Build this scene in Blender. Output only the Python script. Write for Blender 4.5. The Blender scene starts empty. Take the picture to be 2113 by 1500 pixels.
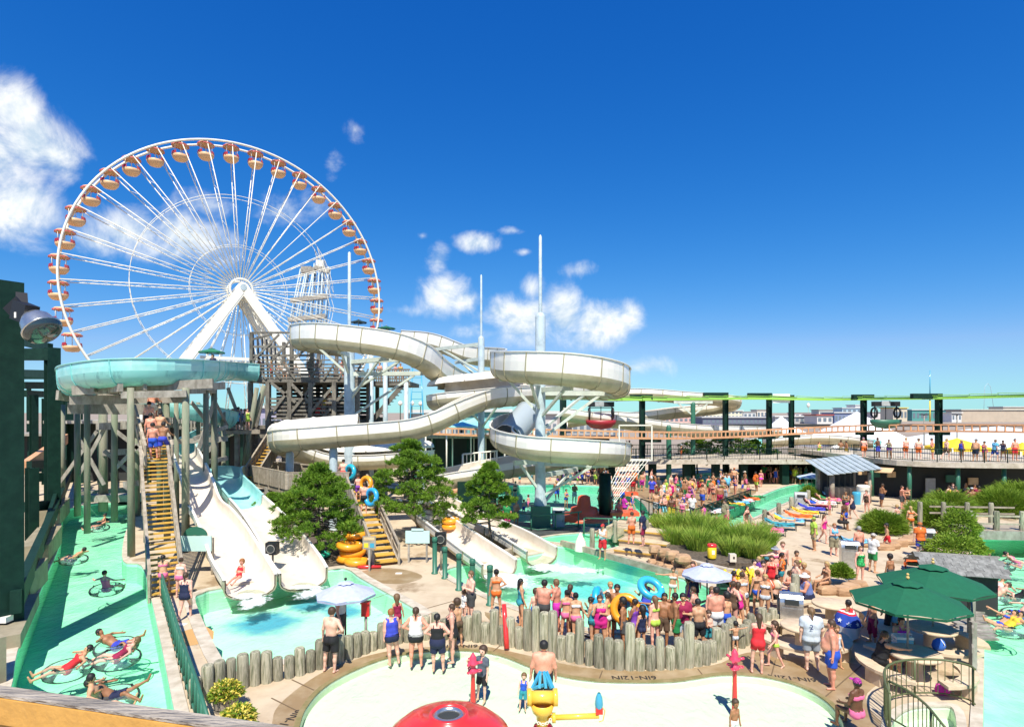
import bpy, math, random
import numpy as np
from mathutils import Vector, Matrix
from mathutils.geometry import tessellate_polygon
R = math.radians
random.seed(7)
sc = bpy.context.scene
C = sc.collection

# ------------------------------------------------------------------ camera
F, CX, HY, CH = 1200.0, 1056.5, 850.0, 7.5      # focal length in photo pixels, centre column, horizon row, eye height
cam = bpy.data.cameras.new('camera')
cam.sensor_fit = 'HORIZONTAL'; cam.sensor_width = 36.0; cam.lens = 36.0 * F / 2113.0
cam.shift_y = 100.0 / 2113.0; cam.clip_start = 0.05; cam.clip_end = 6000
camo = bpy.data.objects.new('camera', cam); C.objects.link(camo)
camo.location = (0, 0, CH); camo.rotation_euler = (R(90), 0, 0)
sc.camera = camo

def P(px, py, d): return Vector(((px - CX) / F * d, d, CH - (py - HY) / F * d))
def G(px, py, z=0.0): return P(px, py, F * (CH - z) / (py - HY))

# ------------------------------------------------------------------ sky
SUN_EL, SUN_AZ = 57.0, 180.0
world = bpy.data.worlds.new('World'); sc.world = world; world.use_nodes = True
NT = world.node_tree; NT.nodes.clear()
def wn(t, **k):
    n = NT.nodes.new(t)
    for a, b in k.items(): setattr(n, a, b)
    return n
def wmath(op, a, b=None, c=None, clamp=False):
    n = wn('ShaderNodeMath', operation=op, use_clamp=clamp)
    for i, v in enumerate((a, b, c)):
        if v is None: continue
        if isinstance(v, (int, float)): n.inputs[i].default_value = v
        else: NT.links.new(v, n.inputs[i])
    return n.outputs[0]
sky = wn('ShaderNodeTexSky', sky_type='NISHITA')
sky.sun_disc = False; sky.sun_elevation = R(SUN_EL); sky.sun_rotation = R(SUN_AZ)
sky.air_density = 1.0; sky.dust_density = 0.0; sky.ozone_density = 1.6; sky.altitude = 0
CHN = []; EXPO = 0.5; SE = 0.1 * 2 ** EXPO
spr = wn('ShaderNodeSeparateXYZ'); cbn = wn('ShaderNodeCombineXYZ'); NT.links.new(sky.outputs[0], spr.inputs[0])
for i_, (a_, g_) in enumerate(((.81, 2.3), (.63, 1.1), (.93, .66))):     # film-like response of each channel of the clear sky
    ch_ = wmath('MULTIPLY', wmath('POWER', wmath('MULTIPLY', spr.outputs[i_], SE), g_), a_ / SE); CHN.append(ch_)
NT.links.new(wmath('MINIMUM', CHN[0], wmath('MULTIPLY', CHN[1], .52)), cbn.inputs[0]); NT.links.new(CHN[1], cbn.inputs[1]); NT.links.new(CHN[2], cbn.inputs[2])
tc = wn('ShaderNodeTexCoord')
sep = wn('ShaderNodeSeparateXYZ'); NT.links.new(tc.outputs['Generated'], sep.inputs[0])
az = wmath('ARCTAN2', sep.outputs[0], sep.outputs[1])
el = wmath('ARCSINE', sep.outputs[2])
CLOUDS = [(-60,330,190,150,1.0),(20,225,75,70,1.0),(60,300,95,80,1.0),(110,320,62,62,.9),(30,420,120,85,1.0),(-200,420,190,110,1.0),
          (270,480,105,58,.95),(205,500,75,40,.8),(390,490,120,52,.9),(440,425,80,34,.7),(560,440,95,36,.62),(350,520,160,40,.7),(650,430,44,34,.55),
          (733,268,22,26,.5),(682,338,26,30,.52),
          (902,540,34,44,.85),(915,600,56,52,1.0),(955,622,52,30,.9),(985,502,50,20,.82),(872,487,16,12,.6),(1060,476,28,10,.6),(1082,520,20,7,.5),
          (1080,665,85,48,.95),(1035,645,55,42,.95),(1095,592,26,30,.7),(1165,650,44,60,.9),(1240,668,66,48,1.0),(1300,650,36,32,.8),(1215,700,60,28,.7),
          (1330,755,70,22,.6),(1190,556,40,18,.5),(1000,685,60,20,.6),(840,640,40,12,.4)]
best = None
cmb = wn('ShaderNodeCombineXYZ'); NT.links.new(az, cmb.inputs[0]); NT.links.new(el, cmb.inputs[1])
for (px, py, rx, ry, s) in CLOUDS:
    a = math.atan((px - CX) / F); e = math.atan((HY - py) / F * math.cos(a))
    mp = wn('ShaderNodeMapping', vector_type='TEXTURE')
    mp.inputs['Location'].default_value = (a, e, 0)
    mp.inputs['Scale'].default_value = (1.35 * rx / F * math.cos(a) ** 2, 1.35 * ry / F * math.cos(a), 1)
    NT.links.new(cmb.outputs[0], mp.inputs['Vector'])
    ln = wn('ShaderNodeVectorMath', operation='LENGTH'); NT.links.new(mp.outputs[0], ln.inputs[0])
    v = wmath('MULTIPLY_ADD', ln.outputs['Value'], -s, s)
    best = v if best is None else wmath('SMOOTH_MAX', best, v, 0.15)
# more of the same low cumulus round the rest of the horizon, outside the view
far = wmath('SUBTRACT', wmath('ABSOLUTE', az), 0.95, clamp=False)
band = wmath('SUBTRACT', 0.42, wmath('ABSOLUTE', wmath('MULTIPLY_ADD', el, 2.2, -0.45)))
ring = wmath('MINIMUM', wmath('MULTIPLY', far, 2.0), band)
n0 = wn('ShaderNodeTexNoise'); n0.inputs['Scale'].default_value = 2.6; n0.inputs['Detail'].default_value = 3
NT.links.new(tc.outputs['Generated'], n0.inputs['Vector'])
ring = wmath('ADD', ring, wmath('MULTIPLY_ADD', n0.outputs[0], 1.6, -1.1))
best = wmath('MAXIMUM', best, ring)
def fbm(off):
    ad = wn('ShaderNodeVectorMath', operation='ADD'); ad.inputs[1].default_value = off
    NT.links.new(tc.outputs['Generated'], ad.inputs[0])
    n = wn('ShaderNodeTexNoise'); n.inputs['Scale'].default_value = 13; n.inputs['Detail'].default_value = 8; n.inputs['Roughness'].default_value = 0.62
    n.inputs['Distortion'].default_value = 0.35
    NT.links.new(ad.outputs[0], n.inputs['Vector']); return n.outputs[0]
f1, f2 = fbm((0, 0, 0)), fbm((0, -0.006, 0.016))
dens = wmath('ADD', wmath('MULTIPLY_ADD', best, 1.25, -0.27), wmath('MULTIPLY_ADD', f1, 1.9, -.95))
mr = wn('ShaderNodeMapRange', interpolation_type='SMOOTHSTEP'); mr.inputs[1].default_value = -0.10; mr.inputs[2].default_value = 0.9
NT.links.new(dens, mr.inputs[0])
alpha = wmath('MULTIPLY', mr.outputs[0], 0.93)
lit = wmath('MULTIPLY_ADD', wmath('SUBTRACT', f1, f2), 5.0, 0.62, clamp=True)
cc = wn('ShaderNodeMix', data_type='RGBA'); cc.inputs[6].default_value = (4.6, 5.6, 6.5, 1); cc.inputs[7].default_value = (8.0, 8.1, 7.9, 1)
NT.links.new(lit, cc.inputs[0])
mx = wn('ShaderNodeMix', data_type='RGBA'); NT.links.new(alpha, mx.inputs[0]); NT.links.new(cbn.outputs[0], mx.inputs[6]); NT.links.new(cc.outputs[2], mx.inputs[7])
bg = wn('ShaderNodeBackground'); bg.inputs['Strength'].default_value = 0.1
NT.links.new(mx.outputs[2], bg.inputs['Color'])
world.cycles.sampling_method = 'MANUAL'; world.cycles.sample_map_resolution = 256
wo = wn('ShaderNodeOutputWorld'); NT.links.new(bg.outputs[0], wo.inputs[0])

# ------------------------------------------------------------------ sun, exposure
sl = bpy.data.lights.new('sun', 'SUN'); sl.energy = 4.9; sl.angle = R(0.53); sl.color = (1.0, 0.94, 0.82)
so = bpy.data.objects.new('sun', sl); C.objects.link(so); so.location = (0, -20, 60)
ce = math.cos(R(SUN_EL))
sun_to = Vector((math.sin(R(SUN_AZ)) * ce, math.cos(R(SUN_AZ)) * ce, math.sin(R(SUN_EL))))
so.rotation_euler = (-sun_to).to_track_quat('-Z', 'Y').to_euler()
sc.view_settings.view_transform = 'Standard'; sc.view_settings.look = 'None'
sc.view_settings.exposure = EXPO; sc.view_settings.gamma = 1.0; sc.view_settings.use_curve_mapping = False
sc.cycles.max_bounces = 5; sc.cycles.transparent_max_bounces = 12; sc.cycles.caustics_reflective = False; sc.cycles.caustics_refractive = False
sc.cycles.use_denoising = True

# ------------------------------------------------------------------ helpers
def wm(o): return (wm(o.parent) if o.parent else Matrix()) @ o.matrix_basis
def newmesh(name, v, f, smooth=False):
    m = bpy.data.meshes.new(name); m.from_pydata([tuple(a) for a in v], [], f); 
    if smooth is True: m.polygons.foreach_set('use_smooth', [True] * len(m.polygons))
    elif smooth: m.polygons.foreach_set('use_smooth', smooth)
    return m
def link(name, mesh, m=None, parent=None):
    o = bpy.data.objects.new(name, mesh); C.objects.link(o)
    if m is not None and mesh is not None and len(mesh.materials) == 0: mesh.materials.append(m)
    if parent: o.parent = parent
    return o
def tag(o, label=None, cat=None, group=None, kind=None):
    if label: o['label'] = label
    if cat: o['category'] = cat
    if group: o['group'] = group
    if kind: o['kind'] = kind
    return o
def thing(name, label, cat, loc=(0, 0, 0), rz=0.0, group=None):
    o = bpy.data.objects.new(name, None); C.objects.link(o); o.empty_display_size = 0.2
    o.location = loc; o.rotation_euler = (0, 0, rz)
    return tag(o, label, cat, group)
def copy_tree(o, parent=None):
    c = o.copy(); C.objects.link(c); c.parent = parent
    for ch in o.children: copy_tree(ch, c)
    return c
def basis(d, up=(0, 0, 1)):
    d = Vector(d).normalized(); up = Vector(up)
    if abs(d.dot(up)) > 0.995: up = Vector((0, 1, 0))
    s = d.cross(up).normalized(); u = s.cross(d).normalized()
    return d, s, u
class MB:
    def __init__(s): s.v = []; s.f = []; s.s = []
    def add(s, vs, fs, smooth=False):
        n = len(s.v); s.v += [Vector(a) for a in vs]; s.f += [[i + n for i in f] for f in fs]; s.s += [smooth] * len(fs); return s
    def box(s, c, size, rz=0.0):
        c = Vector(c); a, b, h = size[0] / 2, size[1] / 2, size[2] / 2; cr, sr = math.cos(rz), math.sin(rz)
        vs = [c + Vector((x * cr - y * sr, x * sr + y * cr, z)) for z in (-h, h) for x, y in ((-a, -b), (a, -b), (a, b), (-a, b))]
        return s.add(vs, [[3, 2, 1, 0], [4, 5, 6, 7], [0, 1, 5, 4], [1, 2, 6, 5], [2, 3, 7, 6], [3, 0, 4, 7]])
    def beam(s, p, q, w, h, up=(0, 0, 1)):
        p, q = Vector(p), Vector(q); d, sd, u = basis(q - p, up); a, b = sd * w / 2, u * h / 2
        vs = [p - a - b, p + a - b, p + a + b, p - a + b, q - a - b, q + a - b, q + a + b, q - a + b]
        return s.add(vs, [[0, 1, 2, 3], [7, 6, 5, 4], [4, 5, 1, 0], [5, 6, 2, 1], [6, 7, 3, 2], [7, 4, 0, 3]])
    def tube(s, p, q, r0, r1=None, n=8, caps=True):
        p, q = Vector(p), Vector(q); r1 = r0 if r1 is None else r1; d, a, b = basis(q - p)
        vs = []
        for c, r in ((p, r0), (q, r1)):
            for i in range(n):
                t = 2 * math.pi * i / n; vs.append(c + a * (r * math.cos(t)) + b * (r * math.sin(t)))
        s.add(vs, [[i, (i + 1) % n, n + (i + 1) % n, n + i] for i in range(n)], True)
        if caps:
            k = len(s.v) - 2 * n
            s.f += [[k + i for i in range(n)][::-1], [k + n + i for i in range(n)]]; s.s += [False, False]
        return s
    def path(s, pts, r, n=6, closed=False):
        pts = [Vector(p) for p in pts]; m = len(pts); vs = []; pu = None
        for i, p in enumerate(pts):
            a = pts[i - 1] if (i or closed) else p; b = pts[(i + 1) % m] if (i < m - 1 or closed) else p
            d = (b - a).normalized()
            if pu is None: _, sd, u = basis(d)
            else:
                sd = d.cross(pu); sd = sd.normalized() if sd.length > 1e-5 else basis(d)[1]; u = sd.cross(d).normalized()
            pu = u; rr = r[i] if isinstance(r, (list, tuple)) else r
            vs += [p + sd * (rr * math.cos(2 * math.pi * k / n)) + u * (rr * math.sin(2 * math.pi * k / n)) for k in range(n)]
        fs = []
        for i in range(m if closed else m - 1):
            for k in range(n):
                fs.append([i * n + k, i * n + (k + 1) % n, ((i + 1) % m) * n + (k + 1) % n, ((i + 1) % m) * n + k])
        s.add(vs, fs, True)
        if not closed: 
            k0 = len(s.v) - m * n; s.f += [[k0 + i for i in range(n)][::-1], [k0 + (m - 1) * n + i for i in range(n)]]; s.s += [False, False]
        return s
    def lathe(s, prof, c=(0, 0, 0), n=16, smooth=True, sx=1.0, sy=1.0):
        c = Vector(c); vs = []; fs = []
        for r, z in prof:
            for i in range(n):
                t = 2 * math.pi * i / n; vs.append(c + Vector((r * sx * math.cos(t), r * sy * math.sin(t), z)))
        for j in range(len(prof) - 1):
            for i in range(n): fs.append([j * n + i, j * n + (i + 1) % n, (j + 1) * n + (i + 1) % n, (j + 1) * n + i])
        return s.add(vs, fs, smooth)
    def disc(s, c, r, n=16, flip=False):
        c = Vector(c); vs = [c + Vector((r * math.cos(2 * math.pi * i / n), r * math.sin(2 * math.pi * i / n), 0)) for i in range(n)]
        return s.add(vs, [list(range(n))[::-1] if flip else list(range(n))])
    def prism(s, poly, z0, z1):
        n = len(poly)
        ar = sum(poly[i][0] * poly[(i + 1) % n][1] - poly[(i + 1) % n][0] * poly[i][1] for i in range(n))
        if ar < 0: poly = list(poly)[::-1]
        vs = [(p[0], p[1], z0) for p in poly] + [(p[0], p[1], z1) for p in poly]
        fs = [[i, (i + 1) % n, n + (i + 1) % n, n + i] for i in range(n)]
        tri = tessellate_polygon([[Vector((p[0], p[1], 0)) for p in poly]])
        for t in tri:
            t = list(t)
            a, b, c = [Vector((poly[k][0], poly[k][1], 0)) for k in t]
            if (b - a).cross(c - a).z < 0: t = t[::-1]
            fs.append([k + n for k in t]); fs.append(t[::-1])
        return s.add(vs, fs)
    def sphere(s, c, r, n=10, m=6, sz=1.0):
        prof = [(max(1e-4, r * math.sin(math.pi * j / m)), -r * sz * math.cos(math.pi * j / m)) for j in range(m + 1)]
        return s.lathe(prof, c, n)
    def torus(s, c, R_, r, n=20, m=10, rot=None):
        vs = []; fs = []; c = Vector(c)
        for i in range(n):
            a = 2 * math.pi * i / n
            for j in range(m):
                b = 2 * math.pi * j / m; v = Vector(((R_ + r * math.cos(b)) * math.cos(a), (R_ + r * math.cos(b)) * math.sin(a), r * math.sin(b)))
                vs.append(c + (rot @ v if rot else v)); fs.append([i * m + j, ((i + 1) % n) * m + j, ((i + 1) % n) * m + (j + 1) % m, i * m + (j + 1) % m])
        return s.add(vs, fs, True)
    def mesh(s, name='mesh', inv=None):
        v = [inv @ a for a in s.v] if inv is not None else s.v
        return newmesh(name, v, s.f, s.s)
    def build(s, name, m, parent=None, local=False, origin=None):
        """one mesh object; verts are world coordinates unless local"""
        if parent is not None:
            return link(name, s.mesh(name, None if local else wm(parent).inverted()), m, parent)
        if local: return link(name, s.mesh(name), m)
        if origin is None:
            xs = [a.x for a in s.v]; ys = [a.y for a in s.v]; origin = Vector(((min(xs) + max(xs)) / 2, (min(ys) + max(ys)) / 2, min(a.z for a in s.v)))
        o = link(name, s.mesh(name, Matrix.Translation(-Vector(origin))), m); o.location = origin
        return o
def spline(pts, step=0.5):
    """Catmull-Rom through rows of numbers, resampled by length of the first three"""
    a = np.array(pts, float); out = []
    b = np.vstack([2 * a[0] - a[1], a, 2 * a[-1] - a[-2]])
    for i in range(1, len(b) - 2):
        n = max(2, int(np.linalg.norm(b[i + 1][:3] - b[i][:3]) / step))
        for k in range(n):
            t = k / n
            out.append(0.5 * (2 * b[i] + (b[i + 1] - b[i - 1]) * t + (2 * b[i - 1] - 5 * b[i] + 4 * b[i + 1] - b[i + 2]) * t * t + (3 * b[i] - b[i - 1] - 3 * b[i + 1] + b[i + 2]) * t ** 3))
    out.append(a[-1]); return out

# ------------------------------------------------------------------ materials
MATS = {}
def mat(name, col, rough=0.6, col2=None, scale=4.0, detail=5.0, lo=0.38, hi=0.64, stretch=None, bump=0.0, bscale=None, metal=0.0, obj=False,
        local=False, var=0.0, spec=0.5, alpha=None, emis=None, coat=0.0, sub=0.0):
    m = bpy.data.materials.new(name); m.use_nodes = True; t = m.node_tree; b = t.nodes['Principled BSDF']
    b.inputs['Roughness'].default_value = rough; b.inputs['Metallic'].default_value = metal; b.inputs['Specular IOR Level'].default_value = spec
    if coat: b.inputs['Coat Weight'].default_value = coat; b.inputs['Coat Roughness'].default_value = 0.08
    b.inputs['Base Color'].default_value = (*col, 1)
    src = None
    if obj:
        oi = t.nodes.new('ShaderNodeObjectInfo'); src = oi.outputs['Color']
    vec = None
    if col2 is not None or bump:
        if local:
            tcn = t.nodes.new('ShaderNodeTexCoord'); vec = tcn.outputs['Object']
            oi2 = t.nodes.new('ShaderNodeObjectInfo'); ad = t.nodes.new('ShaderNodeVectorMath'); ad.operation = 'MULTIPLY_ADD'
            cb = t.nodes.new('ShaderNodeCombineXYZ')
            for k in range(3): t.links.new(oi2.outputs['Random'], cb.inputs[k])
            ad.inputs[1].default_value = (37, 53, 71); t.links.new(cb.outputs[0], ad.inputs[0]); t.links.new(vec, ad.inputs[2]); vec = ad.outputs[0]
        else:
            g = t.nodes.new('ShaderNodeNewGeometry'); vec = g.outputs['Position']
        if stretch:
            mp = t.nodes.new('ShaderNodeMapping'); mp.inputs['Scale'].default_value = stretch; t.links.new(vec, mp.inputs['Vector']); vec = mp.outputs[0]
    if col2 is not None:
        n = t.nodes.new('ShaderNodeTexNoise'); n.inputs['Scale'].default_value = scale; n.inputs['Detail'].default_value = detail; n.inputs['Roughness'].default_value = 0.62
        t.links.new(vec, n.inputs['Vector'])
        r = t.nodes.new('ShaderNodeMapRange'); r.inputs[1].default_value = lo; r.inputs[2].default_value = hi; t.links.new(n.outputs[0], r.inputs[0])
        mxn = t.nodes.new('ShaderNodeMix'); mxn.data_type = 'RGBA'; t.links.new(r.outputs[0], mxn.inputs[0])
        if src is None: mxn.inputs[6].default_value = (*col, 1)
        else: t.links.new(src, mxn.inputs[6])
        mxn.inputs[7].default_value = (*col2, 1)
        if src is not None: mxn.blend_type = 'MULTIPLY'
        src = mxn.outputs[2]
    if var:
        oi = t.nodes.new('ShaderNodeObjectInfo'); h = t.nodes.new('ShaderNodeHueSaturation'); mrn = t.nodes.new('ShaderNodeMapRange')
        mrn.inputs[3].default_value = 1 - var; mrn.inputs[4].default_value = 1 + var; t.links.new(oi.outputs['Random'], mrn.inputs[0]); t.links.new(mrn.outputs[0], h.inputs['Value'])
        if src is None: h.inputs['Color'].default_value = (*col, 1)
        else: t.links.new(src, h.inputs['Color'])
        src = h.outputs[0]
    if src is not None: t.links.new(src, b.inputs['Base Color'])
    if bump:
        n2 = t.nodes.new('ShaderNodeTexNoise'); n2.inputs['Scale'].default_value = bscale or scale * 3; n2.inputs['Detail'].default_value = 4
        t.links.new(vec, n2.inputs['Vector']); bp = t.nodes.new('ShaderNodeBump'); bp.inputs['Strength'].default_value = bump; bp.inputs['Distance'].default_value = 0.02
        t.links.new(n2.outputs[0], bp.inputs['Height']); t.links.new(bp.outputs[0], b.inputs['Normal'])
    if alpha is not None: b.inputs['Alpha'].default_value = alpha
    if sub: b.inputs['Subsurface Weight'].default_value = sub
    MATS[name] = m; return m
M_conc = mat('pale_concrete', (.56, .455, .32), .85, (.43, .33, .22), 0.9, 12, .42, .72, bump=.25, bscale=30)
def stain(m, col, scale, lo, hi):
    t = m.node_tree; b = t.nodes['Principled BSDF']; src = b.inputs['Base Color'].links[0].from_socket; g = t.nodes.new('ShaderNodeNewGeometry'); n = t.nodes.new('ShaderNodeTexNoise'); n.inputs['Scale'].default_value = scale; n.inputs['Detail'].default_value = 9; n.inputs['Roughness'].default_value = .66
    t.links.new(g.outputs['Position'], n.inputs['Vector']); r = t.nodes.new('ShaderNodeMapRange'); r.inputs[1].default_value = lo; r.inputs[2].default_value = hi; t.links.new(n.outputs[0], r.inputs[0]); x = t.nodes.new('ShaderNodeMix'); x.data_type = 'RGBA'; x.inputs[7].default_value = (*col, 1); t.links.new(r.outputs[0], x.inputs[0]); t.links.new(src, x.inputs[6]); t.links.new(x.outputs[2], b.inputs['Base Color'])
stain(M_conc, (.30, .215, .125), .33, .56, .64); stain(M_conc, (.28, .21, .13), 2.6, .64, .69)
M_wet = mat('wet_concrete', (.29, .195, .095), .42, (.40, .30, .18), 1.1, 8, .44, .66, bump=.15, bscale=25)
M_cope = mat('coping_concrete', (.60, .53, .43), .8, (.42, .36, .27), 2.2, 7, bump=.3, bscale=20)
M_sidewall = mat('shaded_tan_wall', (.33, .28, .19), .85, (.23, .20, .13), 1.4, 7, bump=.4, bscale=16)  # tan darkened so the colour itself carries the shade below the columns
M_joint = mat('joint_dark', (.16, .11, .06), .9)
M_paint = mat('black_paint', (.025, .022, .02), .7, (.12, .09, .06), 14, 4, .52, .7)
M_sand = mat('beach_sand', (.34, .275, .215), .95, (.28, .225, .175), .05, 8)
M_log = mat('weathered_log', (.40, .37, .27), .9, (.14, .145, .085), 6.0, 8, .42, .64, (1, 1, .3), bump=1.0, bscale=16, local=True, var=.3)
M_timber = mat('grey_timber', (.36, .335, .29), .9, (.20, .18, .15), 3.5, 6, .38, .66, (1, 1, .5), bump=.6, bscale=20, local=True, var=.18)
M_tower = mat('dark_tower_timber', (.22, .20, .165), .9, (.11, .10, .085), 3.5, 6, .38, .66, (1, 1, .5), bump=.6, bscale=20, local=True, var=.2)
M_timber2 = mat('brown_timber', (.42, .36, .28), .9, (.26, .215, .155), 3.0, 6, .36, .64, bump=.6, bscale=18, local=True, var=.15)
M_pole = mat('green_stained_pole', (.17, .20, .135), .85, (.29, .27, .20), 2.2, 6, .42, .64, (1, 1, .2), bump=.6, bscale=14, local=True, var=.15)
M_tread = mat('yellow_tread', (.62, .37, .06), .6, (.38, .23, .07), 6, 5, .5, .72, local=True, var=.12)
M_ochre = mat('ochre_rail_paint', (.66, .36, .09), .5, (.55, .28, .06), 3.5, 6, bump=.25, bscale=30)
M_ochretop = mat('peeled_rail_top', (.23, .20, .17), .9, (.46, .40, .33), 5, 8, .4, .62, (1, 5, 5), bump=.8, bscale=24)
M_white = mat('white_fibreglass', (.88, .85, .77), .32, (.80, .77, .70), .9, 7, .50, .74, coat=.3)
M_cream = mat('cream_fibreglass', (.74, .66, .55), .35, (.64, .55, .43), 1.4, 6, .48, .70, coat=.3)
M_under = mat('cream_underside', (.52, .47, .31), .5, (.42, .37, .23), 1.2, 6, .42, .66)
M_aqua = mat('aqua_fibreglass', (.28, .66, .64), .35, (.40, .72, .68), 1.0, 6, .4, .65, coat=.3)
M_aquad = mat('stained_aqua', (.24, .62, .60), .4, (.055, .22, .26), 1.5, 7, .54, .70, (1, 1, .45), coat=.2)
M_blue = mat('blue_fibreglass', (.06, .35, .52), .3, coat=.4)
M_greysl = mat('grey_fibreglass', (.34, .40, .44), .4)
M_green = mat('dark_green_steel', (.005, .026, .019), .6, (.009, .038, .027), 2.5, 5, spec=.2)
M_green2 = mat('mid_green_steel', (.035, .15, .095), .45)
M_galv = mat('pale_blue_steel', (.50, .60, .64), .45, (.36, .44, .47), 1.6, 6, .46, .68)
M_pale = mat('pale_green_steel', (.62, .68, .60), .5, (.5, .55, .48), 2, 4)
M_wheel = mat('white_wheel_steel', (.84, .81, .70), .45)
M_lime = mat('lime_rail', (.32, .62, .10), .5)
M_orange = mat('orange_rail', (.70, .37, .19), .55, (.58, .30, .15), 2, 4)
M_tan = mat('tan_panel', (.74, .50, .27), .5, (.62, .40, .2), 3, 4)
M_red = mat('red_plastic', (.72, .035, .03), .3, (.62, .03, .03), 4, 4, coat=.5)
M_redd = mat('wine_red', (.34, .02, .03), .45)
M_yel = mat('yellow_plastic', (.86, .50, .06), .35, coat=.3)
M_yel2 = mat('bright_yellow', (.85, .62, .03), .5, obj=False)
M_black = mat('black_plastic', (.012, .012, .013), .5)
M_dark = mat('dark_parts_and_shade', (.03, .035, .035), .9)  # near-black: shade painted into interiors and openings, and parts dark by themselves
M_alu = mat('brushed_aluminium', (.62, .63, .62), .28, (.5, .51, .5), 9, 3, metal=.85, bump=.1, bscale=40)
M_bin = mat('pale_grey_bin', (.42, .44, .44), .5, (.34, .36, .35), 3, 4)
M_fab = mat('fabric', (.5, .5, .5), .85, obj=True, col2=(.86, .86, .86), scale=7, local=True)
M_cloth = mat('clothing', (.5, .5, .5), .8, obj=True, col2=(.82, .82, .82), scale=9, local=True)
M_print = mat('printed_cloth', (.5, .5, .5), .8, obj=True, col2=(.12, .10, .16), scale=11, detail=2, lo=.50, hi=.54, local=True)
M_print2 = mat('flowered_cloth', (.5, .5, .5), .8, obj=True, col2=(2.6, 2.4, 2.2), scale=13, detail=2, lo=.54, hi=.58, local=True)
M_skin = mat('skin', (.5, .3, .2), .55, obj=True, col2=(.86, .80, .78), scale=7, local=True, sub=.06)
M_hair = mat('hair', (.05, .03, .02), .6, obj=True)
M_plas = mat('coloured_plastic', (.5, .5, .5), .35, obj=True, coat=.3)
M_rock = mat('sandstone_rock', (.52, .33, .19), .9, (.34, .20, .11), 1.7, 7, .36, .64, (1, 1, 2.4), bump=1.0, bscale=5)
M_mulch = mat('dark_mulch', (.07, .055, .04), .95, (.14, .11, .08), 8, 6, bump=.8, bscale=30)
M_bark = mat('pine_bark', (.10, .07, .05), .95, (.19, .15, .11), 6, 5, bump=.9, bscale=18)
M_roofs = mat('weathered_shingle', (.14, .14, .13), .9, (.25, .25, .235), 5, 6, local=True, var=.2, bump=.5, bscale=30)
M_tin = mat('pale_tin', (.55, .62, .62), .4, (.42, .48, .48), 2, 5, metal=.3)
M_sun = mat('table_concrete', (.66, .52, .36), .8, (.56, .42, .28), 4, 5)
M_bld = mat('far_wall', (.5, .5, .5), .8, obj=True, col2=(.9, .9, .9), scale=.2)
M_glass = mat('dark_glass', (.03, .05, .06), .12, spec=.8)
M_fwin = mat('hazed_far_window', (.16, .20, .24), .4)  # grey-blue with low contrast, distance haze put into the window colour
M_eye = mat('eye_dark', (.015, .01, .008), .3)
def leafmat(name, c1, c2, scale):
    m = mat(name, c1, .6, c2, scale, 4, .38, .66, spec=.25); b = m.node_tree.nodes['Principled BSDF']
    t = m.node_tree; tr = t.nodes.new('ShaderNodeBsdfTranslucent'); ms = t.nodes.new('ShaderNodeMixShader'); ms.inputs[0].default_value = 0.3
    out = t.nodes['Material Output']; src = b.inputs['Base Color'].links[0].from_socket
    t.links.new(src, tr.inputs[0]); t.links.new(b.outputs[0], ms.inputs[1]); t.links.new(tr.outputs[0], ms.inputs[2]); t.links.new(ms.outputs[0], out.inputs[0]); return m
M_pine = leafmat('pine_needles', (.20, .34, .03), (.10, .21, .022), 1.3)
M_reed = leafmat('reed_blades', (.20, .36, .035), (.40, .48, .09), 1.1)
M_bush = leafmat('bush_blades', (.15, .26, .02), (.25, .35, .04), 1.6)
M_flow = leafmat('yellow_blossom', (.75, .60, .06), (.85, .72, .22), 9)
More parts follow.
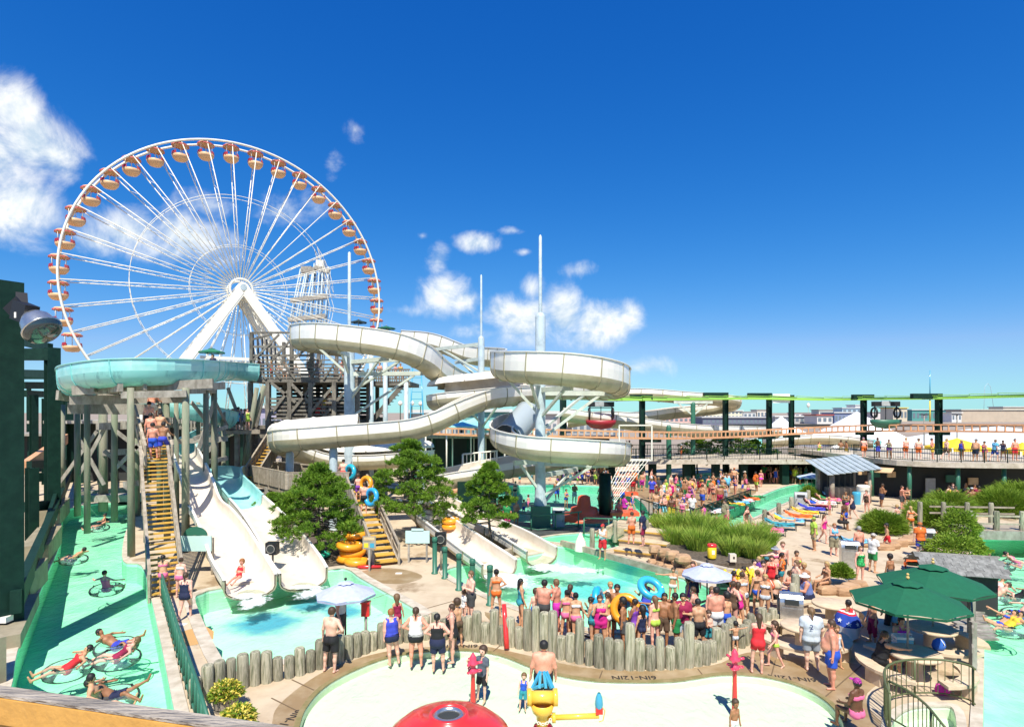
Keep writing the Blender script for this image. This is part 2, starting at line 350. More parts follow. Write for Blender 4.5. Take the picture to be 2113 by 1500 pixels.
def water(name, tint, gloss=1.0, bscale=2.2, bstr=.35, foam=(), foamcol=(.9, .97, .95)):
    m = bpy.data.materials.new(name); m.use_nodes = True; t = m.node_tree; t.nodes.clear()
    def n_(k): return t.nodes.new(k)
    out = n_('ShaderNodeOutputMaterial'); tr = n_('ShaderNodeBsdfTransparent'); tr.inputs[0].default_value = (*tint, 1)
    gl = n_('ShaderNodeBsdfGlossy'); gl.inputs['Roughness'].default_value = .06; gl.inputs[0].default_value = (gloss, gloss, gloss, 1)
    g = n_('ShaderNodeNewGeometry'); a = n_('ShaderNodeTexNoise'); a.inputs['Scale'].default_value = bscale; a.inputs['Detail'].default_value = 4; a.inputs['Distortion'].default_value = 1.2
    mp = n_('ShaderNodeMapping'); mp.inputs['Scale'].default_value = (1, .55, 1); t.links.new(g.outputs['Position'], mp.inputs[0]); t.links.new(mp.outputs[0], a.inputs['Vector'])
    bp = n_('ShaderNodeBump'); bp.inputs['Strength'].default_value = bstr; bp.inputs['Distance'].default_value = .25; t.links.new(a.outputs[0], bp.inputs['Height'])
    fr = n_('ShaderNodeFresnel'); fr.inputs[0].default_value = 1.33; t.links.new(bp.outputs[0], fr.inputs['Normal']); t.links.new(bp.outputs[0], gl.inputs['Normal'])
    ms = n_('ShaderNodeMixShader'); t.links.new(fr.outputs[0], ms.inputs[0]); t.links.new(tr.outputs[0], ms.inputs[1]); t.links.new(gl.outputs[0], ms.inputs[2])
    last = ms.outputs[0]
    acc = None
    for (p, rx, ry, ang) in foam:
        f = n_('ShaderNodeMapping'); f.vector_type = 'TEXTURE'; f.inputs['Location'].default_value = p; f.inputs['Scale'].default_value = (rx, ry, 5); f.inputs['Rotation'].default_value = (0, 0, ang)
        t.links.new(g.outputs['Position'], f.inputs[0]); l = n_('ShaderNodeVectorMath'); l.operation = 'LENGTH'; t.links.new(f.outputs[0], l.inputs[0])
        sb = n_('ShaderNodeMath'); sb.operation = 'SUBTRACT'; sb.inputs[0].default_value = 1.0; t.links.new(l.outputs['Value'], sb.inputs[1])
        if acc is None: acc = sb.outputs[0]
        else:
            mm = n_('ShaderNodeMath'); mm.operation = 'MAXIMUM'; t.links.new(acc, mm.inputs[0]); t.links.new(sb.outputs[0], mm.inputs[1]); acc = mm.outputs[0]
    if acc is not None:
        nn = n_('ShaderNodeTexNoise'); nn.inputs['Scale'].default_value = 5; nn.inputs['Detail'].default_value = 6; nn.inputs['Roughness'].default_value = .7; t.links.new(g.outputs['Position'], nn.inputs['Vector'])
        ad = n_('ShaderNodeMath'); ad.operation = 'MULTIPLY_ADD'; ad.inputs[1].default_value = 2.2; ad.inputs[2].default_value = -1.25; t.links.new(nn.outputs[0], ad.inputs[0])
        s2 = n_('ShaderNodeMath'); s2.operation = 'ADD'; t.links.new(ad.outputs[0], s2.inputs[0]); t.links.new(acc, s2.inputs[1])
        r = n_('ShaderNodeMapRange'); r.inputs[1].default_value = .05; r.inputs[2].default_value = .5; r.inputs[4].default_value = .9; t.links.new(s2.outputs[0], r.inputs[0])
        df = n_('ShaderNodeBsdfDiffuse'); df.inputs[0].default_value = (*foamcol, 1)
        m2 = n_('ShaderNodeMixShader'); t.links.new(r.outputs[0], m2.inputs[0]); t.links.new(last, m2.inputs[1]); t.links.new(df.outputs[0], m2.inputs[2]); last = m2.outputs[0]
    t.links.new(last, out.inputs[0]); MATS[name] = m; return m
def clear_vinyl():
    m = bpy.data.materials.new('clear_vinyl'); m.use_nodes = True; t = m.node_tree; t.nodes.clear()
    out = t.nodes.new('ShaderNodeOutputMaterial'); tr = t.nodes.new('ShaderNodeBsdfTransparent'); tr.inputs[0].default_value = (.98, .995, 1, 1)
    gl = t.nodes.new('ShaderNodeBsdfGlossy'); gl.inputs['Roughness'].default_value = .08; lw = t.nodes.new('ShaderNodeLayerWeight'); lw.inputs[0].default_value = .12
    df = t.nodes.new('ShaderNodeBsdfDiffuse'); df.inputs[0].default_value = (.75, .92, .95, 1)
    m0 = t.nodes.new('ShaderNodeMixShader'); m0.inputs[0].default_value = .08; t.links.new(tr.outputs[0], m0.inputs[1]); t.links.new(df.outputs[0], m0.inputs[2])
    ms = t.nodes.new('ShaderNodeMixShader'); t.links.new(lw.outputs['Fresnel'], ms.inputs[0]); t.links.new(m0.outputs[0], ms.inputs[1]); t.links.new(gl.outputs[0], ms.inputs[2]); t.links.new(ms.outputs[0], out.inputs[0]); return m
M_clear = clear_vinyl()

# ================================================================== SETTING: ground, pools
def closed_curve(pts, n=5):
    """closed smooth outline; a point given with a third value 1 stays a sharp corner"""
    out = []; m = len(pts); q = [Vector((p[0], p[1])) for p in pts]; sharp = [len(p) > 2 for p in pts]
    for i in range(m):
        a, b, c, d = q[i - 1], q[i], q[(i + 1) % m], q[(i + 2) % m]
        t0 = (c - b) if sharp[i] else (c - a) * .5
        t1 = (c - b) if sharp[(i + 1) % m] else (d - b) * .5
        for k in range(n):
            t = k / n; h = (2 * t ** 3 - 3 * t * t + 1, t ** 3 - 2 * t * t + t, -2 * t ** 3 + 3 * t * t, t ** 3 - t * t)
            out.append(b * h[0] + t0 * h[1] + c * h[2] + t1 * h[3])
    return out
def gpoly(pts, n=4):
    return closed_curve([(G(p[0], p[1]).x, G(p[0], p[1]).y) + ((1,) if len(p) > 2 else ()) for p in pts], n)
def area(poly): return sum(poly[i][0] * poly[(i + 1) % len(poly)][1] - poly[(i + 1) % len(poly)][0] * poly[i][1] for i in range(len(poly))) / 2
def sheet(name, loops, z, m, kind='structure'):
    ls = [[Vector((p[0], p[1], z)) for p in l] for l in loops]; flat = [p for l in ls for p in l]
    fs = []
    for t in tessellate_polygon(ls):
        a, b, c = [flat[k] for k in t]; t = list(t)
        if (b - a).cross(c - a).z < 0: t = t[::-1]
        if abs((b - a).cross(c - a).z) > 1e-7: fs.append(t)
    o = link(name, newmesh(name, flat, fs), m); o['kind'] = kind; return o
def offset(poly, w):
    n = len(poly); s = 1 if area(poly) > 0 else -1; out = []
    for i in range(n):
        a, b, c = Vector(poly[i - 1][:2]), Vector(poly[i][:2]), Vector(poly[(i + 1) % n][:2])
        d1 = (b - a); d2 = (c - b)
        if d1.length < 1e-6: d1 = d2
        if d2.length < 1e-6: d2 = d1
        d1.normalize(); d2.normalize(); n1 = Vector((d1.y, -d1.x)) * s; n2 = Vector((d2.y, -d2.x)) * s; k = n1 + n2
        k = k / max(.35, k.length_squared / 2) if k.length > 1e-4 else n1
        out.append(b + k * w)
    return out
def floormat(name, col, col2, patches=(), pcol=(.02, .33, .58), scale=.8):
    m = mat(name, col, .7, col2, scale, 6, .35, .66); t = m.node_tree; b = t.nodes['Principled BSDF']; src = b.inputs['Base Color'].links[0].from_socket
    g = t.nodes.new('ShaderNodeNewGeometry'); nz = t.nodes.new('ShaderNodeTexNoise'); nz.inputs['Scale'].default_value = 1.1; nz.inputs['Detail'].default_value = 5; t.links.new(g.outputs['Position'], nz.inputs['Vector'])
    for (p, rx, ry, ang) in patches:
        f = t.nodes.new('ShaderNodeMapping'); f.vector_type = 'TEXTURE'; f.inputs['Location'].default_value = p; f.inputs['Scale'].default_value = (rx, ry, 9); f.inputs['Rotation'].default_value = (0, 0, ang)
        t.links.new(g.outputs['Position'], f.inputs[0]); l = t.nodes.new('ShaderNodeVectorMath'); l.operation = 'LENGTH'; t.links.new(f.outputs[0], l.inputs[0])
        a = t.nodes.new('ShaderNodeMath'); a.operation = 'MULTIPLY_ADD'; a.inputs[1].default_value = -1.3; t.links.new(nz.outputs[0], a.inputs[0]); t.links.new(l.outputs['Value'], a.inputs[2])
        r = t.nodes.new('ShaderNodeMapRange'); r.interpolation_type = 'SMOOTHSTEP'; r.inputs[1].default_value = .75; r.inputs[2].default_value = -.15; r.inputs[4].default_value = .85; t.links.new(a.outputs[0], r.inputs[0])
        x = t.nodes.new('ShaderNodeMix'); x.data_type = 'RGBA'; t.links.new(r.outputs[0], x.inputs[0]); t.links.new(src, x.inputs[6]); x.inputs[7].default_value = (*pcol, 1); src = x.outputs[2]
    t.links.new(src, b.inputs['Base Color']); return m
HOLES = []
def pool(name, pts, zw, depth, fm, wmat, cope=.35, n=4, cm=None):
    poly = gpoly(pts, n)
    if area(poly) < 0: poly = poly[::-1]
    HOLES.append(poly)
    b = MB(); k = len(poly)
    b.add([(p.x, p.y, .0) for p in poly] + [(p.x, p.y, -depth) for p in poly], [[(i + 1) % k, i, k + i, k + (i + 1) % k] for i in range(k)])
    fl = sheet(name + '_floor', [poly], -depth, fm)
    w = b.build(name + '_wall', fm, local=True); w['kind'] = 'structure'
    wt = sheet(name + '_water', [offset(poly, .002)], zw, wmat)
    if cope:
        o = offset(poly, cope); cb = MB()
        cb.add([(p.x, p.y, .05) for p in poly] + [(p.x, p.y, .05) for p in o] + [(p.x, p.y, -.02) for p in poly] + [(p.x, p.y, -.01) for p in o],
               [[i, k + i, k + (i + 1) % k, (i + 1) % k][::-1] for i in range(k)] + [[i, (i + 1) % k, 2 * k + (i + 1) % k, 2 * k + i][::-1] for i in range(k)] + [[k + i, k + (i + 1) % k, 3 * k + (i + 1) % k, 3 * k + i] for i in range(k)])
        c = cb.build(name + '_coping', cm or M_cope, local=True); c['kind'] = 'structure'
    return poly
def gv(px, py, z=0): p = G(px, py); return (p.x, p.y, z)
FM_mint = floormat('mint_pool_paint', (.26, .80, .56), (.40, .88, .66))
FM_river = floormat('green_river_paint', (.31, .92, .58), (.46, .96, .70), scale=.9)
FM_slide = floormat('aqua_pool_paint', (.52, .95, .70), (.62, .97, .77), [(G(548, 1285, -.9), 1.35, 1.25, .2), (G(655, 1243, -.9), 1.25, 1.2, 0), (G(712, 1262, -.9), .8, .8, 0)])
FM_two = floormat('aqua_pool_paint_deep', (.42, .92, .64), (.54, .95, .74), [(G(1215, 1222, -.9), 2.2, 1.3, 0), (G(1260, 1203, -.9), 1.4, .9, 0)], (.10, .60, .66))
FM_wade = floormat('white_wading_paint', (.74, .84, .66), (.69, .81, .64), scale=.8)
FM_act = floormat('turquoise_pool_paint', (.24, .85, .62), (.36, .90, .70))
FM_far = floormat('far_pool_paint', (.35, .88, .72), (.5, .9, .78))
W_river = water('river_water', (.94, 1, .96), .2, 3.2, .25)
W_slide = water('slide_pool_water', (.93, 1, .95), .22, 3.2, .25, [(gv(524, 1236), .7, 1.2, .1), (gv(642, 1218), .65, 1.1, -.4), (gv(512, 1224), 1.2, .5, 0), (gv(626, 1206), 1.2, .45, 0)])
W_two = water('landing_pool_water', (.93, 1, .95), .22, 3.2, .25, [(gv(1056, 1196), 1.3, 1.2, .3), (gv(1138, 1167), 1.5, 1.0, -.2), (gv(1190, 1172), 1.5, .7, 0), (gv(1040, 1184), 1.5, .7, 0)])
W_wade = water('wading_water', (.93, 1, .95), .4, 3.0, .3)
W_act = water('activity_water', (.92, .99, .95), .25, 2.4, .3)

pool('river', [(-60, 1600), (20, 1430), (36, 1345), (72, 1250), (95, 1190), (124, 1122), (143, 1050), (262, 1037), (268, 1070), (256, 1110), (254, 1158), (292, 1168), (311, 1233), (333, 1333), (362, 1480), (395, 1600)], -.14, .95, FM_river, W_river, .3)
pool('slide_pool', [(404, 1245), (420, 1224), (470, 1212), (678, 1176), (718, 1176), (745, 1194), (852, 1255), (862, 1268), (845, 1284), (765, 1312), (640, 1350), (510, 1376), (468, 1376)], -.1, .9, FM_slide, W_slide, .4)
pool('landing_pool', [(926, 1186), (940, 1170), (1020, 1160), (1133, 1138), (1166, 1128), (1385, 1188), (1450, 1208), (1474, 1226), (1460, 1245), (1350, 1289), (1290, 1300), (1210, 1296), (1120, 1270), (1020, 1234)], -.1, .9, FM_two, W_two, .35)
wade = pool('wading_pool', [(592, 1600), (618, 1500), (633, 1460), (668, 1420), (722, 1388), (800, 1358), (890, 1343), (965, 1343), (1032, 1353), (1097, 1378), (1165, 1397), (1250, 1407), (1385, 1407), (1490, 1393), (1573, 1397), (1640, 1413), (1690, 1437), (1724, 1467), (1742, 1502), (1752, 1600), (1600, 1900), (800, 1900)], -.06, .22, FM_wade, W_wade, 0)
pool('spa_pool', [(1838, 1510), (1848, 1484), (1878, 1464), (1932, 1459), (1968, 1467), (1970, 1545), (1920, 1600), (1845, 1560)], -.06, .3, FM_wade, W_wade, .2)
pool('east_river', [(2012, 1112, 1), (2014, 1165), (2028, 1240), (2031, 1320), (2030, 1420), (2027, 1600, 1), (2700, 1600, 1), (2420, 1105, 1)], -.14, .95, FM_river, W_river, .25)
pool('activity_pool', [(915, 1040), (960, 1012), (1080, 1001), (1250, 1004), (1315, 1030), (1340, 1066), (1320, 1090), (1262, 1092), (1120, 1080), (1010, 1072)], -.1, .8, FM_act, W_act, .4)
pool('shallow_pool', [(1105, 1113), (1190, 1101), (1285, 1106), (1292, 1122), (1225, 1137), (1165, 1122)], -.08, .4, FM_mint, W_two, .2)
pool('winding_river', [(1345, 1100), (1365, 1086), (1430, 1088), (1475, 1066), (1555, 1030), (1625, 1003), (1688, 996), (1706, 1003), (1680, 1018), (1625, 1036), (1570, 1062), (1510, 1086), (1440, 1104), (1380, 1112)], -.1, .8, FM_mint, W_act, .3)
pool('far_pool', [(1335, 990), (1480, 975), (1560, 980), (1500, 992), (1390, 998)], -.1, .8, FM_far, W_act, .2)
pool('upper_pool', [(850, 985), (905, 968), (985, 968), (1000, 985), (940, 997)], -.1, .8, FM_far, W_act, .2)
DECK = [Vector(p) for p in ((-75, 1), (75, 1), (110, 96), (-110, 96))]
sheet('pavement', [DECK] + HOLES, 0.0, M_conc)
BIG = [Vector(p) for p in ((-4000, -1500), (4000, -1500), (4000, 4500), (-4000, 4500))]
sheet('ground', [BIG, DECK], -.004, M_sand)

# wet ring round the wading pool, between water and palisade
wet_out = gpoly([(560, 1500), (575, 1455), (640, 1402), (700, 1372), (790, 1345), (890, 1334), (990, 1332), (1090, 1352), (1200, 1376), (1330, 1384), (1470, 1372), (1520, 1352), (1570, 1345), (1690, 1362), (1780, 1372), (1830, 1400), (1790, 1440), (1822, 1500), (1800, 1600), (1640, 2050), (760, 2050), (540, 1620)], 4)
sheet('wet_paving', [wet_out, wade], .004, M_wet)
sheet('wet_paving', [gpoly([(1000, 1262), (1110, 1300), (1200, 1318), (1330, 1312), (1440, 1290), (1530, 1300), (1490, 1340), (1330, 1356), (1190, 1350), (1060, 1318)], 4)], .005, M_wet)
sheet('wet_paving', [gpoly([(735, 1182), (790, 1172), (840, 1176), (872, 1190), (830, 1204), (770, 1200)], 4)], .005, M_wet)
sheet('wet_paving', [gpoly([(1240, 1000), (1440, 1004), (1560, 1012), (1500, 1040), (1410, 1062), (1350, 1040)], 4)], .005, M_wet)
sheet('wet_paving', [gpoly([(352, 1312), (425, 1292), (440, 1318), (362, 1336)], 2)], .005, mat('tan_mat', (.52, .30, .11), .9))
sheet('dry_pavement_patch', [gpoly([(1790, 1430), (1850, 1395), (1850, 1450), (1830, 1490), (1800, 1470)], 4)], .009, M_conc)
# the rim of the wading pool and joints in the paving
rim = offset(wade, .14); k = len(wade); rb = MB()
rb.add([(p.x, p.y, .03) for p in wade] + [(p.x, p.y, .03) for p in rim] + [(p.x, p.y, -.03) for p in wade] + [(p.x, p.y, 0) for p in rim],
       [[i, (i + 1) % k, k + (i + 1) % k, k + i] for i in range(k)] + [[i, 2 * k + i, 2 * k + (i + 1) % k, (i + 1) % k] for i in range(k)] + [[k + i, k + (i + 1) % k, 3 * k + (i + 1) % k, 3 * k + i] for i in range(k)])
RIM = rb.build('wading_pool_rim', mat('stained_rim', (.30, .23, .11), .6, (.20, .17, .06), 3, 6), local=True); RIM['kind'] = 'structure'
jb = MB()
for a, b in (((1236, 1402), (1243, 1384)), ((1013, 1348), (1040, 1325)), ((1700, 1440), (1790, 1362)), ((602, 1402), (648, 1424)), ((870, 1258), (1000, 1222)), ((620, 1470), (560, 1440)), ((1840, 1040), (1930, 1090)), ((1700, 1035), (1900, 1030)), ((830, 1215), (770, 1235)), ((1590, 1400), (1600, 1362)), ((1440, 1380), (1452, 1395))):
    p, q = G(*a), G(*b); p.z = q.z = .010; jb.beam(p, q, .035, .004)
jo = jb.build('paving_joint', M_joint, local=True); jo['kind'] = 'structure'
# depth marks painted on the paving, to be read from inside the water
def text_mesh(s, size, ext=0.0):
    cu = bpy.data.curves.new('lettering', 'FONT'); cu.body = s; cu.size = size; cu.align_x = 'CENTER'; cu.align_y = 'CENTER'; cu.extrude = ext; cu.offset = size * .012; cu.resolution_u = 3
    o = bpy.data.objects.new('lettering', cu); C.objects.link(o); dg = bpy.context.evaluated_depsgraph_get(); me = bpy.data.meshes.new_from_object(o.evaluated_get(dg)); bpy.data.objects.remove(o); return me
TXT = text_mesh('6IN-12IN', .33)
for px, py, dx, dy in ((1308, 1398, 1, 0.0), (945, 1333, 1, .02), (1634, 1399, 1, -.22), (588, 1492, .25, 1)):
    p = G(px, py); o = link('depth_lettering', TXT, M_paint, RIM); o.location = (p.x, p.y, .014); o.rotation_euler = (0, 0, math.pi + math.atan2(dy, dx))
p = G(433, 1325); o = link('depth_lettering', text_mesh('3FT', .26), M_paint, RIM); o.location = (p.x, p.y, .014); o.rotation_euler = (0, 0, math.pi / 2 + .5)
b = MB().box((*gv(375, 1288, .008)[:2], .008), (.34, .2, .006)); tag(b.build('drain_cover', M_white), 'small white drain cover on the walk beside the stairs', 'drain')
tag(MB().box((*gv(823, 1183)[:2], .014), (.3, .2, .02)).build('skimmer_lid', M_white), 'small white lid on wet paving near the stair foot', 'drain')

# ================================================================== log palisade
LOGM = []
for v in range(3):
    rr = random.Random(v); b = MB(); r = .5
    b.lathe([(r * .98, 0), (r * 1.02, .3), (r, .6), (r * .97, .94), (r * .85, .985), (r * .78, 1.0)], (0, 0, 0), 11); n = len(b.v)
    b.add([(0, 0, 1.004)], []); b.f += [[n - 11 + i, n - 11 + (i + 1) % 11, n] for i in range(11)]; b.s += [False] * 11
    me = b.mesh('log'); me.materials.append(M_log); LOGM.append(me)
def along(pts, step):
    """equally spaced points on a polyline (Vectors)"""
    out = [pts[0].copy()]; need = step
    for a, c in zip(pts, pts[1:]):
        L = (c - a).length; pos = need
        while pos <= L: out.append(a.lerp(c, pos / L)); pos += step
        need = pos - L
    return out
def palisade(label, px, seed, base=.70, tall=.18, step=.30, first=None):
    pts = [G(*q) for q in px]; t = thing('log_palisade', label, 'fence', pts[0]); rr = random.Random(seed); base = min(base, .72)
    for i, p in enumerate(along(pts, step)):
        h = base + rr.uniform(-.18, .22) + (rr.uniform(.3, .6) if rr.random() < tall else 0)
        o = link('log', LOGM[i % 3], None, t); o.location = p - pts[0]; d = step * rr.uniform(.95, 1.03); d *= rr.choice((.9, 1, 1, 1.06)); o.scale = (d, d, h); o.rotation_euler = (rr.uniform(-.02, .02), rr.uniform(-.02, .02), rr.uniform(0, 6))
    return t
palisade('long row of grey upright logs in front of the slide landing pool', [(404, 1449), (470, 1424), (540, 1409), (610, 1394), (660, 1378), (720, 1360), (770, 1340), (820, 1326), (880, 1318), (955, 1318)], 3, .95, .17)
palisade('curved row of greenish upright logs around the queue by the wading pool', [(966, 1320), (1030, 1328), (1090, 1340), (1150, 1356), (1200, 1368), (1260, 1379), (1330, 1381), (1400, 1378), (1460, 1368), (1490, 1352), (1505, 1335), (1512, 1315)], 5, .98, .2)
palisade('short tight row of grey logs behind the steel litter bin', [(1530, 1335), (1548, 1318), (1580, 1308), (1612, 1296), (1640, 1270), (1660, 1245), (1668, 1225)], 8, 1.05, .2)

# ================================================================== PEOPLE
def rcone(p, a, b, ra, rb):
    a = np.array(a); b = np.array(b); ba = b - a; L2 = max(1e-9, float(ba @ ba)); pa = p - a
    t = np.clip(pa @ ba / L2, 0, 1); d = np.sqrt(((pa - t[:, None] * ba) ** 2).sum(1)) - (ra + (rb - ra) * t); return d, t
def smin(a, b, k):
    h = np.clip(.5 + .5 * (b - a) / k, 0, 1); return b + (a - b) * h - k * h * (1 - h)
def snet(f, lo, hi, h, prims=None):
    lo = np.array(lo); n = np.ceil((np.array(hi) - lo) / h).astype(int) + 1
    ax = [lo[i] + h * np.arange(n[i]) for i in range(3)]; g = np.stack(np.meshgrid(*ax, indexing='ij'), -1)
    if prims is None: v = f(g.reshape(-1, 3)).reshape(n)
    else:
        v = np.full(n, .5)
        for a, b, ra, rb, k_ in prims:      # each limb only touches its own neighbourhood
            m = max(ra, rb) + .10; i0 = np.maximum(0, ((np.minimum(a, b) - m - lo) / h).astype(int)); i1 = np.minimum(n, ((np.maximum(a, b) + m - lo) / h).astype(int) + 2)
            sl_ = tuple(slice(i0[i], i1[i]) for i in range(3)); gg = g[sl_]; e, _ = rcone(gg.reshape(-1, 3), a, b, ra, rb); v[sl_] = smin(v[sl_], e.reshape(gg.shape[:3]), k_)
    s = v < 0
    c = n - 1; sl = lambda o: tuple(slice(o[i], o[i] + c[i]) for i in range(3))
    cor = [(i, j, k) for i in (0, 1) for j in (0, 1) for k in (0, 1)]
    cnt = sum(s[sl(o)].astype(int) for o in cor); act = (cnt > 0) & (cnt < 8)
    idx = -np.ones(c, int); idx[act] = np.arange(act.sum()); A = np.argwhere(act)
    acc = np.zeros((len(A), 3)); k = np.zeros(len(A))
    for a in cor:
        for ax_ in range(3):
            if a[ax_]: continue
            b = list(a); b[ax_] = 1; ia = A + a; ib = A + b; va = v[ia[:, 0], ia[:, 1], ia[:, 2]]; vb = v[ib[:, 0], ib[:, 1], ib[:, 2]]
            x = (va < 0) != (vb < 0); t = np.where(x, va / np.where(x, va - vb, 1), 0); q = ia.astype(float); q[:, ax_] += t; acc[x] += q[x]; k[x] += 1
    V = lo + h * acc / k[:, None]; Fc = []
    for ax_ in range(3):
        u, w = (ax_ + 1) % 3, (ax_ + 2) % 3
        s0 = np.take(s, range(0, n[ax_] - 1), ax_); s1 = np.take(s, range(1, n[ax_]), ax_); E = np.argwhere(s0 != s1)
        E = E[(E[:, u] > 0) & (E[:, w] > 0) & (E[:, u] < c[u]) & (E[:, w] < c[w])]
        def cell(du, dw):
            q = E.copy(); q[:, u] -= du; q[:, w] -= dw; return idx[q[:, 0], q[:, 1], q[:, 2]]
        Q = np.stack([cell(1, 1), cell(0, 1), cell(0, 0), cell(1, 0)], 1); fl = ~s0[E[:, 0], E[:, 1], E[:, 2]]; Q[fl] = Q[fl][:, ::-1]; Fc.append(Q)
    return V, np.vstack(Fc)
def U(v): v = np.array(v, float); return v / np.linalg.norm(v)
POSES = {
 'stand': dict(),
 'stand2': dict(ua=[(.3, .05, -1), (.22, -.08, -1)], fa=[(.05, .35, -1), (.05, .1, -1)], th=[(.16, .06, -1), (.04, -.03, -1)], sh=[(.06, -.1, -1), (0, -.04, -1)], S=(.03, .02, 1)),
 'hips': dict(ua=[(.8, -.3, -.8), (.8, -.3, -.8)], fa=[(-.8, .35, -.5), (-.8, .35, -.5)], th=[(.16, 0, -1), (.1, 0, -1)]),
 'hip1': dict(ua=[(.8, -.3, -.8), (.25, 0, -1)], fa=[(-.8, .35, -.5), (.1, .2, -1)], th=[(.12, 0, -1), (.16, .02, -1)]),
 'fold': dict(ua=[(.2, .3, -1), (.2, .25, -1)], fa=[(-.7, .65, .1), (-.75, .6, .25)], H=(0, .12, 1)),
 'face': dict(ua=[(.25, .45, -.8), (.15, .3, -1)], fa=[(-.35, .3, 1), (-.7, .6, .3)], H=(0, .1, 1)),
 'walk': dict(ua=[(.25, -.4, -1), (.25, .35, -1)], fa=[(.05, .1, -1), (-.05, .75, -.8)], th=[(.06, .48, -1), (.06, -.3, -1)], sh=[(.0, -.05, -1), (.0, -.55, -1)], S=(0, .06, 1)),
 'reach': dict(ua=[(.25, .9, .05), (.25, 0, -1)], fa=[(0, 1, .25), (.1, .25, -1)], S=(0, .06, 1)),
 'side': dict(ua=[(1, .15, -.15), (.28, 0, -1)], fa=[(1, .3, .1), (.1, .2, -1)]),
 'wide': dict(ua=[(1, .1, -.05), (1, .1, -.2)], fa=[(1, .1, .1), (1, .1, -.15)]),
 'climb': dict(th=[(.06, .75, -.7), (.06, -.06, -1)], sh=[(0, -.12, -1), (0, -.12, -1)], S=(0, .18, 1), ua=[(.3, .5, -.8), (.3, .3, -1)], fa=[(.1, .8, -.2), (.1, .7, -.4)]),
 'sit': dict(S=(0, -.06, 1), th=[(.18, 1, -.06), (.14, 1, -.06)], sh=[(.02, .12, -1), (.02, .05, -1)], ua=[(.25, .25, -1), (.25, .2, -1)], fa=[(-.15, .95, -.25), (-.15, .95, -.3)]),
 'sitlean': dict(S=(0, .35, 1), th=[(.2, 1, -.06), (.16, 1, -.06)], sh=[(.02, .12, -1), (.02, -.1, -1)], ua=[(.2, .5, -1), (.2, .45, -1)], fa=[(-.35, .8, .3), (-.3, .9, .1)]),
 'reach_sit': dict(S=(0, .25, 1), th=[(.2, 1, -.06), (.16, 1, -.06)], sh=[(.02, .12, -1), (.02, -.1, -1)], ua=[(.2, .95, -.25), (.2, .45, -1)], fa=[(0, 1, -.1), (-.3, .9, .1)]),
 'float': dict(S=(0, -.80, .60), H=(0, -.45, .9), th=[(.2, 1, .22), (.16, 1, .12)], sh=[(.1, 1, -.35), (.06, 1, -.28)], ua=[(1, -.25, -.05), (1, -.25, -.15)], fa=[(.55, .85, -.1), (.8, .5, -.15)]),
 'float2': dict(S=(0, -.85, .52), H=(0, -.5, .85), th=[(.35, 1, .5), (.1, 1, .3)], sh=[(.2, 1, -.5), (.1, 1, .5)], ua=[(1, .3, .2), (.9, -.2, -.1)], fa=[(.5, .8, .5), (.2, 1, 0)]),
 'float_back': dict(S=(0, -.25, 1), H=(0, .1, 1), th=[(.25, 1, .1), (.2, 1, .1)], sh=[(.1, 1, -.5), (.06, 1, -.4)], ua=[(1, -.1, -.25), (1, -.1, -.25)], fa=[(.7, .7, -.1), (.7, .7, -.1)]),
 'lie': dict(S=(0, -.93, .36), H=(0, -.8, .6), th=[(.12, 1, .06), (.1, 1, .03)], sh=[(.05, 1, -.06), (.05, 1, -.06)], ua=[(.5, .3, -.6), (.5, .3, -.6)], fa=[(.1, 1, .1), (-.2, 1, .1)]),
 'slide': dict(S=(0, -.75, .65), H=(0, -.3, 1), th=[(.1, 1, .12), (.1, 1, .12)], sh=[(.04, 1, -.1), (.04, 1, -.1)], ua=[(.3, .5, -.6), (.3, .5, -.6)], fa=[(-.7, .4, .2), (-.7, .3, .3)]),
 'carry': dict(ua=[(.9, .1, -.5), (.3, .3, -.9)], fa=[(.2, .3, .9), (-.1, .8, .1)]),
}
BUILDS = { # shoulder half width, hip r, waist r, chest r, limb factor, bust, belly, head factor
 'man': dict(sw=.185, hip=.105, waist=.105, chest=.122, limb=1.0, bust=0, belly=.02, head=1.0),
 'big': dict(sw=.20, hip=.135, waist=.155, chest=.15, limb=1.2, bust=0, belly=.10, head=1.0),
 'woman': dict(sw=.155, hip=.118, waist=.088, chest=.098, limb=.9, bust=.058, belly=0, head=.97),
 'large': dict(sw=.175, hip=.155, waist=.135, chest=.128, limb=1.18, bust=.075, belly=.04, head=1.0),
 'child': dict(sw=.15, hip=.095, waist=.09, chest=.10, limb=.9, bust=0, belly=.01, head=1.42),
}
BODY = {}
GARM = {'trunks': .026, 'boxers': .014, 'briefs': .009, 'bra': .010, 'suit': .009, 'tee': .034, 'tank': .014, 'capri': .02, 'skirt': .03, 'dress': .02}
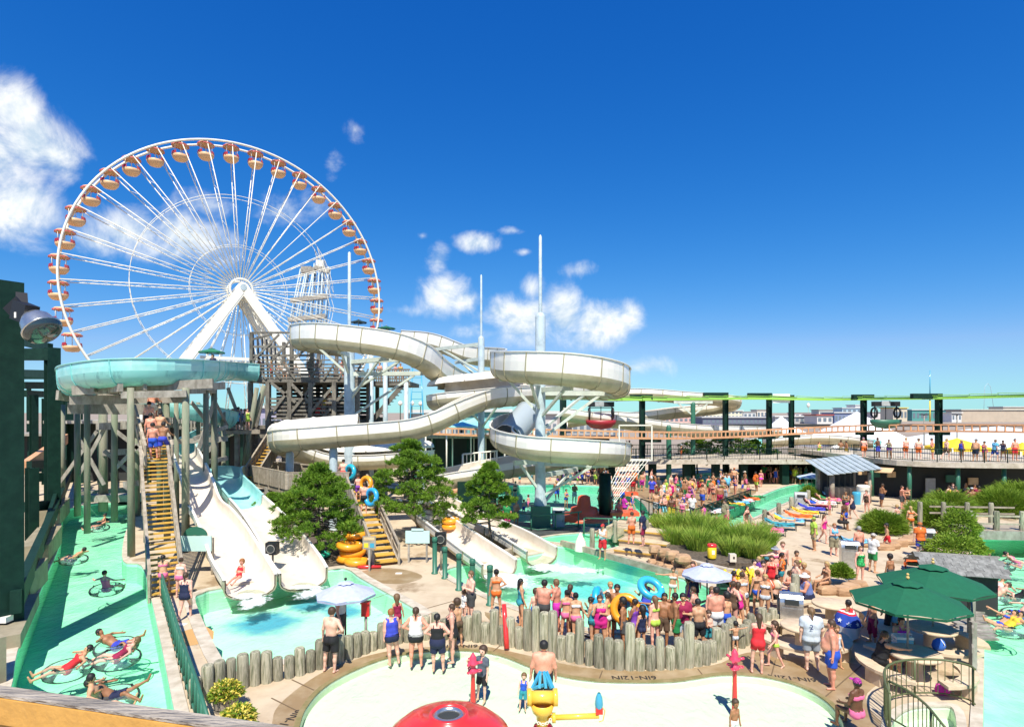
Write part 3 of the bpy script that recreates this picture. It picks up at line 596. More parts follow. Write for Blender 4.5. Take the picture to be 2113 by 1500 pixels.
def make_body(pose, build):
    key = (pose, build)
    if key in BODY: return BODY[key]
    D = dict(S=(0, 0, 1), H=(0, .04, 1), ua=[(.27, 0, -1), (.27, .03, -1)], fa=[(.1, .22, -1), (.1, .18, -1)], th=[(.1, .01, -1), (.1, .03, -1)], sh=[(.02, -.05, -1), (.02, -.05, -1)])
    D.update(POSES[pose]); B = BUILDS[build]; lf = B['limb']
    S = U(D['S']); H = U(D['H']); Xv = np.array((1., 0, 0)); Fw = U(np.cross(S, Xv)) if abs(S[0]) < .9 else np.array((0, 1., 0))
    p0 = np.array((0, 0, .95)); pr = []; k = np.array
    chest = p0 + S * .36; nb = p0 + S * .50; hands = []
    for i, sx in ((0, 1), (1, -1)):
        m = np.array((sx, 1, 1)); X = Xv * sx
        pr.append((p0 + X * .065 - S * .05, p0 + X * .045 + S * .14, B['hip'], B['waist'], 'pelvis'))
        pr.append((p0 + X * .045 + S * .14, chest + X * .075, B['waist'], B['chest'], 'torso'))
        pr.append((chest + X * .075, p0 + X * (B['sw'] - .08) + S * .43, B['chest'], .072 * lf, 'torso'))
        sho = p0 + X * B['sw'] + S * .45
        pr.append((nb + S * .02, sho, .05, .055 * lf, 'torso'))
        pr.append((p0 + X * .07 - Fw * .055 - S * .07, p0 + X * .07 - Fw * .05 - S * .05, B['hip'] * .88, B['hip'] * .88, 'pelvis'))
        if B['bust']: pr.append((chest + X * .078 + Fw * (B['chest'] - .02) + S * .0, chest + X * .078 + Fw * (B['chest'] - .02) - S * .01, B['bust'], B['bust'], 'torso'))
        ua = U(D['ua'][i]) * m; fa = U(D['fa'][i]) * m
        if 'float' not in pose and pose not in ('lie', 'slide'): pass
        elb = sho + ua * .28; wr = elb + fa * .245; kn = wr + fa * .085
        pr.append((sho, elb, .056 * lf, .042 * lf, 'uarm')); pr.append((elb, wr, .043 * lf, .030, 'farm')); pr.append((wr, kn, .030, .034, 'hand'))
        hands.append((kn, fa, sx))
        hip = p0 + X * .088 - k((0, 0, .05)); th = U(D['th'][i]) * m; sh = U(D['sh'][i]) * m
        kne = hip + th * .42; ank = kne + sh * .42
        pr.append((hip, kne, .088 * lf * (1.12 if B['bust'] else 1), .058 * lf, 'thigh')); pr.append((kne, ank, .056 * lf, .036, 'shin'))
        bk = U(np.cross(sh, Xv)); bk = bk if bk @ k((0, -1, 0)) > 0 or abs(bk[1]) < .2 else -bk
        pr.append((kne + sh * .13 + bk * .02, kne + sh * .17 + bk * .018, .052 * lf, .05 * lf, 'shin'))
        fwd = U(k((sx * .2, 1, 0)) - sh * (k((sx * .2, 1, 0)) @ sh)) if abs(sh[1]) < .8 else U(k((0, .35, 1)))
        pr.append((ank - fwd * .03 + sh * .035, ank + fwd * .15 + sh * .045, .036, .027, 'foot'))
    if B['belly']: pr.append((p0 + S * .12 + Fw * B['belly'], p0 + S * .2 + Fw * B['belly'], B['waist'] * 1.05, B['waist'], 'torso'))
    hs = B['head']; hc = nb + S * .05 + H * (.125 * hs + .015); hf = U(np.cross(Xv, H) * -1); hf = hf if hf[1] > 0 else -hf
    pr.append((nb - S * .02, nb + S * .05 + H * .05, .056, .050, 'neck'))
    pr.append((hc - H * .01 * hs - hf * .018, hc + H * .035 * hs - hf * .012, .094 * hs, .092 * hs, 'head'))
    pr.append((hc - H * .075 * hs + hf * .03, hc - H * .02 * hs + hf * .025, .052 * hs, .072 * hs, 'head'))
    pr.append((hc + H * .01 * hs + hf * .088 * hs, hc - H * .028 * hs + hf * .104 * hs, .010 * hs, .016 * hs, 'head'))
    for sx in (1, -1): pr.append((hc + Xv * sx * .085 * hs - hf * .01 - H * .03 * hs, hc + Xv * sx * .09 * hs - hf * .012 + H * .01 * hs, .014 * hs, .018 * hs, 'head'))
    def f(p, lab=False):
        d = None; bl = []; 
        for a, b, ra, rb, l in pr:
            e, t = rcone(p, a, b, ra, rb)
            if lab: bl.append((e, t))
            d = e if d is None else smin(d, e, .045 if l in ('pelvis', 'torso', 'thigh', 'uarm') else .022)
        return (d, bl) if lab else d
    P_ = np.array([q for a, b, ra, rb, l in pr for q in (a, b)]); lo = P_.min(0) - .17; hi = P_.max(0) + .17
    V, Q = snet(f, lo, hi, .022, [(a, b, ra, rb, .045 if l in ('pelvis', 'torso', 'thigh', 'uarm') else .022) for a, b, ra, rb, l in pr])
    d, bl = f(V, True); E = np.stack([e for e, t in bl]); T = np.stack([t for e, t in bl]); w = E.argmin(0); lab = np.array([pr[i][4] for i in range(len(pr))])[w]; tt = T[w, np.arange(len(V))]
    fn = np.cross(V[Q[:, 2]] - V[Q[:, 0]], V[Q[:, 3]] - V[Q[:, 1]]); N = np.zeros_like(V)
    for c_ in range(4): np.add.at(N, Q[:, c_], fn)
    N /= np.linalg.norm(N, axis=1)[:, None] + 1e-9
    s = (V - p0) @ S                      # height along the spine
    side = np.abs(V[:, 0])
    # fingers
    fb = MB()
    for kn, fa, sx in hands:
        lat = np.cross(fa, (sx, 0, 0)); lat = U(lat) if np.linalg.norm(lat) > .2 else k((0, 1., 0)); pal = U(np.cross(fa, lat)); pal = pal * (-sx if pal[0] * sx > 0 else sx) if abs(pal[0]) > .2 else pal
        for j in range(4):
            b0 = kn + lat * (.024 - .016 * j); L = (.062, .072, .068, .052)[j]; m1 = b0 + fa * L * .6; m2 = m1 + U(fa + pal * .5) * L * .6
            fb.path([b0, m1, m2], [.0095, .009, .0065], 5)
        b0 = kn - fa * .05 + lat * .024; m1 = b0 + U(fa * .7 + lat) * .045; fb.path([b0, m1, m1 + U(fa + lat * .3) * .03], [.012, .011, .008], 5)
    zoff = V[:, 2].min()
    if pose.startswith('float'): zoff = p0[2] - .06
    sh_ = k((0, 0, -zoff)); n0 = len(V)
    vs = [tuple(q) for q in (V + sh_)] + [tuple(k(q) + sh_) for q in fb.v]; fs = Q.tolist() + [[i + n0 for i in q] for q in fb.f]
    me = newmesh('person_body', vs, fs, True); me.materials.append(M_skin)
    rec = dict(mesh=me, V=V + sh_, N=N, Q=Q, lab=lab, t=tt, s=s, side=side, hc=hc + sh_, H=H, hf=hf, hs=hs, S=S, nb=nb + sh_, g={}, fy=(V - p0) @ Fw, chest=.36)
    BODY[key] = rec; return rec
def garment(rec, kind):
    if kind in rec['g']: return rec['g'][kind]
    L, t, s, V, N = rec['lab'], rec['t'], rec['s'], rec['V'], rec['N']; tor = (L == 'torso') | (L == 'pelvis'); th = L == 'thigh'
    if kind == 'trunks': m = ((L == 'pelvis') & (s < .07)) | (th & (t < .82))
    elif kind == 'boxers': m = ((L == 'pelvis') & (s < .06)) | (th & (t < .38))
    elif kind == 'capri': m = ((L == 'pelvis') & (s < .08)) | th | ((L == 'shin') & (t < .45))
    elif kind == 'briefs': m = ((L == 'pelvis') & (s < .04)) | (th & (t < .10))
    elif kind == 'bra': m = tor & (s > .30) & (s < .40)
    elif kind == 'suit': m = (tor & (s < .40)) | (tor & (s < .50) & (rec['side'] > .07) & (rec['side'] < .125)) | (th & (t < .08))
    elif kind == 'tank': m = tor & (s > -.02) & ((s < .42) | ((rec['side'] > .06) & (s < .53)))
    elif kind == 'tee': m = (tor & (s > -.06)) | ((L == 'uarm') & (t < .68)) | ((L == 'pelvis') & (s > -.1))
    elif kind == 'skirt': m = ((L == 'pelvis') & (s < .08)) | th
    elif kind == 'dress': m = (tor & (s < .42)) | (th & (t < .5)) | (tor & (s < .52) & (rec['side'] > .07) & (rec['side'] < .11))
    off = np.full(len(V), GARM[kind])
    if kind in ('trunks', 'capri', 'skirt', 'dress'): off = off + np.where(th, .018 * t, 0)
    W = V + N * off[:, None]; ok = m[rec['Q']].all(1); q = rec['Q'][ok]
    used = np.unique(q); mp = -np.ones(len(V), int); mp[used] = np.arange(len(used)); q2 = mp[q]
    vs = [tuple(v) for v in W[used]]; fs = q2.tolist()
    # turned-in hem so that the cloth has an edge
    from collections import Counter
    ec = Counter(); eo = {}
    for f in fs:
        for a, b in zip(f, f[1:] + f[:1]): ec[(min(a, b), max(a, b))] += 1; eo[(min(a, b), max(a, b))] = (a, b)
    base = len(vs); inn = {}
    for e, c in ec.items():
        if c == 1:
            a, b = eo[e]
            for x in (a, b):
                if x not in inn: inn[x] = base + len(inn); vs.append(tuple(V[used[x]] - N[used[x]] * .004))
            fs.append([b, a, inn[a], inn[b]])
    me = newmesh(kind, vs, fs, True); me.materials.append(M_cloth); rec['g'][kind] = me; return me
def hair_mesh(rec, style):
    key = 'hair_' + style
    if key in rec['g']: return rec['g'][key]
    hc, H, hf, hs, S = rec['hc'], rec['H'], rec['hf'], rec['hs'], rec['S']; k = np.array
    def f(p):
        d, _ = rcone(p, hc - hf * .02, hc + H * .035 * hs - hf * .014, .102 * hs, .105 * hs)
        face = ((p - hc) @ hf - .045 * hs) + np.maximum(0, ((p - hc) @ H - .03 * hs)) * -1.6
        low = -.055 * hs - (p - hc) @ H
        d = np.maximum(d, face); d = np.maximum(d, low)
        if style == 'long':
            e, _ = rcone(p, hc - hf * .06, hc - hf * .10 - S * .26, .085 * hs, .05 * hs); e = np.maximum(e, (p - hc) @ hf + .03); d = smin(d, e, .03)
        if style == 'tail':
            e, _ = rcone(p, hc - hf * .11 + H * .03, hc - hf * .14 - S * .2, .035, .016); d = smin(d, e, .02)
        if style == 'bun':
            e, _ = rcone(p, hc - hf * .11 + H * .05, hc - hf * .12 + H * .055, .045, .045); d = smin(d, e, .02)
        if style == 'cap':
            e, _ = rcone(p, hc + H * .06 * hs + hf * .05, hc + H * .05 * hs + hf * .15, .035, .02); e = np.maximum(np.abs((p - hc) @ H - .055 * hs) - .012, e - .03); d = np.minimum(np.maximum(d, .0 - (p - hc) @ H), e)
        if style == 'hat':
            rel = p - (hc + H * .05 * hs); hh = rel @ H; rad = np.sqrt(((rel - hh[:, None] * H) ** 2).sum(1)); e = np.maximum(np.abs(hh + rad * .25) - .012, rad - .2); d = np.minimum(np.maximum(d, .03 - (p - hc) @ H), e)
        return d
    lo = hc - .17 * hs; hi = hc + .17 * hs
    if style in ('long', 'tail'): e_ = np.stack([hc - hf * .1 - S * .34, hc]); lo = np.minimum(lo, e_.min(0) - .09); hi = np.maximum(hi, e_.max(0) + .09)
    if style in ('hat', 'cap', 'bun'): lo = lo - .07; hi = hi + .07
    V, Q = snet(f, lo, hi, .018)
    me = newmesh('hair', V, Q.tolist(), True); me.materials.append(M_hair if style not in ('cap', 'hat') else M_cloth); rec['g'][key] = me; return me
def face_mesh(rec):
    if 'face' in rec['g']: return rec['g']['face']
    hc, H, hf, hs = rec['hc'], rec['H'], rec['hf'], rec['hs']; b = MB(); X = np.array((1., 0, 0))
    eyes = []
    for sx in (1, -1): m_ = MB().sphere(hc + X * sx * .034 * hs + hf * .078 * hs + H * .002, .013 * hs, 6, 4).mesh('eye'); m_.materials.append(M_eye); eyes.append(m_)
    b.path([hc + X * -.024 * hs + hf * .077 * hs - H * .066 * hs, hc + hf * .086 * hs - H * .068 * hs, hc + X * .024 * hs + hf * .077 * hs - H * .066 * hs], .006 * hs, 4)
    me = b.mesh('mouth'); me.materials.append(M_eye); rec['g']['face'] = (*eyes, me); return rec['g']['face']
SK = dict(fair=(.80, .50, .37), pink=(.82, .44, .33), tan=(.62, .34, .19), brown=(.36, .17, .08), dark=(.15, .065, .03), red=(.75, .33, .22))
HC = dict(black=(.012, .010, .010), brown=(.06, .032, .016), blond=(.42, .28, .11), ginger=(.30, .11, .03), grey=(.3, .29, .27), lightb=(.16, .09, .04))
CO = dict(black=(.012, .012, .015), navy=(.012, .018, .06), white=(.78, .78, .76), red=(.68, .02, .03), blue=(.02, .09, .55), royal=(.04, .06, .50), teal=(.03, .30, .36), green=(.02, .25, .07),
          pink=(.80, .16, .33), hot=(.72, .02, .25), yellow=(.80, .56, .04), orange=(.78, .16, .02), grey=(.30, .33, .37), pale=(.56, .62, .68), purple=(.20, .05, .38), khaki=(.30, .27, .17), lime=(.45, .68, .08), brown=(.12, .07, .04), sky=(.14, .48, .70), char=(.06, .06, .06), wine=(.30, .01, .06), mag=(.62, .03, .42))
NAMES = dict(trunks='swim_trunks', boxers='shorts', capri='long_shorts', briefs='swim_bottoms', bra='swim_top', suit='swimsuit', tee='shirt', tank='tank_top', skirt='skirt', dress='dress')
HT = dict(man=1.78, big=1.8, woman=1.65, large=1.66, child=1.22)
def person(pos, label, pose='stand', build='man', face=0, wear=(), skin='fair', hair='short', hc='brown', h=None, group=None, tilt=None, hatc='white', prints=False):
    """face 0 looks away from the camera (+Y), 180 towards it, 90 to the left, 270 to the right"""
    rec = make_body(pose, build); s = (h or HT[build]) / (1.74 if build != 'child' else 1.80)
    o = link('person', rec['mesh']); o.location = pos; o.rotation_euler = tilt or (0, 0, R(face)); 
    if tilt is None and 'float' not in pose: o.rotation_euler = (R(random.uniform(-3, 3)), R(random.uniform(-3, 3)), R(face))
    o.scale = (s, s, s); c = SK[skin] if isinstance(skin, str) else skin; j = random.uniform(.88, 1.1); o.color = (c[0] * j, c[1] * j, c[2] * j, 1)
    tag(o, label, 'person', group)
    for g, col in wear:
        col = CO[col] if isinstance(col, str) else col; w = link(NAMES[g], garment(rec, g), None, o); w.color = (*col, 1)
        if prints and g in ('trunks', 'suit', 'briefs', 'bra', 'tank') and random.random() < .45: w.material_slots[0].link = 'OBJECT'; w.material_slots[0].material = random.choice((M_print, M_print2))
    if hair != 'bald':
        x = link('hair' if hair not in ('cap', 'hat') else ('cap' if hair == 'cap' else 'sun_hat'), hair_mesh(rec, hair), None, o)
        x.color = (*(HC[hc] if hair not in ('cap', 'hat') else (CO[hatc])), 1)
        if hair in ('cap', 'hat'): y = link('hair', hair_mesh(rec, 'short'), None, o); y.color = (*HC[hc], 1); y.scale = (1, 1, 1)
    if pos[1] < 34 and (75 < face % 360 < 285):
        for nm, q in zip(('eye', 'eye', 'mouth'), face_mesh(rec)): link(nm, q, None, o)
    return o

# ================================================================== FLUMES
M_flange = mat('flange_joint', (.34, .31, .20), .6)
def flume(name, label, ctrl, hl=.6, hr=.6, r=.75, flat=1.0, rib=2.4, inner=None, wall=None, under=None, cover=None, cat='water slide', step=.55, group=None):
    """ctrl: rows (x,y,z[,r]) of the channel's axis; right-hand wall is hr, left-hand wall hl; cover=(from,to) fractions of a roofed stretch"""
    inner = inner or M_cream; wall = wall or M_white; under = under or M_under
    rows = [tuple(c) + ((r,) if len(c) < 4 else ()) for c in ctrl]; pts = spline(rows, step); n = len(pts)
    t = thing(name, label, cat, (float(np.mean([p[0] for p in pts])), float(np.mean([p[1] for p in pts])), min(p[2] for p in pts) - r), 0, group)
    TH = .05; NA = 8; fr = []
    for i in range(n):
        a = Vector(pts[max(0, i - 1)][:3]); b = Vector(pts[min(n - 1, i + 1)][:3]); d = (b - a).normalized(); s = d.cross(Vector((0, 0, 1))).normalized(); u = s.cross(d).normalized(); fr.append((Vector(pts[i][:3]), s, u, float(pts[i][3])))
    def arc(o, s, u, rr, e): return [o + s * (-(rr + e) * math.cos(math.pi * k / NA)) - u * ((rr * flat + e) * math.sin(math.pi * k / NA)) for k in range(NA + 1)]
    def strip(rings, name, m, flip=False):
        w = len(rings[0]); vs = [v for q in rings for v in q]
        fs = [[i * w + k, (i + 1) * w + k, (i + 1) * w + k + 1, i * w + k + 1] for i in range(len(rings) - 1) for k in range(w - 1)]
        if flip: fs = [f[::-1] for f in fs]
        return MB().add(vs, fs, True)
    ins = []; outs = []; wl = []; wr = []
    for o, s, u, rr in fr:
        a = arc(o, s, u, rr, 0); ins.append([a[0] + u * hl] + a + [a[-1] + u * hr]); outs.append(arc(o, s, u, rr, TH))
        lo_, hi_ = o - s * (rr + TH), o - s * (rr + TH) + u * hl
        wl.append([lo_, lo_ + u * hl * .5 - s * .02, hi_, hi_ - s * .07, hi_ - s * .07 + u * .05, hi_ + s * TH + u * .05, hi_ + s * TH])
        lo_, hi_ = o + s * (rr + TH), o + s * (rr + TH) + u * hr
        wr.append([lo_, lo_ + u * hr * .5 + s * .02, hi_, hi_ + s * .07, hi_ + s * .07 + u * .05, hi_ - s * TH + u * .05, hi_ - s * TH][::-1])
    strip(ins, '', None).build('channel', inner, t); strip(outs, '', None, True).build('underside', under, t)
    for q_ in (wl, wr):
        b_ = strip(q_, '', None); b_.s = [False] * len(b_.s); b_.build('side_wall', wall, t)
    acc = 0; last = -1e9
    for i in range(n):
        if i: acc += (fr[i][0] - fr[i - 1][0]).length
        if acc - last >= rib or i in (n - 1,):
            last = acc; o, s, u, rr = fr[i]; d = s.cross(u) * -1
            q = []
            for off in (-.035, .035):
                a = arc(o + d * off, s, u, rr, TH + .045); q.append([a[0] + u * hl * .97] + a + [a[-1] + u * hr * .97])
            w = len(q[0]); fb = MB(); mid = []
            for off in (-.035, .035):
                a = arc(o + d * off, s, u, rr, TH - .01); mid.append([a[0] + u * hl * .97] + a + [a[-1] + u * hr * .97])
            vs = mid[0] + q[0] + q[1] + mid[1]
            fb.add(vs, [[j * w + k, (j + 1) * w + k, (j + 1) * w + k + 1, j * w + k + 1] for j in range(3) for k in range(w - 1)])
            fb.build('flange', M_flange if under is M_under else under, t)
    if cover:
        c0, c1 = int(cover[0] * (n - 1)), int(cover[1] * (n - 1)); ring = []
        for o, s, u, rr in fr[c0:c1 + 1]:
            h = max(hl, hr) + .05; e = rr + .06
            ring.append([o + s * (-e * math.cos(math.pi * k / 10)) + u * (h + .75 * e * math.sin(math.pi * k / 10)) for k in range(11)])
        strip(ring, '', None, True).build('tunnel_roof', M_white, t)
        for j in range(0, len(ring), 4): MB().path([v + Vector((0, 0, .01)) for v in ring[j]], .05, 5).build('roof_rib', M_white, t)
    return t
PPs = lambda L: [tuple(P(a, b, d)) for a, b, d in L]
flume('tube_slide', 'white flume curling out high left of the timber slide tower', PPs([(715, 722, 51), (650, 712, 48.5), (618, 703, 45), (655, 700, 42.3), (735, 708, 41), (815, 722, 41), (872, 747, 42.5), (905, 775, 45), (945, 797, 48), (990, 806, 51), (1040, 802, 53)]), .42, 1.08, .64, rib=1.7)
flume('tube_slide', 'white flume looping around the top of the tall steel mast', PPs([(835, 705, 62), (900, 712, 60), (975, 738, 57), (1050, 745, 52), (1062, 752, 46), (1034, 758, 40), (1052, 764, 36), (1100, 767, 34), (1160, 771, 33.2), (1222, 779, 33.8), (1268, 790, 36), (1276, 800, 39.5), (1240, 806, 43), (1180, 806, 45), (1110, 806, 45.5), (1050, 808, 45), (990, 815, 44), (930, 822, 43.5), (900, 828, 45), (915, 826, 48), (960, 822, 51)]), .4, 1.1, .66, rib=1.7, cover=(.80, 1.0))
flume('tube_slide', 'long white flume dropping from the mast into a roofed turn', PPs([(1110, 815, 47), (1050, 818, 43.5), (1000, 824, 41), (950, 843, 39.3), (900, 868, 38.3), (845, 886, 37.6), (780, 893, 37.2), (700, 899, 36.8), (630, 905, 36.8), (588, 909, 38.2), (578, 915, 41), (610, 930, 44), (680, 948, 45.5), (760, 950, 45.5), (830, 945, 46), (880, 940, 49)]), .66, .45, .70, rib=1.8, cover=(.42, 1.0))
flume('tube_slide', 'white flume wrapped low around the tall steel mast', PPs([(1085, 868, 44), (1050, 880, 42), (1034, 900, 38.5), (1052, 914, 35.6), (1100, 925, 34), (1160, 930, 33.5), (1220, 934, 34), (1266, 937, 35.8), (1276, 940, 39), (1240, 944, 42.5), (1170, 950, 43.6), (1100, 958, 42.6), (1035, 968, 41), (970, 980, 40), (905, 992, 40)]), .42, .72, .68, rib=1.8)
flume('tube_slide', 'white wavy flume behind the mast under the lime monorail beam', PPs([(1170, 806, 66), (1250, 812, 66), (1330, 812, 66), (1410, 818, 67), (1490, 824, 68), (1515, 832, 70), (1470, 842, 72), (1390, 850, 70), (1310, 860, 67), (1240, 858, 66), (1170, 868, 66)]), .5, .5, .8)
flume('tube_slide', 'white flume sinking towards the raised walkway behind the activity pool', PPs([(1160, 852, 60), (1230, 862, 60), (1310, 872, 61), (1370, 880, 63), (1440, 886, 66), (1530, 888, 70), (1600, 890, 74)]), .4, .5, .8)
flume('tube_slide', 'pale flume far behind the white pointed tent', PPs([(1560, 912, 76), (1640, 905, 80), (1700, 903, 80), (1770, 908, 78), (1810, 915, 76)]), .3, .4, .9, inner=M_aqua)
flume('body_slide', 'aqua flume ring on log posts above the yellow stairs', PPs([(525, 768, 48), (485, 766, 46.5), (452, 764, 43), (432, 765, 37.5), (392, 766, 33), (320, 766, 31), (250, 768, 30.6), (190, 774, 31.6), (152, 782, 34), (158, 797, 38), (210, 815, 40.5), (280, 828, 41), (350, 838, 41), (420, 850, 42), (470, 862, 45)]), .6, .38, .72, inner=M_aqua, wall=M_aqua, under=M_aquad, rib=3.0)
flume('body_slide', 'aqua lower flume behind the log posts beside the stair top', PPs([(470, 880, 47), (420, 905, 44), (385, 925, 41.5), (378, 940, 39)]), .5, .5, .75, inner=M_aqua, wall=M_aqua, under=M_aqua)
flume('body_slide', 'cream body slide next to the yellow stairs with a rider near its end', [tuple(P(378, 930, 40.5)) + (.7,), tuple(P(385, 948, 37.5)) + (.7,), tuple(P(402, 990, 34.3)) + (.72,), tuple(P(418, 1045, 32.5)) + (.78,), tuple(P(437, 1068, 30.8)) + (.85,), tuple(P(462, 1108, 28.8)) + (.95,), tuple(P(490, 1165, 26.2)) + (1.0,), tuple(P(513, 1204, 24.6)) + (.94,), tuple(P(517, 1214, 24.1)) + (.92,)], .42, .42, .9, .42, rib=3)
flume('body_slide', 'aqua upper half of the second body slide under the timber deck', PPs([(540, 985, 45), (500, 975, 43), (470, 978, 40), (468, 995, 37.6), (489, 1018, 35.6), (508, 1040, 34)]), .45, .45, .85, .5, inner=M_aqua, wall=M_aqua, under=M_aqua, rib=3)
flume('body_slide', 'cream body slide beside the big pine, ending at the pool', [tuple(P(506, 1038, 34.2)) + (.86,), tuple(P(535, 1068, 32)) + (.9,), tuple(P(575, 1118, 29.2)) + (.98,), tuple(P(610, 1172, 26.4)) + (1.0,), tuple(P(622, 1190, 25.6)) + (.94,), tuple(P(627, 1198, 25.2)) + (.92,)], .42, .42, .9, .42, rib=3)
flume('body_slide', 'near cream slide beside the green bollards at the landing pool', [tuple(P(850, 1042, 37)) + (.75,), tuple(P(885, 1072, 34)) + (.78,), tuple(P(930, 1105, 31.3)) + (.82,), tuple(P(975, 1138, 29.2)) + (.85,), tuple(P(1012, 1164, 27.7)) + (.85,), tuple(P(1030, 1178, 27)) + (.85,)], .4, .4, .85, .5, rib=3)
flume('body_slide', 'far cream slide behind the lone pine at the landing pool', [tuple(P(870, 1020, 41)) + (.75,), tuple(P(920, 1048, 38)) + (.8,), tuple(P(985, 1080, 35)) + (.82,), tuple(P(1050, 1110, 32.6)) + (.85,), tuple(P(1098, 1138, 30.6)) + (.85,), tuple(P(1118, 1150, 29.8)) + (.85,)], .4, .4, .85, .5, rib=3)
# grey tunnel mouth feeding the low loop
b = MB(); c0, c1 = P(1090, 855, 43), P(1048, 902, 40.2); d, s_, u_ = basis(c1 - c0); rings = []
for f_ in (0, .5, 1):
    o = c0.lerp(c1, f_); rings.append([o + s_ * (1.0 * math.cos(2 * math.pi * k / 14)) + u_ * (1.0 * math.sin(2 * math.pi * k / 14)) for k in range(15)])
b.add([v for q in rings for v in q], [[i * 15 + k, (i + 1) * 15 + k, (i + 1) * 15 + k + 1, i * 15 + k + 1] for i in range(2) for k in range(14)], True)
tn = thing('slide_tunnel', 'grey open tunnel feeding the low white loop at the mast', 'water slide', (c0 + c1) / 2)
b.build('tunnel_shell', M_greysl, tn); MB().path([v * 1 for v in rings[0][:-1]], .07, 6, True).build('mouth_ring', M_greysl, tn); MB().path(rings[2][:-1], .06, 6, True).build('mouth_ring', M_greysl, tn)

# ------------------------------------------------------------------ steel masts with arms
def mast(label, px, d, y_mid, y_top, r, plinth=None, arms=(), m=M_galv):
    b_ = P(px, 850, d); base = Vector((b_.x, d, 0)); zm = CH + (850 - y_mid) * d / F; zt = CH + (850 - y_top) * d / F
    t = thing('steel_mast', label, 'mast', base)
    z0 = 1.5 if plinth else 0
    MB().lathe([(r * 1.15, z0), (r, z0 + 2.2), (r, zm - .15), (r * .9, zm), (r * .45, zm + .15)], base, 16).build('shaft', m, t)
    if y_top != y_mid: MB().lathe([(r * .36, zm + .1), (r * .3, zt - .1), (r * .12, zt)], base, 10).build('spire', m, t)
    if plinth:
        MB().box(base + Vector((0, 0, .75)), (plinth, plinth, 1.5)).build('plinth', M_green2, t)
        for k in range(10):
            a = k * .628; p = base + Vector((math.cos(a) * r * 1.2, math.sin(a) * r * 1.2, 1.5)); MB().beam(p, base + Vector((math.cos(a) * r * .98, math.sin(a) * r * .98, 2.3)), .03, .1).build('gusset', m, t)
    for tgt, drop in arms:
        tgt = Vector(tgt); h = Vector((base.x, base.y, tgt.z)); MB().beam(h, tgt, .22, .3).build('arm', M_pale, t)
        MB().beam(h + Vector((0, 0, -drop)), h.lerp(tgt, .75) - Vector((0, 0, .15)), .16, .16).build('strut', M_pale, t)
    return t
mast('tallest pale blue steel mast on a dark green plinth', 1115, 37.5, 650, 485, .33, 1.25, [(P(1030, 782, 38), 2.4), (P(1275, 812, 38.5), 3.0), (P(1180, 800, 34), 1.8), (P(1230, 812, 43), 2.6), (P(1090, 788, 35), 1.8), (P(1255, 960, 36), 2.2), (P(1060, 955, 36.5), 2), (P(1190, 968, 42), 2)])
mast('slimmer steel mast in the middle with a thin spire', 993, 53, 697, 567, .30, None, [(P(890, 722, 58), 2.6), (P(940, 748, 57), 2), (P(1050, 770, 55), 2), (P(905, 800, 47), 3), (P(1045, 826, 49), 2.5)])
mast('thick steel mast beside the timber slide tower', 721, 45, 695, 520, .40, None, [(P(640, 716, 45), 2.2), (P(800, 740, 42), 3), (P(900, 770, 44), 3.4), (P(860, 740, 42), 2.4), (P(700, 725, 42), 1.6)])
for px, d, y in ((868, 38, 898), (598, 38.5, 935), (688, 37, 925), (1430, 66, 832), (1380, 60, 880)):
    mast('short steel support under the white flume at column %d' % px if 0 else {868: 'short steel post under the long descending white flume', 598: 'short steel post under the roofed flume turn', 688: 'thin steel post under the middle of the roofed flume', 1430: 'green tapered support under the wavy white flume', 1380: 'dark green support with spread arms under the raised walkway pool'}[px], px, d, y, y, .26, None,
         [] if px < 1400 else [(P(px - 40, y - 2, d), 1.5), (P(px + 40, y - 2, d), 1.5)], M_galv if px < 1300 else M_green2)

# ------------------------------------------------------------------ picket fences and metal railings
def railing(label, pts, h=1.05, gap=.13, m=M_green, r=.022, post=1.6, name='railing', cat='railing', closed=False, picket=True):
    pts = [Vector(p) for p in pts]; t = thing(name, label, cat, pts[0]); up = Vector((0, 0, 1))
    MB().path([p + up * h for p in pts], r * 1.3, 6).build('top_rail', m, t); MB().path([p + up * .12 for p in pts], r, 5).build('bottom_rail', m, t)
    for p in along(pts, post): MB().tube(p, p + up * h, r * 1.4, n=6).build('post', m, t)
    if picket:
        b = MB()
        for p in along(pts, gap): b.tube(p + up * .12, p + up * h, r * .55, n=4, caps=False)
        o = b.build('pickets', m, t); o['kind'] = 'stuff'
    return t
def boardfence(label, pts, h=1.05, gap=.16, w=.10, m=M_timber, post=1.8, parent=None, z0=0.0):
    pts = [Vector(p) for p in pts]; up = Vector((0, 0, 1)); t = parent or thing('picket_fence', label, 'fence', pts[0])
    for a, c in zip(pts, pts[1:]):
        MB().beam(a + up * (h + .03), c + up * (h + .03), .14, .06).build('cap_rail', m, t); MB().beam(a + up * .2, c + up * .2, .05, .1).build('bottom_rail', m, t)
    for p in along(pts, post): MB().box(p + up * (h / 2 - .1), (.11, .11, h + .2)).build('post', m, t)
    for a, c in zip(pts, pts[1:]):
        d = (c - a).normalized(); d2 = Vector((d.x, d.y, 0)).normalized(); nrm = Vector((d2.y, -d2.x, 0)) * .05
        for p in along([a, c], gap): MB().beam(p + nrm + up * (.06 + z0), p + nrm + up * h, w, .025, up=nrm).build('picket', m, t)
    return t

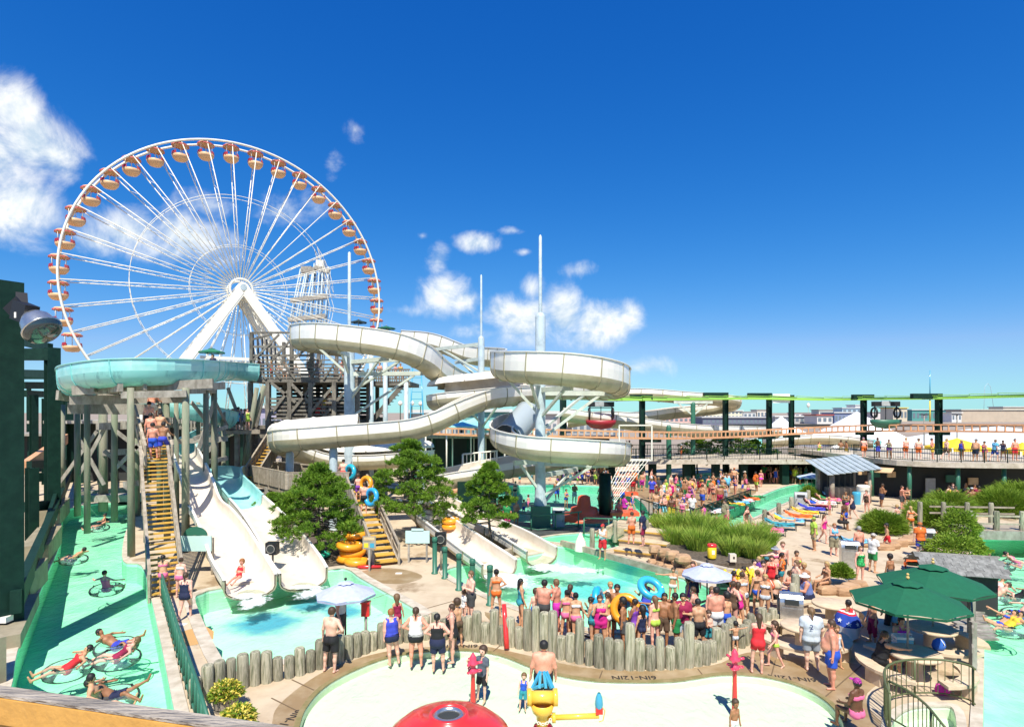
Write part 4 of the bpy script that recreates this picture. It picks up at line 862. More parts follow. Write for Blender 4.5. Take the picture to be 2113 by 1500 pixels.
# ------------------------------------------------------------------ yellow-tread stairs
def stairs(label, p0, p1, width, n, name='staircase', side='picket', treadm=M_tread, rail=True, landing=None):
    p0, p1 = Vector(p0), Vector(p1); t = thing(name, label, 'stairs', p0); h = (p1 - p0); d2 = Vector((h.x, h.y, 0)); L = d2.length; d2.normalize(); sd = Vector((d2.y, -d2.x, 0)); up = Vector((0, 0, 1))
    run = L / n
    for i in range(n):
        c = p0 + h * ((i + .5) / n) + up * (h.z / n * .5); MB().beam(c - sd * width / 2, c + sd * width / 2, run * .82, .06).build('tread', treadm, t)
        if landing and i == landing: MB().beam(c - sd * width / 2 + d2 * run * .9, c + sd * width / 2 + d2 * run * .9, run * 1.9, .062).build('landing', M_timber2, t)
    for s in (-1, 1):
        o = sd * (s * (width / 2 + .05)); MB().beam(p0 + o, p1 + o, .06, .28).build('stringer', M_timber2, t)
        if rail:
            MB().beam(p0 + o + up * 1.0, p1 + o + up * 1.0, .12, .06).build('hand_rail', M_timber2, t); MB().beam(p0 + o + up * .55, p1 + o + up * .55, .04, .09).build('mid_rail', M_timber2, t)
            for p in along([p0 + o, p1 + o], 1.6): MB().box(p + up * .45, (.1, .1, 1.15)).build('post', M_timber2, t)
            if side == 'picket':
                for p in along([p0 + o * 1.06, p1 + o * 1.06], .17): MB().box(p + up * .52, (.09, .03, .98), math.atan2(sd.y, sd.x) + math.pi / 2).build('picket', M_timber, t)
    return t
st0, st1 = Vector((*G(343, 1232).xy, 0)), P(318, 962, 28.6)
stairs('long steep stairs with yellow treads beside the green river', st0, st1, 1.05, 27, side='none', landing=9)
st2 = P(303, 872, 33); stairs('upper flight of yellow stairs crowded with climbers under the aqua ring', st1 + Vector((0, .4, 0)), st2, 1.05, 14, side='none')
s3a, s3b = Vector((*G(797, 1168).xy, 0)), P(736, 1013, 36)
stairs('picket-sided wooden stairs with yellow treads climbing between the pines', s3a, s3b, 1.15, 14)
stairs('short yellow stairs rising from the timber deck to the tower', P(524, 990, 40.5), P(566, 922, 44), .95, 10)
# timber deck behind the pines
dk = [P(516, 1003, 41), P(592, 1022, 36.2), P(722, 1014, 36.2), P(736, 998, 39), P(540, 990, 44)]; zf = s3b.z
poly = [(p.x, p.y) for p in dk]; t = thing('timber_deck', 'weathered timber deck with board sides behind the pines', 'deck', (dk[1].x, dk[1].y, 0))
MB().prism(poly, zf - .25, zf - .02).build('deck_floor', M_timber2, t)
boardfence('', [Vector((p[0], p[1], zf)) for p in poly[:3]], 1.1, .19, .17, M_timber2, parent=t)
boardfence('', [Vector((p[0], p[1], zf)) for p in (poly[3], poly[4])], 1.1, .19, .17, M_timber2, parent=t)
for p in poly[:4] + [((poly[0][0] + poly[1][0]) / 2, (poly[0][1] + poly[1][1]) / 2), ((poly[1][0] + poly[2][0]) / 2, (poly[1][1] + poly[2][1]) / 2 + .1)]: MB().box((p[0], p[1] + .2, zf / 2 - .1), (.4, .4, zf)).build('pier', M_timber, t)

# ------------------------------------------------------------------ log-post frame under the aqua ring
t = thing('timber_trestle', 'log-post trestle with plank beams carrying the aqua flume ring', 'trestle', (*G(273, 1150).xy, 0))
for px, d, yt, r in ((213, 44, 812, .30), (271, 30.2, 800, .17), (236, 40, 812, .2), (345, 33.5, 798, .17), (383, 31.2, 800, .19), (330, 40, 818, .19), (283, 42, 822, .18), (425, 36, 800, .17), (443, 39, 800, .2), (180, 36, 815, .17), (365, 37, 812, .14), (410, 42, 830, .14), (160, 42, 830, .2), (128, 46, 835, .2), (462, 43, 850, .16)):
    b_ = P(px, 850, d); MB().tube((b_.x, d, 0), (b_.x + random.uniform(-.05, .05), d, CH + (850 - yt) * d / F), r * 1.06, r * .94, 10).build('log_post', M_pole, t)
for a, c, w, h in (((150, 806, 31.5), (440, 791, 31.5), .16, .5), ((145, 826, 33), (390, 822, 33.5), .16, .5), ((250, 815, 30.1), (385, 812, 31), .14, .36), ((380, 800, 33), (462, 796, 38), .2, .45), ((118, 815, 36), (280, 835, 42), .2, .6), ((140, 842, 36), (330, 845, 38), .2, .7), ((165, 1022, 46), (270, 1012, 46), .3, .6), ((250, 800, 30), (150, 810, 38), .18, .4), ((343, 800, 33.4), (330, 822, 40), .16, .36), ((383, 806, 31.2), (443, 806, 39), .16, .36),
                   ((205, 935, 44), (290, 930, 42), .14, .45), ((200, 880, 42), (262, 878, 40), .14, .5), ((255, 1000, 30.6), (285, 996, 30.6), .1, .3), ((190, 800, 31), (330, 822, 40), .16, .4), ((300, 797, 30.5), (200, 815, 38), .16, .4), ((360, 796, 32), (300, 822, 40), .16, .4),
                   ((400, 905, 38), (470, 880, 40), .1, .25), ((350, 912, 40), (470, 905, 42), .12, .35), ((390, 960, 38), (470, 945, 42), .12, .3)):
    MB().beam(P(*a), P(*c), w, h).build('plank_beam', M_timber, t)
for a, c in (((160, 985, 42), (218, 880, 42)), ((215, 1000, 42), (160, 900, 42)), ((240, 965, 40), (325, 880, 40)), ((330, 960, 40), (240, 890, 40)), ((410, 925, 38), (445, 820, 39)), ((395, 830, 38), (455, 905, 42)), ((430, 800, 38), (470, 880, 44)), ((425, 890, 42), (480, 850, 46)), ((120, 1000, 44), (200, 890, 44)), ((470, 800, 46), (500, 880, 47)), ((275, 980, 41), (215, 930, 41)), ((375, 985, 40), (440, 920, 41))):
    MB().beam(P(*a), P(*c), .08, .26).build('cross_brace', M_timber, t)
tag(MB().box(P(250, 1026, 44), (5.2, 1.2, .5), .1).build('river_weir', M_timber), 'grey plank weir across the far end of the green river', 'weir')
b = MB(); b.prism([(G(238, 1058).x, G(238, 1058).y), (G(300, 1052).x, G(300, 1052).y), (G(300, 1040).x, G(300, 1040).y), (G(262, 1040).x, G(262, 1040).y)], .5, .62)
tag(b.build('river_canopy', M_green), 'dark green flat canopy over the river lifeguard seat', 'canopy')

# ------------------------------------------------------------------ timber slide tower
t = thing('slide_tower', 'grey timber slide tower with stacked decks, stairs and lattice braces', 'tower', (P(640, 850, 50).x, 50, 0))
TX = lambda px, d: P(px, 850, d).x
TZ = lambda py, d: CH - (py - 850) * d / F
Y0, Y1 = 48.0, 55.0; zD = TZ(782, 48); zR = TZ(748, 48)
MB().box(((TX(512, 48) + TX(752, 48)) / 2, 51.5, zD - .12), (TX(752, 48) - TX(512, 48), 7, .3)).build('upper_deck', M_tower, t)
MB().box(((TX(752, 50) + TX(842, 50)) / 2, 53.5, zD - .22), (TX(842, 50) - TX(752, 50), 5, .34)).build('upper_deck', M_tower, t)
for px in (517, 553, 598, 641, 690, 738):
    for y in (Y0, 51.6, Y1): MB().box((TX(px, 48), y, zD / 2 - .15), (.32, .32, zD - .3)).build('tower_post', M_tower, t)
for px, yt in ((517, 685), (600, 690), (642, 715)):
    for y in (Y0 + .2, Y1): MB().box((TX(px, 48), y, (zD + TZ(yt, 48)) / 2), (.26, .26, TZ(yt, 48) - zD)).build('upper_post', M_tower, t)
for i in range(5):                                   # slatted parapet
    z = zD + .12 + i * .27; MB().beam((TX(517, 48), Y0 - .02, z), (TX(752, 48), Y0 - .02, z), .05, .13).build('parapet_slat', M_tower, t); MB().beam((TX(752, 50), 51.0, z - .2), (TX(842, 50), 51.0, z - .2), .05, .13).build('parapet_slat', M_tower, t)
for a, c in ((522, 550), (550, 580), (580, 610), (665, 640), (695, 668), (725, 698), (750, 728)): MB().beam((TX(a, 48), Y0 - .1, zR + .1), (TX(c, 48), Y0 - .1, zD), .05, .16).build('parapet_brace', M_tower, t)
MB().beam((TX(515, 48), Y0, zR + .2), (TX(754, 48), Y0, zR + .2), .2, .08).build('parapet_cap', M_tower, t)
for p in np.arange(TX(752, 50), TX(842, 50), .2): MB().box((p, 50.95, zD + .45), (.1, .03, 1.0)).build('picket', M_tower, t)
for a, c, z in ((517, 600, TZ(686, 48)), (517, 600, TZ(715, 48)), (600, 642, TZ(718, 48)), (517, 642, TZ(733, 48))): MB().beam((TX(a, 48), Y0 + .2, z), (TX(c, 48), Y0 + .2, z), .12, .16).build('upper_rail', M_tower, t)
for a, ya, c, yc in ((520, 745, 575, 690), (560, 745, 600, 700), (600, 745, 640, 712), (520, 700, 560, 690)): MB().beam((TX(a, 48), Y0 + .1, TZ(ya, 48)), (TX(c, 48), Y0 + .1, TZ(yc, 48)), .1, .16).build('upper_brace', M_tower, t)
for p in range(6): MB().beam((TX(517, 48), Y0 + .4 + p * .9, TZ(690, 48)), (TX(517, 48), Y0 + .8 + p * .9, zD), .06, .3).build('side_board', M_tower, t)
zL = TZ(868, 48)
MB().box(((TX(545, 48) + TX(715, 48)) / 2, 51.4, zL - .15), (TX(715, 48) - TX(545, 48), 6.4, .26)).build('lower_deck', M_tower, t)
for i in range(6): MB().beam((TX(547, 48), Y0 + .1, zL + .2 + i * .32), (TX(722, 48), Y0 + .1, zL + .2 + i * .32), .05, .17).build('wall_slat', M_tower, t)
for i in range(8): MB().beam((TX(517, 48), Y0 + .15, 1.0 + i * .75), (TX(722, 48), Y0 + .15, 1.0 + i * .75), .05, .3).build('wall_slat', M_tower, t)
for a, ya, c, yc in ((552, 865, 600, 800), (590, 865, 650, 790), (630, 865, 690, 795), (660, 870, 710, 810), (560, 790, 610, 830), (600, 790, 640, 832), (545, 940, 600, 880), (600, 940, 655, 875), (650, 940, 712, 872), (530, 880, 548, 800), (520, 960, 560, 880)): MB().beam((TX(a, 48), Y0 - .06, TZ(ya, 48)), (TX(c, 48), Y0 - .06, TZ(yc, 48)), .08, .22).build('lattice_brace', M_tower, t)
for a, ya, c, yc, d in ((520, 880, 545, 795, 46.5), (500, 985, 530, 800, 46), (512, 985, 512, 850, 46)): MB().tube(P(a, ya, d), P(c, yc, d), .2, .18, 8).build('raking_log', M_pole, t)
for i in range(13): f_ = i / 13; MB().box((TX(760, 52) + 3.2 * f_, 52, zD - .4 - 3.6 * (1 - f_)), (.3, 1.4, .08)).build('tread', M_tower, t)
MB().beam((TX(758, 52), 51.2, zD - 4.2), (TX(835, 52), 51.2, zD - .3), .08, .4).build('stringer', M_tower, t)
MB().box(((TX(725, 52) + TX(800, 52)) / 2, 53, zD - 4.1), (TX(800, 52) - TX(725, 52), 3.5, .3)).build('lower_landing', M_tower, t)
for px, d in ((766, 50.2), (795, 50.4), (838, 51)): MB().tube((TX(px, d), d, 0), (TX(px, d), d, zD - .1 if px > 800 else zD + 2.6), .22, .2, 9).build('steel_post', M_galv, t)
for i in range(12): MB().beam((TX(530, 48), 52.0, zL + .3 + i * .34), (TX(735, 48), 52.0, zL + .3 + i * .34), .05, .26).build('inner_shade_slat', M_dark, t)  # near-black slats added as painted shade inside the tower
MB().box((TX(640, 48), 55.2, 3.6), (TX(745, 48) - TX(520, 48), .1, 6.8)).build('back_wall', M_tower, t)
# lower queue walk to the left of the tower
qa, qb = P(395, 888, 44), P(520, 888, 46); zq = (qa.z + qb.z) / 2; qa.z = qb.z = zq
t = thing('queue_walk', 'raised timber walk with pickets where bathers queue left of the tower', 'walkway', (qa.x, qa.y, 0))
MB().beam(qa + Vector((0, 1.2, -.15)), qb + Vector((0, 1.2, -.15)), 2.4, .3).build('walk_floor', M_timber2, t)
boardfence('', [qa, qb], 1.15, .2, .11, M_timber, parent=t); boardfence('', [P(300, 872, 42), P(385, 890, 41)], 1.1, .2, .11, M_timber, parent=t)
for p in along([qa, qb], 1.5): MB().box((p.x, p.y + .3, zq / 2 - .2), (.3, .3, zq)).build('walk_post', M_timber, t)

# ================================================================== FERRIS WHEEL
HUB = P(495, 600, 83.0); WR = 20.5; wu = Vector((.822, .569, 0)); wn_ = Vector((.569, -.822, 0)); ZU = Vector((0, 0, 1)); NG = 40; A0 = R(90 + 3.2)
def wp(a, r, off): return HUB + wu * (r * math.cos(a)) + ZU * (r * math.sin(a)) + wn_ * off
t = thing('ferris_wheel', 'giant white ferris wheel towering behind the slide tower', 'ferris wheel', (HUB.x, HUB.y, 0))
for off in (-1.0, 1.0):
    MB().path([wp(2 * math.pi * k / 120, WR, off) for k in range(120)], .15, 7, True).build('outer_rim', M_wheel, t)
    MB().path([wp(2 * math.pi * k / 80, WR * .645, off * .75), ][0:1] + [wp(2 * math.pi * k / 80, WR * .645, off * .75) for k in range(1, 80)], .04, 5, True).build('middle_ring', M_wheel, t)
    MB().path([wp(2 * math.pi * k / 60, WR * .31, off * .6) for k in range(60)], .035, 5, True).build('inner_ring', M_wheel, t)
    MB().path([wp(2 * math.pi * k / 30, 1.5, off * 1.1) for k in range(30)], .14, 6, True).build('hub_ring', M_wheel, t)
for i in range(NG):
    a = A0 + 2 * math.pi * i / NG
    for off in (-1.0, 1.0): MB().tube(wp(a, 1.3, off * 1.15), wp(a, WR, off), .062, n=6).build('spoke', M_wheel, t)
    lb = MB(); prev = None
    for k in range(14):
        r_ = 4 + k * (WR - 4.5) / 13; o = (-1 if k % 2 else 1) * .95; q = wp(a, r_, o)
        if prev: lb.tube(prev, q, .022, n=4, caps=False)
        prev = q
    lb.build('spoke_lacing', M_wheel, t)
    MB().tube(wp(a, WR, -1.0), wp(a, WR, 1.0), .08, n=6).build('axle_bar', M_wheel, t)
MB().tube(HUB - wn_ * 2.6, HUB + wn_ * 2.6, .75, n=16).build('hub', M_wheel, t); MB().tube(HUB + wn_ * 2.6, HUB + wn_ * 2.9, .45, n=12).build('hub_cap', M_galv, t)
for s in (1, -1):
    top = HUB + wn_ * (s * 2.2)
    for k in (-1, 1):
        base = Vector((HUB.x, HUB.y, 0)) + wn_ * (s * 5.5) + wu * (k * 16.5); MB().beam(top, base, 1.25, 1.0, up=wu * k).build('support_leg', M_wheel, t)
        MB().beam(top + wn_ * s * .55, base + wn_ * s * .55, 1.3, .1, up=wn_).build('leg_plate', M_wheel, t)
    MB().beam(HUB * 1 + wn_ * (s * 3.2) + wu * -5.4 - ZU * 10, HUB + wn_ * (s * 3.2) + wu * 5.4 - ZU * 10, .3, .4).build('cross_tie', M_wheel, t)
GROOT = None
M_peach = mat('peach_panel', (.70, .42, .22), .5)
M_rose = mat('rose_panel', (.62, .10, .10), .5)
def gondola():
    g = thing('gondola', 'x', 'gondola')
    MB().lathe([(.02, -.02), (1.0, -.16), (1.28, -.42), (1.26, -.5), (.95, -.28), (.02, -.14)], (0, 0, 0), 14).build('roof', M_peach, g, True)
    b = MB()
    for k in range(14):
        a0, a1 = 2 * math.pi * k / 14, 2 * math.pi * (k + 1) / 14
        b.add([(1.3 * math.cos(a0), 1.3 * math.sin(a0), -.40), (1.3 * math.cos(a1), 1.3 * math.sin(a1), -.40), (1.3 * math.cos(a1), 1.3 * math.sin(a1), -.50), (1.3 * math.cos((a0 + a1) / 2), 1.3 * math.sin((a0 + a1) / 2), -.62), (1.3 * math.cos(a0), 1.3 * math.sin(a0), -.50)], [[0, 1, 2, 3, 4]])
    b.build('roof_fringe', M_rose, g, True)
    MB().lathe([(.02, -2.95), (.8, -2.85), (1.15, -2.45), (1.25, -2.05), (1.17, -2.05), (1.05, -2.4), (.02, -2.75)], (0, 0, 0), 14).build('tub', M_peach, g, True)
    for k, m in ((0, M_rose), (3.1416, M_redd)):
        b = MB()
        for j in range(5):
            a0, a1 = k - 1.0 + j * .4, k - 1.0 + (j + 1) * .4
            b.add([(1.27 * math.cos(a0), 1.27 * math.sin(a0), -2.05), (1.27 * math.cos(a1), 1.27 * math.sin(a1), -2.05), (1.2 * math.cos(a1), 1.2 * math.sin(a1), -1.6), (1.2 * math.cos(a0), 1.2 * math.sin(a0), -1.6)], [[0, 1, 2, 3]])
        b.build('seat_back', m, g, True)
    for k in range(4):
        a = .785 + k * 1.5708; MB().tube((1.15 * math.cos(a), 1.15 * math.sin(a), -2.05), (1.15 * math.cos(a), 1.15 * math.sin(a), -.4), .035, n=5).build('pole', M_wheel, g, True)
    MB().tube((0, 0, -2.75), (0, 0, 0), .05, n=6).build('centre_pole', M_wheel, g, True)
    MB().lathe([(.02, -2.2), (.3, -2.2), (.3, -2.14), (.02, -2.14)], (0, 0, 0), 10).build('turning_wheel', M_wheel, g, True)
    return g
ORD = ['', 'first', 'second', 'third', 'fourth', 'fifth', 'sixth', 'seventh', 'eighth', 'ninth', 'tenth', 'eleventh', 'twelfth', 'thirteenth', 'fourteenth', 'fifteenth']
for i in list(range(0, 13)) + list(range(-11, 0)):
    a = A0 + 2 * math.pi * i / NG
    if GROOT is None: GROOT = g = gondola()
    else: g = copy_tree(GROOT)
    g.location = wp(a, WR, 0); g.scale = (.84, .84, .84); g.rotation_euler = (0, 0, math.atan2(wu.y, wu.x)); g['group'] = 'ferris wheel gondolas'
    g['label'] = 'red and tan gondola at the very top of the ferris wheel' if i == 0 else 'red and tan gondola, %s to the %s of the wheel top' % (ORD[abs(i)], 'left' if i > 0 else 'right')
# leaning ride towers far behind the wheel
t = thing('ride_tower', 'pair of grey leaning lattice ride towers behind the ferris wheel', 'ride', (*P(640, 850, 125).xy, 0))
for a, c in (((586, 760), (628, 556)), ((606, 760), (642, 560)), ((640, 760), (656, 545)), ((660, 760), (674, 552))):
    p, q = P(a[0], a[1], 125), P(c[0], c[1], 125)
    for dx, dy in ((-.6, -.6), (.6, -.6), (.6, .6), (-.6, .6)): MB().tube(p + Vector((dx, dy, 0)), q + Vector((dx, dy, 0)), .14, n=5).build('tower_leg', M_galv, t)
    b = MB()
    for k in range(15):
        f0, f1 = k / 15, (k + 1) / 15; u0, u1 = p.lerp(q, f0), p.lerp(q, f1); s = -1 if k % 2 else 1
        b.beam(u0 + Vector((-.6 * s, -.6, 0)), u1 + Vector((.6 * s, -.6, 0)), .08, .1); b.beam(u1 + Vector((-.7, -.6, 0)), u1 + Vector((.7, -.6, 0)), .1, .12)
    b.build('lattice', M_timber, t)
for a, c in (((622, 560), (650, 556)), ((650, 552), (680, 560)), ((600, 620), (675, 612)), ((595, 660), (672, 652))): MB().beam(P(a[0], a[1], 124.5), P(c[0], c[1], 124.5), .8, .9).build('tie_platform', M_timber, t)
MB().box(P(662, 545, 125), (1.6, 1.6, 1.4)).build('tower_cap', M_wheel, t); MB().box(P(634, 556, 125), (2.2, 1.6, 1.0)).build('tower_cap', M_timber, t)

# ================================================================== LEFT STEEL FRAME with floodlight
def hcol(base, top, w, rz, parent, name='column'):
    b = MB(); d, s, u = Vector((0, 0, 1)), Vector((math.cos(rz), math.sin(rz), 0)), Vector((-math.sin(rz), math.cos(rz), 0)); base, top = Vector(base), Vector(top)
    b.beam(base, top, w * .9, .03, up=u); b.beam(base + s * w / 2, top + s * w / 2, .035, w, up=u); b.beam(base - s * w / 2, top - s * w / 2, .035, w, up=u)
    return b.build(name, M_green, parent)
t = thing('column_row', 'dark green steel column frame along the left edge of the river', 'steel frame', (*P(20, 850, 19.7).xy, 0))
cols = []
for px, d, yt in ((14, 19.7, 583), (108, 40, 718), (141, 62, 766), (163, 84, 790)):
    x = P(px, 850, d).x; zt = CH + (850 - yt) * d / F; hcol((x, d, 0), (x, d, zt), .74, -.62, t); cols.append((x, d, zt))
back = []
for (x, d, zt), off in zip(cols, (9, 9, 9, 9)):
    bx, by = x - off * .80, d - off * .45 + 4; back.append((bx, by, zt))
    if d > 30: hcol((bx, by, 0), (bx, by, zt), .45, -.62, t)
    if d > 30: MB().beam((x, d, zt - .45), (bx, by, zt - .45), .35, .8).build('cross_beam', M_green, t)
for px, d, yt in ((70, 52, 815), (94, 60, 822), (125, 66, 770), (66, 34, 965), (70, 48, 930)):
    x = P(px, 850, d).x; hcol((x, d, 0), (x, d, CH + (850 - yt) * d / F), .5, -.5, t)
for a, c in (((48, 705, 44), (104, 718, 41)), ((50, 770, 50), (108, 772, 46)), ((48, 795, 50), (140, 795, 58)), ((52, 812, 52), (130, 815, 60)), ((50, 1046, 34), (104, 1042, 38)), ((75, 985, 40), (110, 982, 41)), ((60, 960, 40), (135, 955, 55)), ((116, 770, 46), (142, 772, 60))):
    MB().beam(P(*a), P(*c), .3, .6).build('cross_beam', M_green, t)
for (a, b_) in zip(cols, cols[1:]): MB().beam((a[0] + .55, a[1] - .3, 1.15), (b_[0] + .55, b_[1] - .3, 1.15), .3, .75).build('sill_beam', M_green, t)
MB().beam((cols[0][0] + .2, cols[0][1], .2), (cols[1][0] + .2, cols[1][1], 1.8), .2, .3).build('raking_brace', M_green, t)
MB().beam(P(52, 965, 40), P(135, 905, 55), .4, .9).build('orange_track', M_orange, t)
# floodlight hung on the first column
lp = P(84, 676, 18.6); t = thing('floodlight', 'silver dome floodlight clamped to the first dark green column', 'floodlight', lp)
q = Vector((.62, -.12, -.70)).to_track_quat('Z', 'Y').to_matrix()
def rotl(b): 
    b.v = [lp + q @ v for v in b.v]; return b
rotl(MB().lathe([(.12, -.58), (.3, -.5), (.44, -.3), (.5, .0), (.52, .06)], (0, 0, 0), 24)).build('reflector', M_alu, t)
rotl(MB().lathe([(.5, .04), (.57, .05), (.57, .1), (.5, .12)], (0, 0, 0), 24)).build('rim_band', M_alu, t)
rotl(MB().lathe([(.55, .1), (.52, .22), (.4, .32), (.02, .36)], (0, 0, 0), 24)).build('lens', M_glass, t)
MB().beam(lp + q @ Vector((0, 0, -.55)), P(38, 640, 18.9), .42, .6).build('ballast_box', M_black, t); MB().beam(P(46, 645, 18.8), P(44, 612, 19.2), .3, .35).build('bracket', M_black, t)
MB().beam(P(18, 648, 18.8), P(44, 624, 18.8), .06, .5).build('cooling_plate', M_black, t); MB().box(P(36, 650, 18.62), (.2, .02, .18)).build('maker_plate', M_white, t)
# stepped concrete wall along the river
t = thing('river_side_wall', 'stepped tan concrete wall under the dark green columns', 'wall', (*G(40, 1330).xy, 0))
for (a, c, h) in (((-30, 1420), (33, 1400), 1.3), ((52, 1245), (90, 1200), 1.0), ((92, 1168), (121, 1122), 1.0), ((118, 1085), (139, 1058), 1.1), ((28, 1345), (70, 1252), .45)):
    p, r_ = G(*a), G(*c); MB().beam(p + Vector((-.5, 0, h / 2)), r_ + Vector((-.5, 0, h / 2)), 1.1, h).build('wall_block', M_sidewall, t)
for px, py in ((28, 1315), (85, 1160), (118, 1090)):
    p = G(px, py) + Vector((-.3, 0, 0)); x = thing('river_light', 'small white lamp box on the wall beside column %s of the green frame' % {28: 'one', 85: 'two', 118: 'three'}[px], 'lamp', p)
    MB().box(p + Vector((0, 0, .62)), (.34, .3, .18)).build('lamp_hood', M_white, x); MB().box(p + Vector((0, 0, .4)), (.2, .2, .26)).build('lamp_body', M_black, x); MB().tube(p, p + Vector((0, 0, .3)), .04).build('stem', M_black, x)
# ochre railing of the viewing platform
t = thing('platform_railing', 'ochre painted timber railing with a peeling grey top, very near', 'railing', P(200, 1500, 1.25))
ra, rb2 = P(-160, 1405, 1.34), P(700, 1530, 1.094); d, s, u = basis(rb2 - ra)
MB().beam(ra - u * .031, rb2 - u * .031, .035, .055).build('rail_face', M_ochre, t); MB().beam(ra + u * .001 + s * -.003, rb2 + u * .001 + s * -.003, .034, .006).build('rail_cap', M_ochretop, t)
for f_ in (.245, .44, .635): 
    p = ra.lerp(rb2, f_) - s * .005; MB().beam(p - u * .05, p - Vector((0, 0, .9)), .035, .03).build('baluster', M_ochre, t)
# green railing between river and walk
rp = [G(x, y) for x, y in ((316, 1196), (322, 1240), (338, 1310), (360, 1400), (385, 1490), (405, 1580))]
railing('green steel handrail between the river and the stair walk', [p + Vector((.25, 0, 0)) for p in rp], 1.0, .35, M_green2, .035, .62, picket=False)
# river island with seat and notice
p = G(405, 1185); t = thing('ride_sign', 'pale notice board with a round green top beside the stairs', 'sign', p)
for dx in (-.75, .75): MB().box(p + Vector((dx, 0, .85)), (.1, .1, 1.7)).build('post', M_timber2, t)
MB().box(p + Vector((0, -.08, 1.45)), (1.5, .06, .7)).build('board', mat('notice_board', (.52, .72, .66), .6), t)
b = MB(); b.add([p + Vector((.55 * math.cos(a), -.10, 1.82 + .4 * math.sin(a))) for a in np.linspace(0, math.pi, 12)] + [p + Vector((.55 * math.cos(a), -.04, 1.82 + .4 * math.sin(a))) for a in np.linspace(0, math.pi, 12)], [list(range(12))[::-1], list(range(12, 24))] + [[i, i + 1, 13 + i, 12 + i] for i in range(11)]); b.build('arched_top', M_green2, t)

# ================================================================== MONORAIL (right)
t = thing('monorail_track', 'lime monorail beam on dark green columns over the park', 'monorail', (*P(1325, 850, 58).xy, 0))
for px, d, yt, arm in ((1325, 58, 814, -1.2), (1497, 64, 810, -2.4), (1587, 66, 811, -2.4), (1633, 68, 815, 0), (1782, 62, 814, -1.2), (1937, 56, 812, -2.6), (1163, 60, 825, 0), (1160, 70, 818, 1.2)):
    x = P(px, 850, d).x; zt = CH + (850 - yt) * d / F; hcol((x, d, 0), (x, d, zt), .44, .2, t)
    if arm: MB().beam((x + (1.0 if abs(arm) < 2 else .2), d, zt - .25), (x + arm, d, zt - .25), .5, .5).build('arm', M_green, t)
    if px == 1325: MB().box((x, d, .6), (1.0, 1.0, 1.2)).build('plinth', M_green2, t)
lp_ = [P(*q) for q in ((1120, 821, 62), (1240, 823, 59), (1325, 824, 57.6), (1420, 823, 60), (1497, 822, 63), (1587, 822, 65), (1700, 824, 64), (1782, 823, 61.5), (1937, 821, 55.5), (2060, 818, 52), (2200, 814, 48), (2400, 806, 44))]
lp_ = [Vector(v[:3]) for v in spline([tuple(v) for v in lp_], 2.0)]
b = MB()
for a, c in zip(lp_, lp_[1:]): b.beam(a, c, .36, .28)
b.build('lime_beam', M_lime, t); b = MB()
for a, c in zip(lp_, lp_[1:]): b.beam(a + Vector((0, 0, .3)), c + Vector((0, 0, .2)), .5, .05)
b.build('beam_flange', M_lime, t)
MB().box(P(1612, 822, 65), (1.9, .12, 1.0)).build('relay_panel', M_white, t)
t = thing('orange_track', 'orange ladder-like ride track crossing the park at mid height', 'ride track', P(1325, 900, 57))
op = [P(*q) for q in ((870, 888, 58), (980, 892, 58), (1100, 893, 57), (1240, 896, 57), (1340, 898, 57), (1440, 898, 60), (1560, 894, 64), (1650, 889, 66), (1782, 884, 61), (1937, 883, 56), (2060, 884, 52), (2250, 886, 47))]
op = [Vector(v[:3]) for v in spline([tuple(v) for v in op], 1.2)]
for off in (-.35, .35):
    b = MB()
    for a, c in zip(op, op[1:]): b.beam(a + Vector((0, off * 1.4, .32)), c + Vector((0, off * 1.4, .32)), .1, .14); b.beam(a + Vector((0, off * 1.4, -.3)), c + Vector((0, off * 1.4, -.3)), .1, .16)
    b.build('track_rail', M_orange, t)
b = MB()
for p in along(op, .62): b.box(p + Vector((0, -.49, 0)), (.12, .08, .55)); b.box(p + Vector((0, 0, -.3)), (.1, 1.0, .08))
o = b.build('rungs', M_orange, t)
for px, d in ((1325, 57.4), (1497, 62.4), (1587, 65), (1633, 66.5), (1782, 61), (1937, 56)):
    i = min(range(len(op)), key=lambda k: abs(op[k].x - P(px, 850, d).x)); MB().beam(op[i] + Vector((-.6, .3, -.55)), op[i] + Vector((1.2, .3, -.55)), .4, .3).build('track_bracket', M_green, t)
def monocar(label, px, d, body):
    i = min(range(len(lp_)), key=lambda k: abs(lp_[k].x - P(px, 850, d).x)); c = lp_[i]; t = thing('monorail_car', label, 'monorail car', c - Vector((0, 0, 3)))
    MB().box(c - Vector((0, 0, .55)), (2.6, .6, .5)).build('drive_bogie', M_black, t); MB().box(c - Vector((.2, .35, .5)), (.9, .1, .5)).build('bogie_panel', M_bin, t)
    for dx in (-1.1, 1.1):
        MB().tube(c + Vector((dx, 0, -.6)), c + Vector((dx * 1.05, 0, -2.2)), .06).build('hanger', M_black, t); MB().torus(c + Vector((dx * 1.08, 0, -1.45)), .5, .1, 12, 6, Matrix.Rotation(R(90), 3, 'Y')).build('seat_ring', M_black, t)
    MB().beam(c + Vector((-1.1, 0, -.9)), c + Vector((1.1, 0, -.9)), .08, .08).build('cross_tie', M_green, t); MB().tube(c + Vector((0, 0, -.7)), c + Vector((0, 0, -2.2)), .04).build('hanger', M_black, t)
    MB().lathe([(.05, -3.1), (1.0, -2.95), (1.5, -2.5), (1.55, -2.15), (1.45, -2.15), (1.3, -2.5), (.05, -2.9)], c, 16, sy=.6).build('tub', body, t)
    return t
monocar('hanging monorail car with a green tub near the white pointed tent', 1812, 60, M_green2)
monocar('hanging monorail car with a red tub beyond the looping flume', 1252, 59, M_redd)

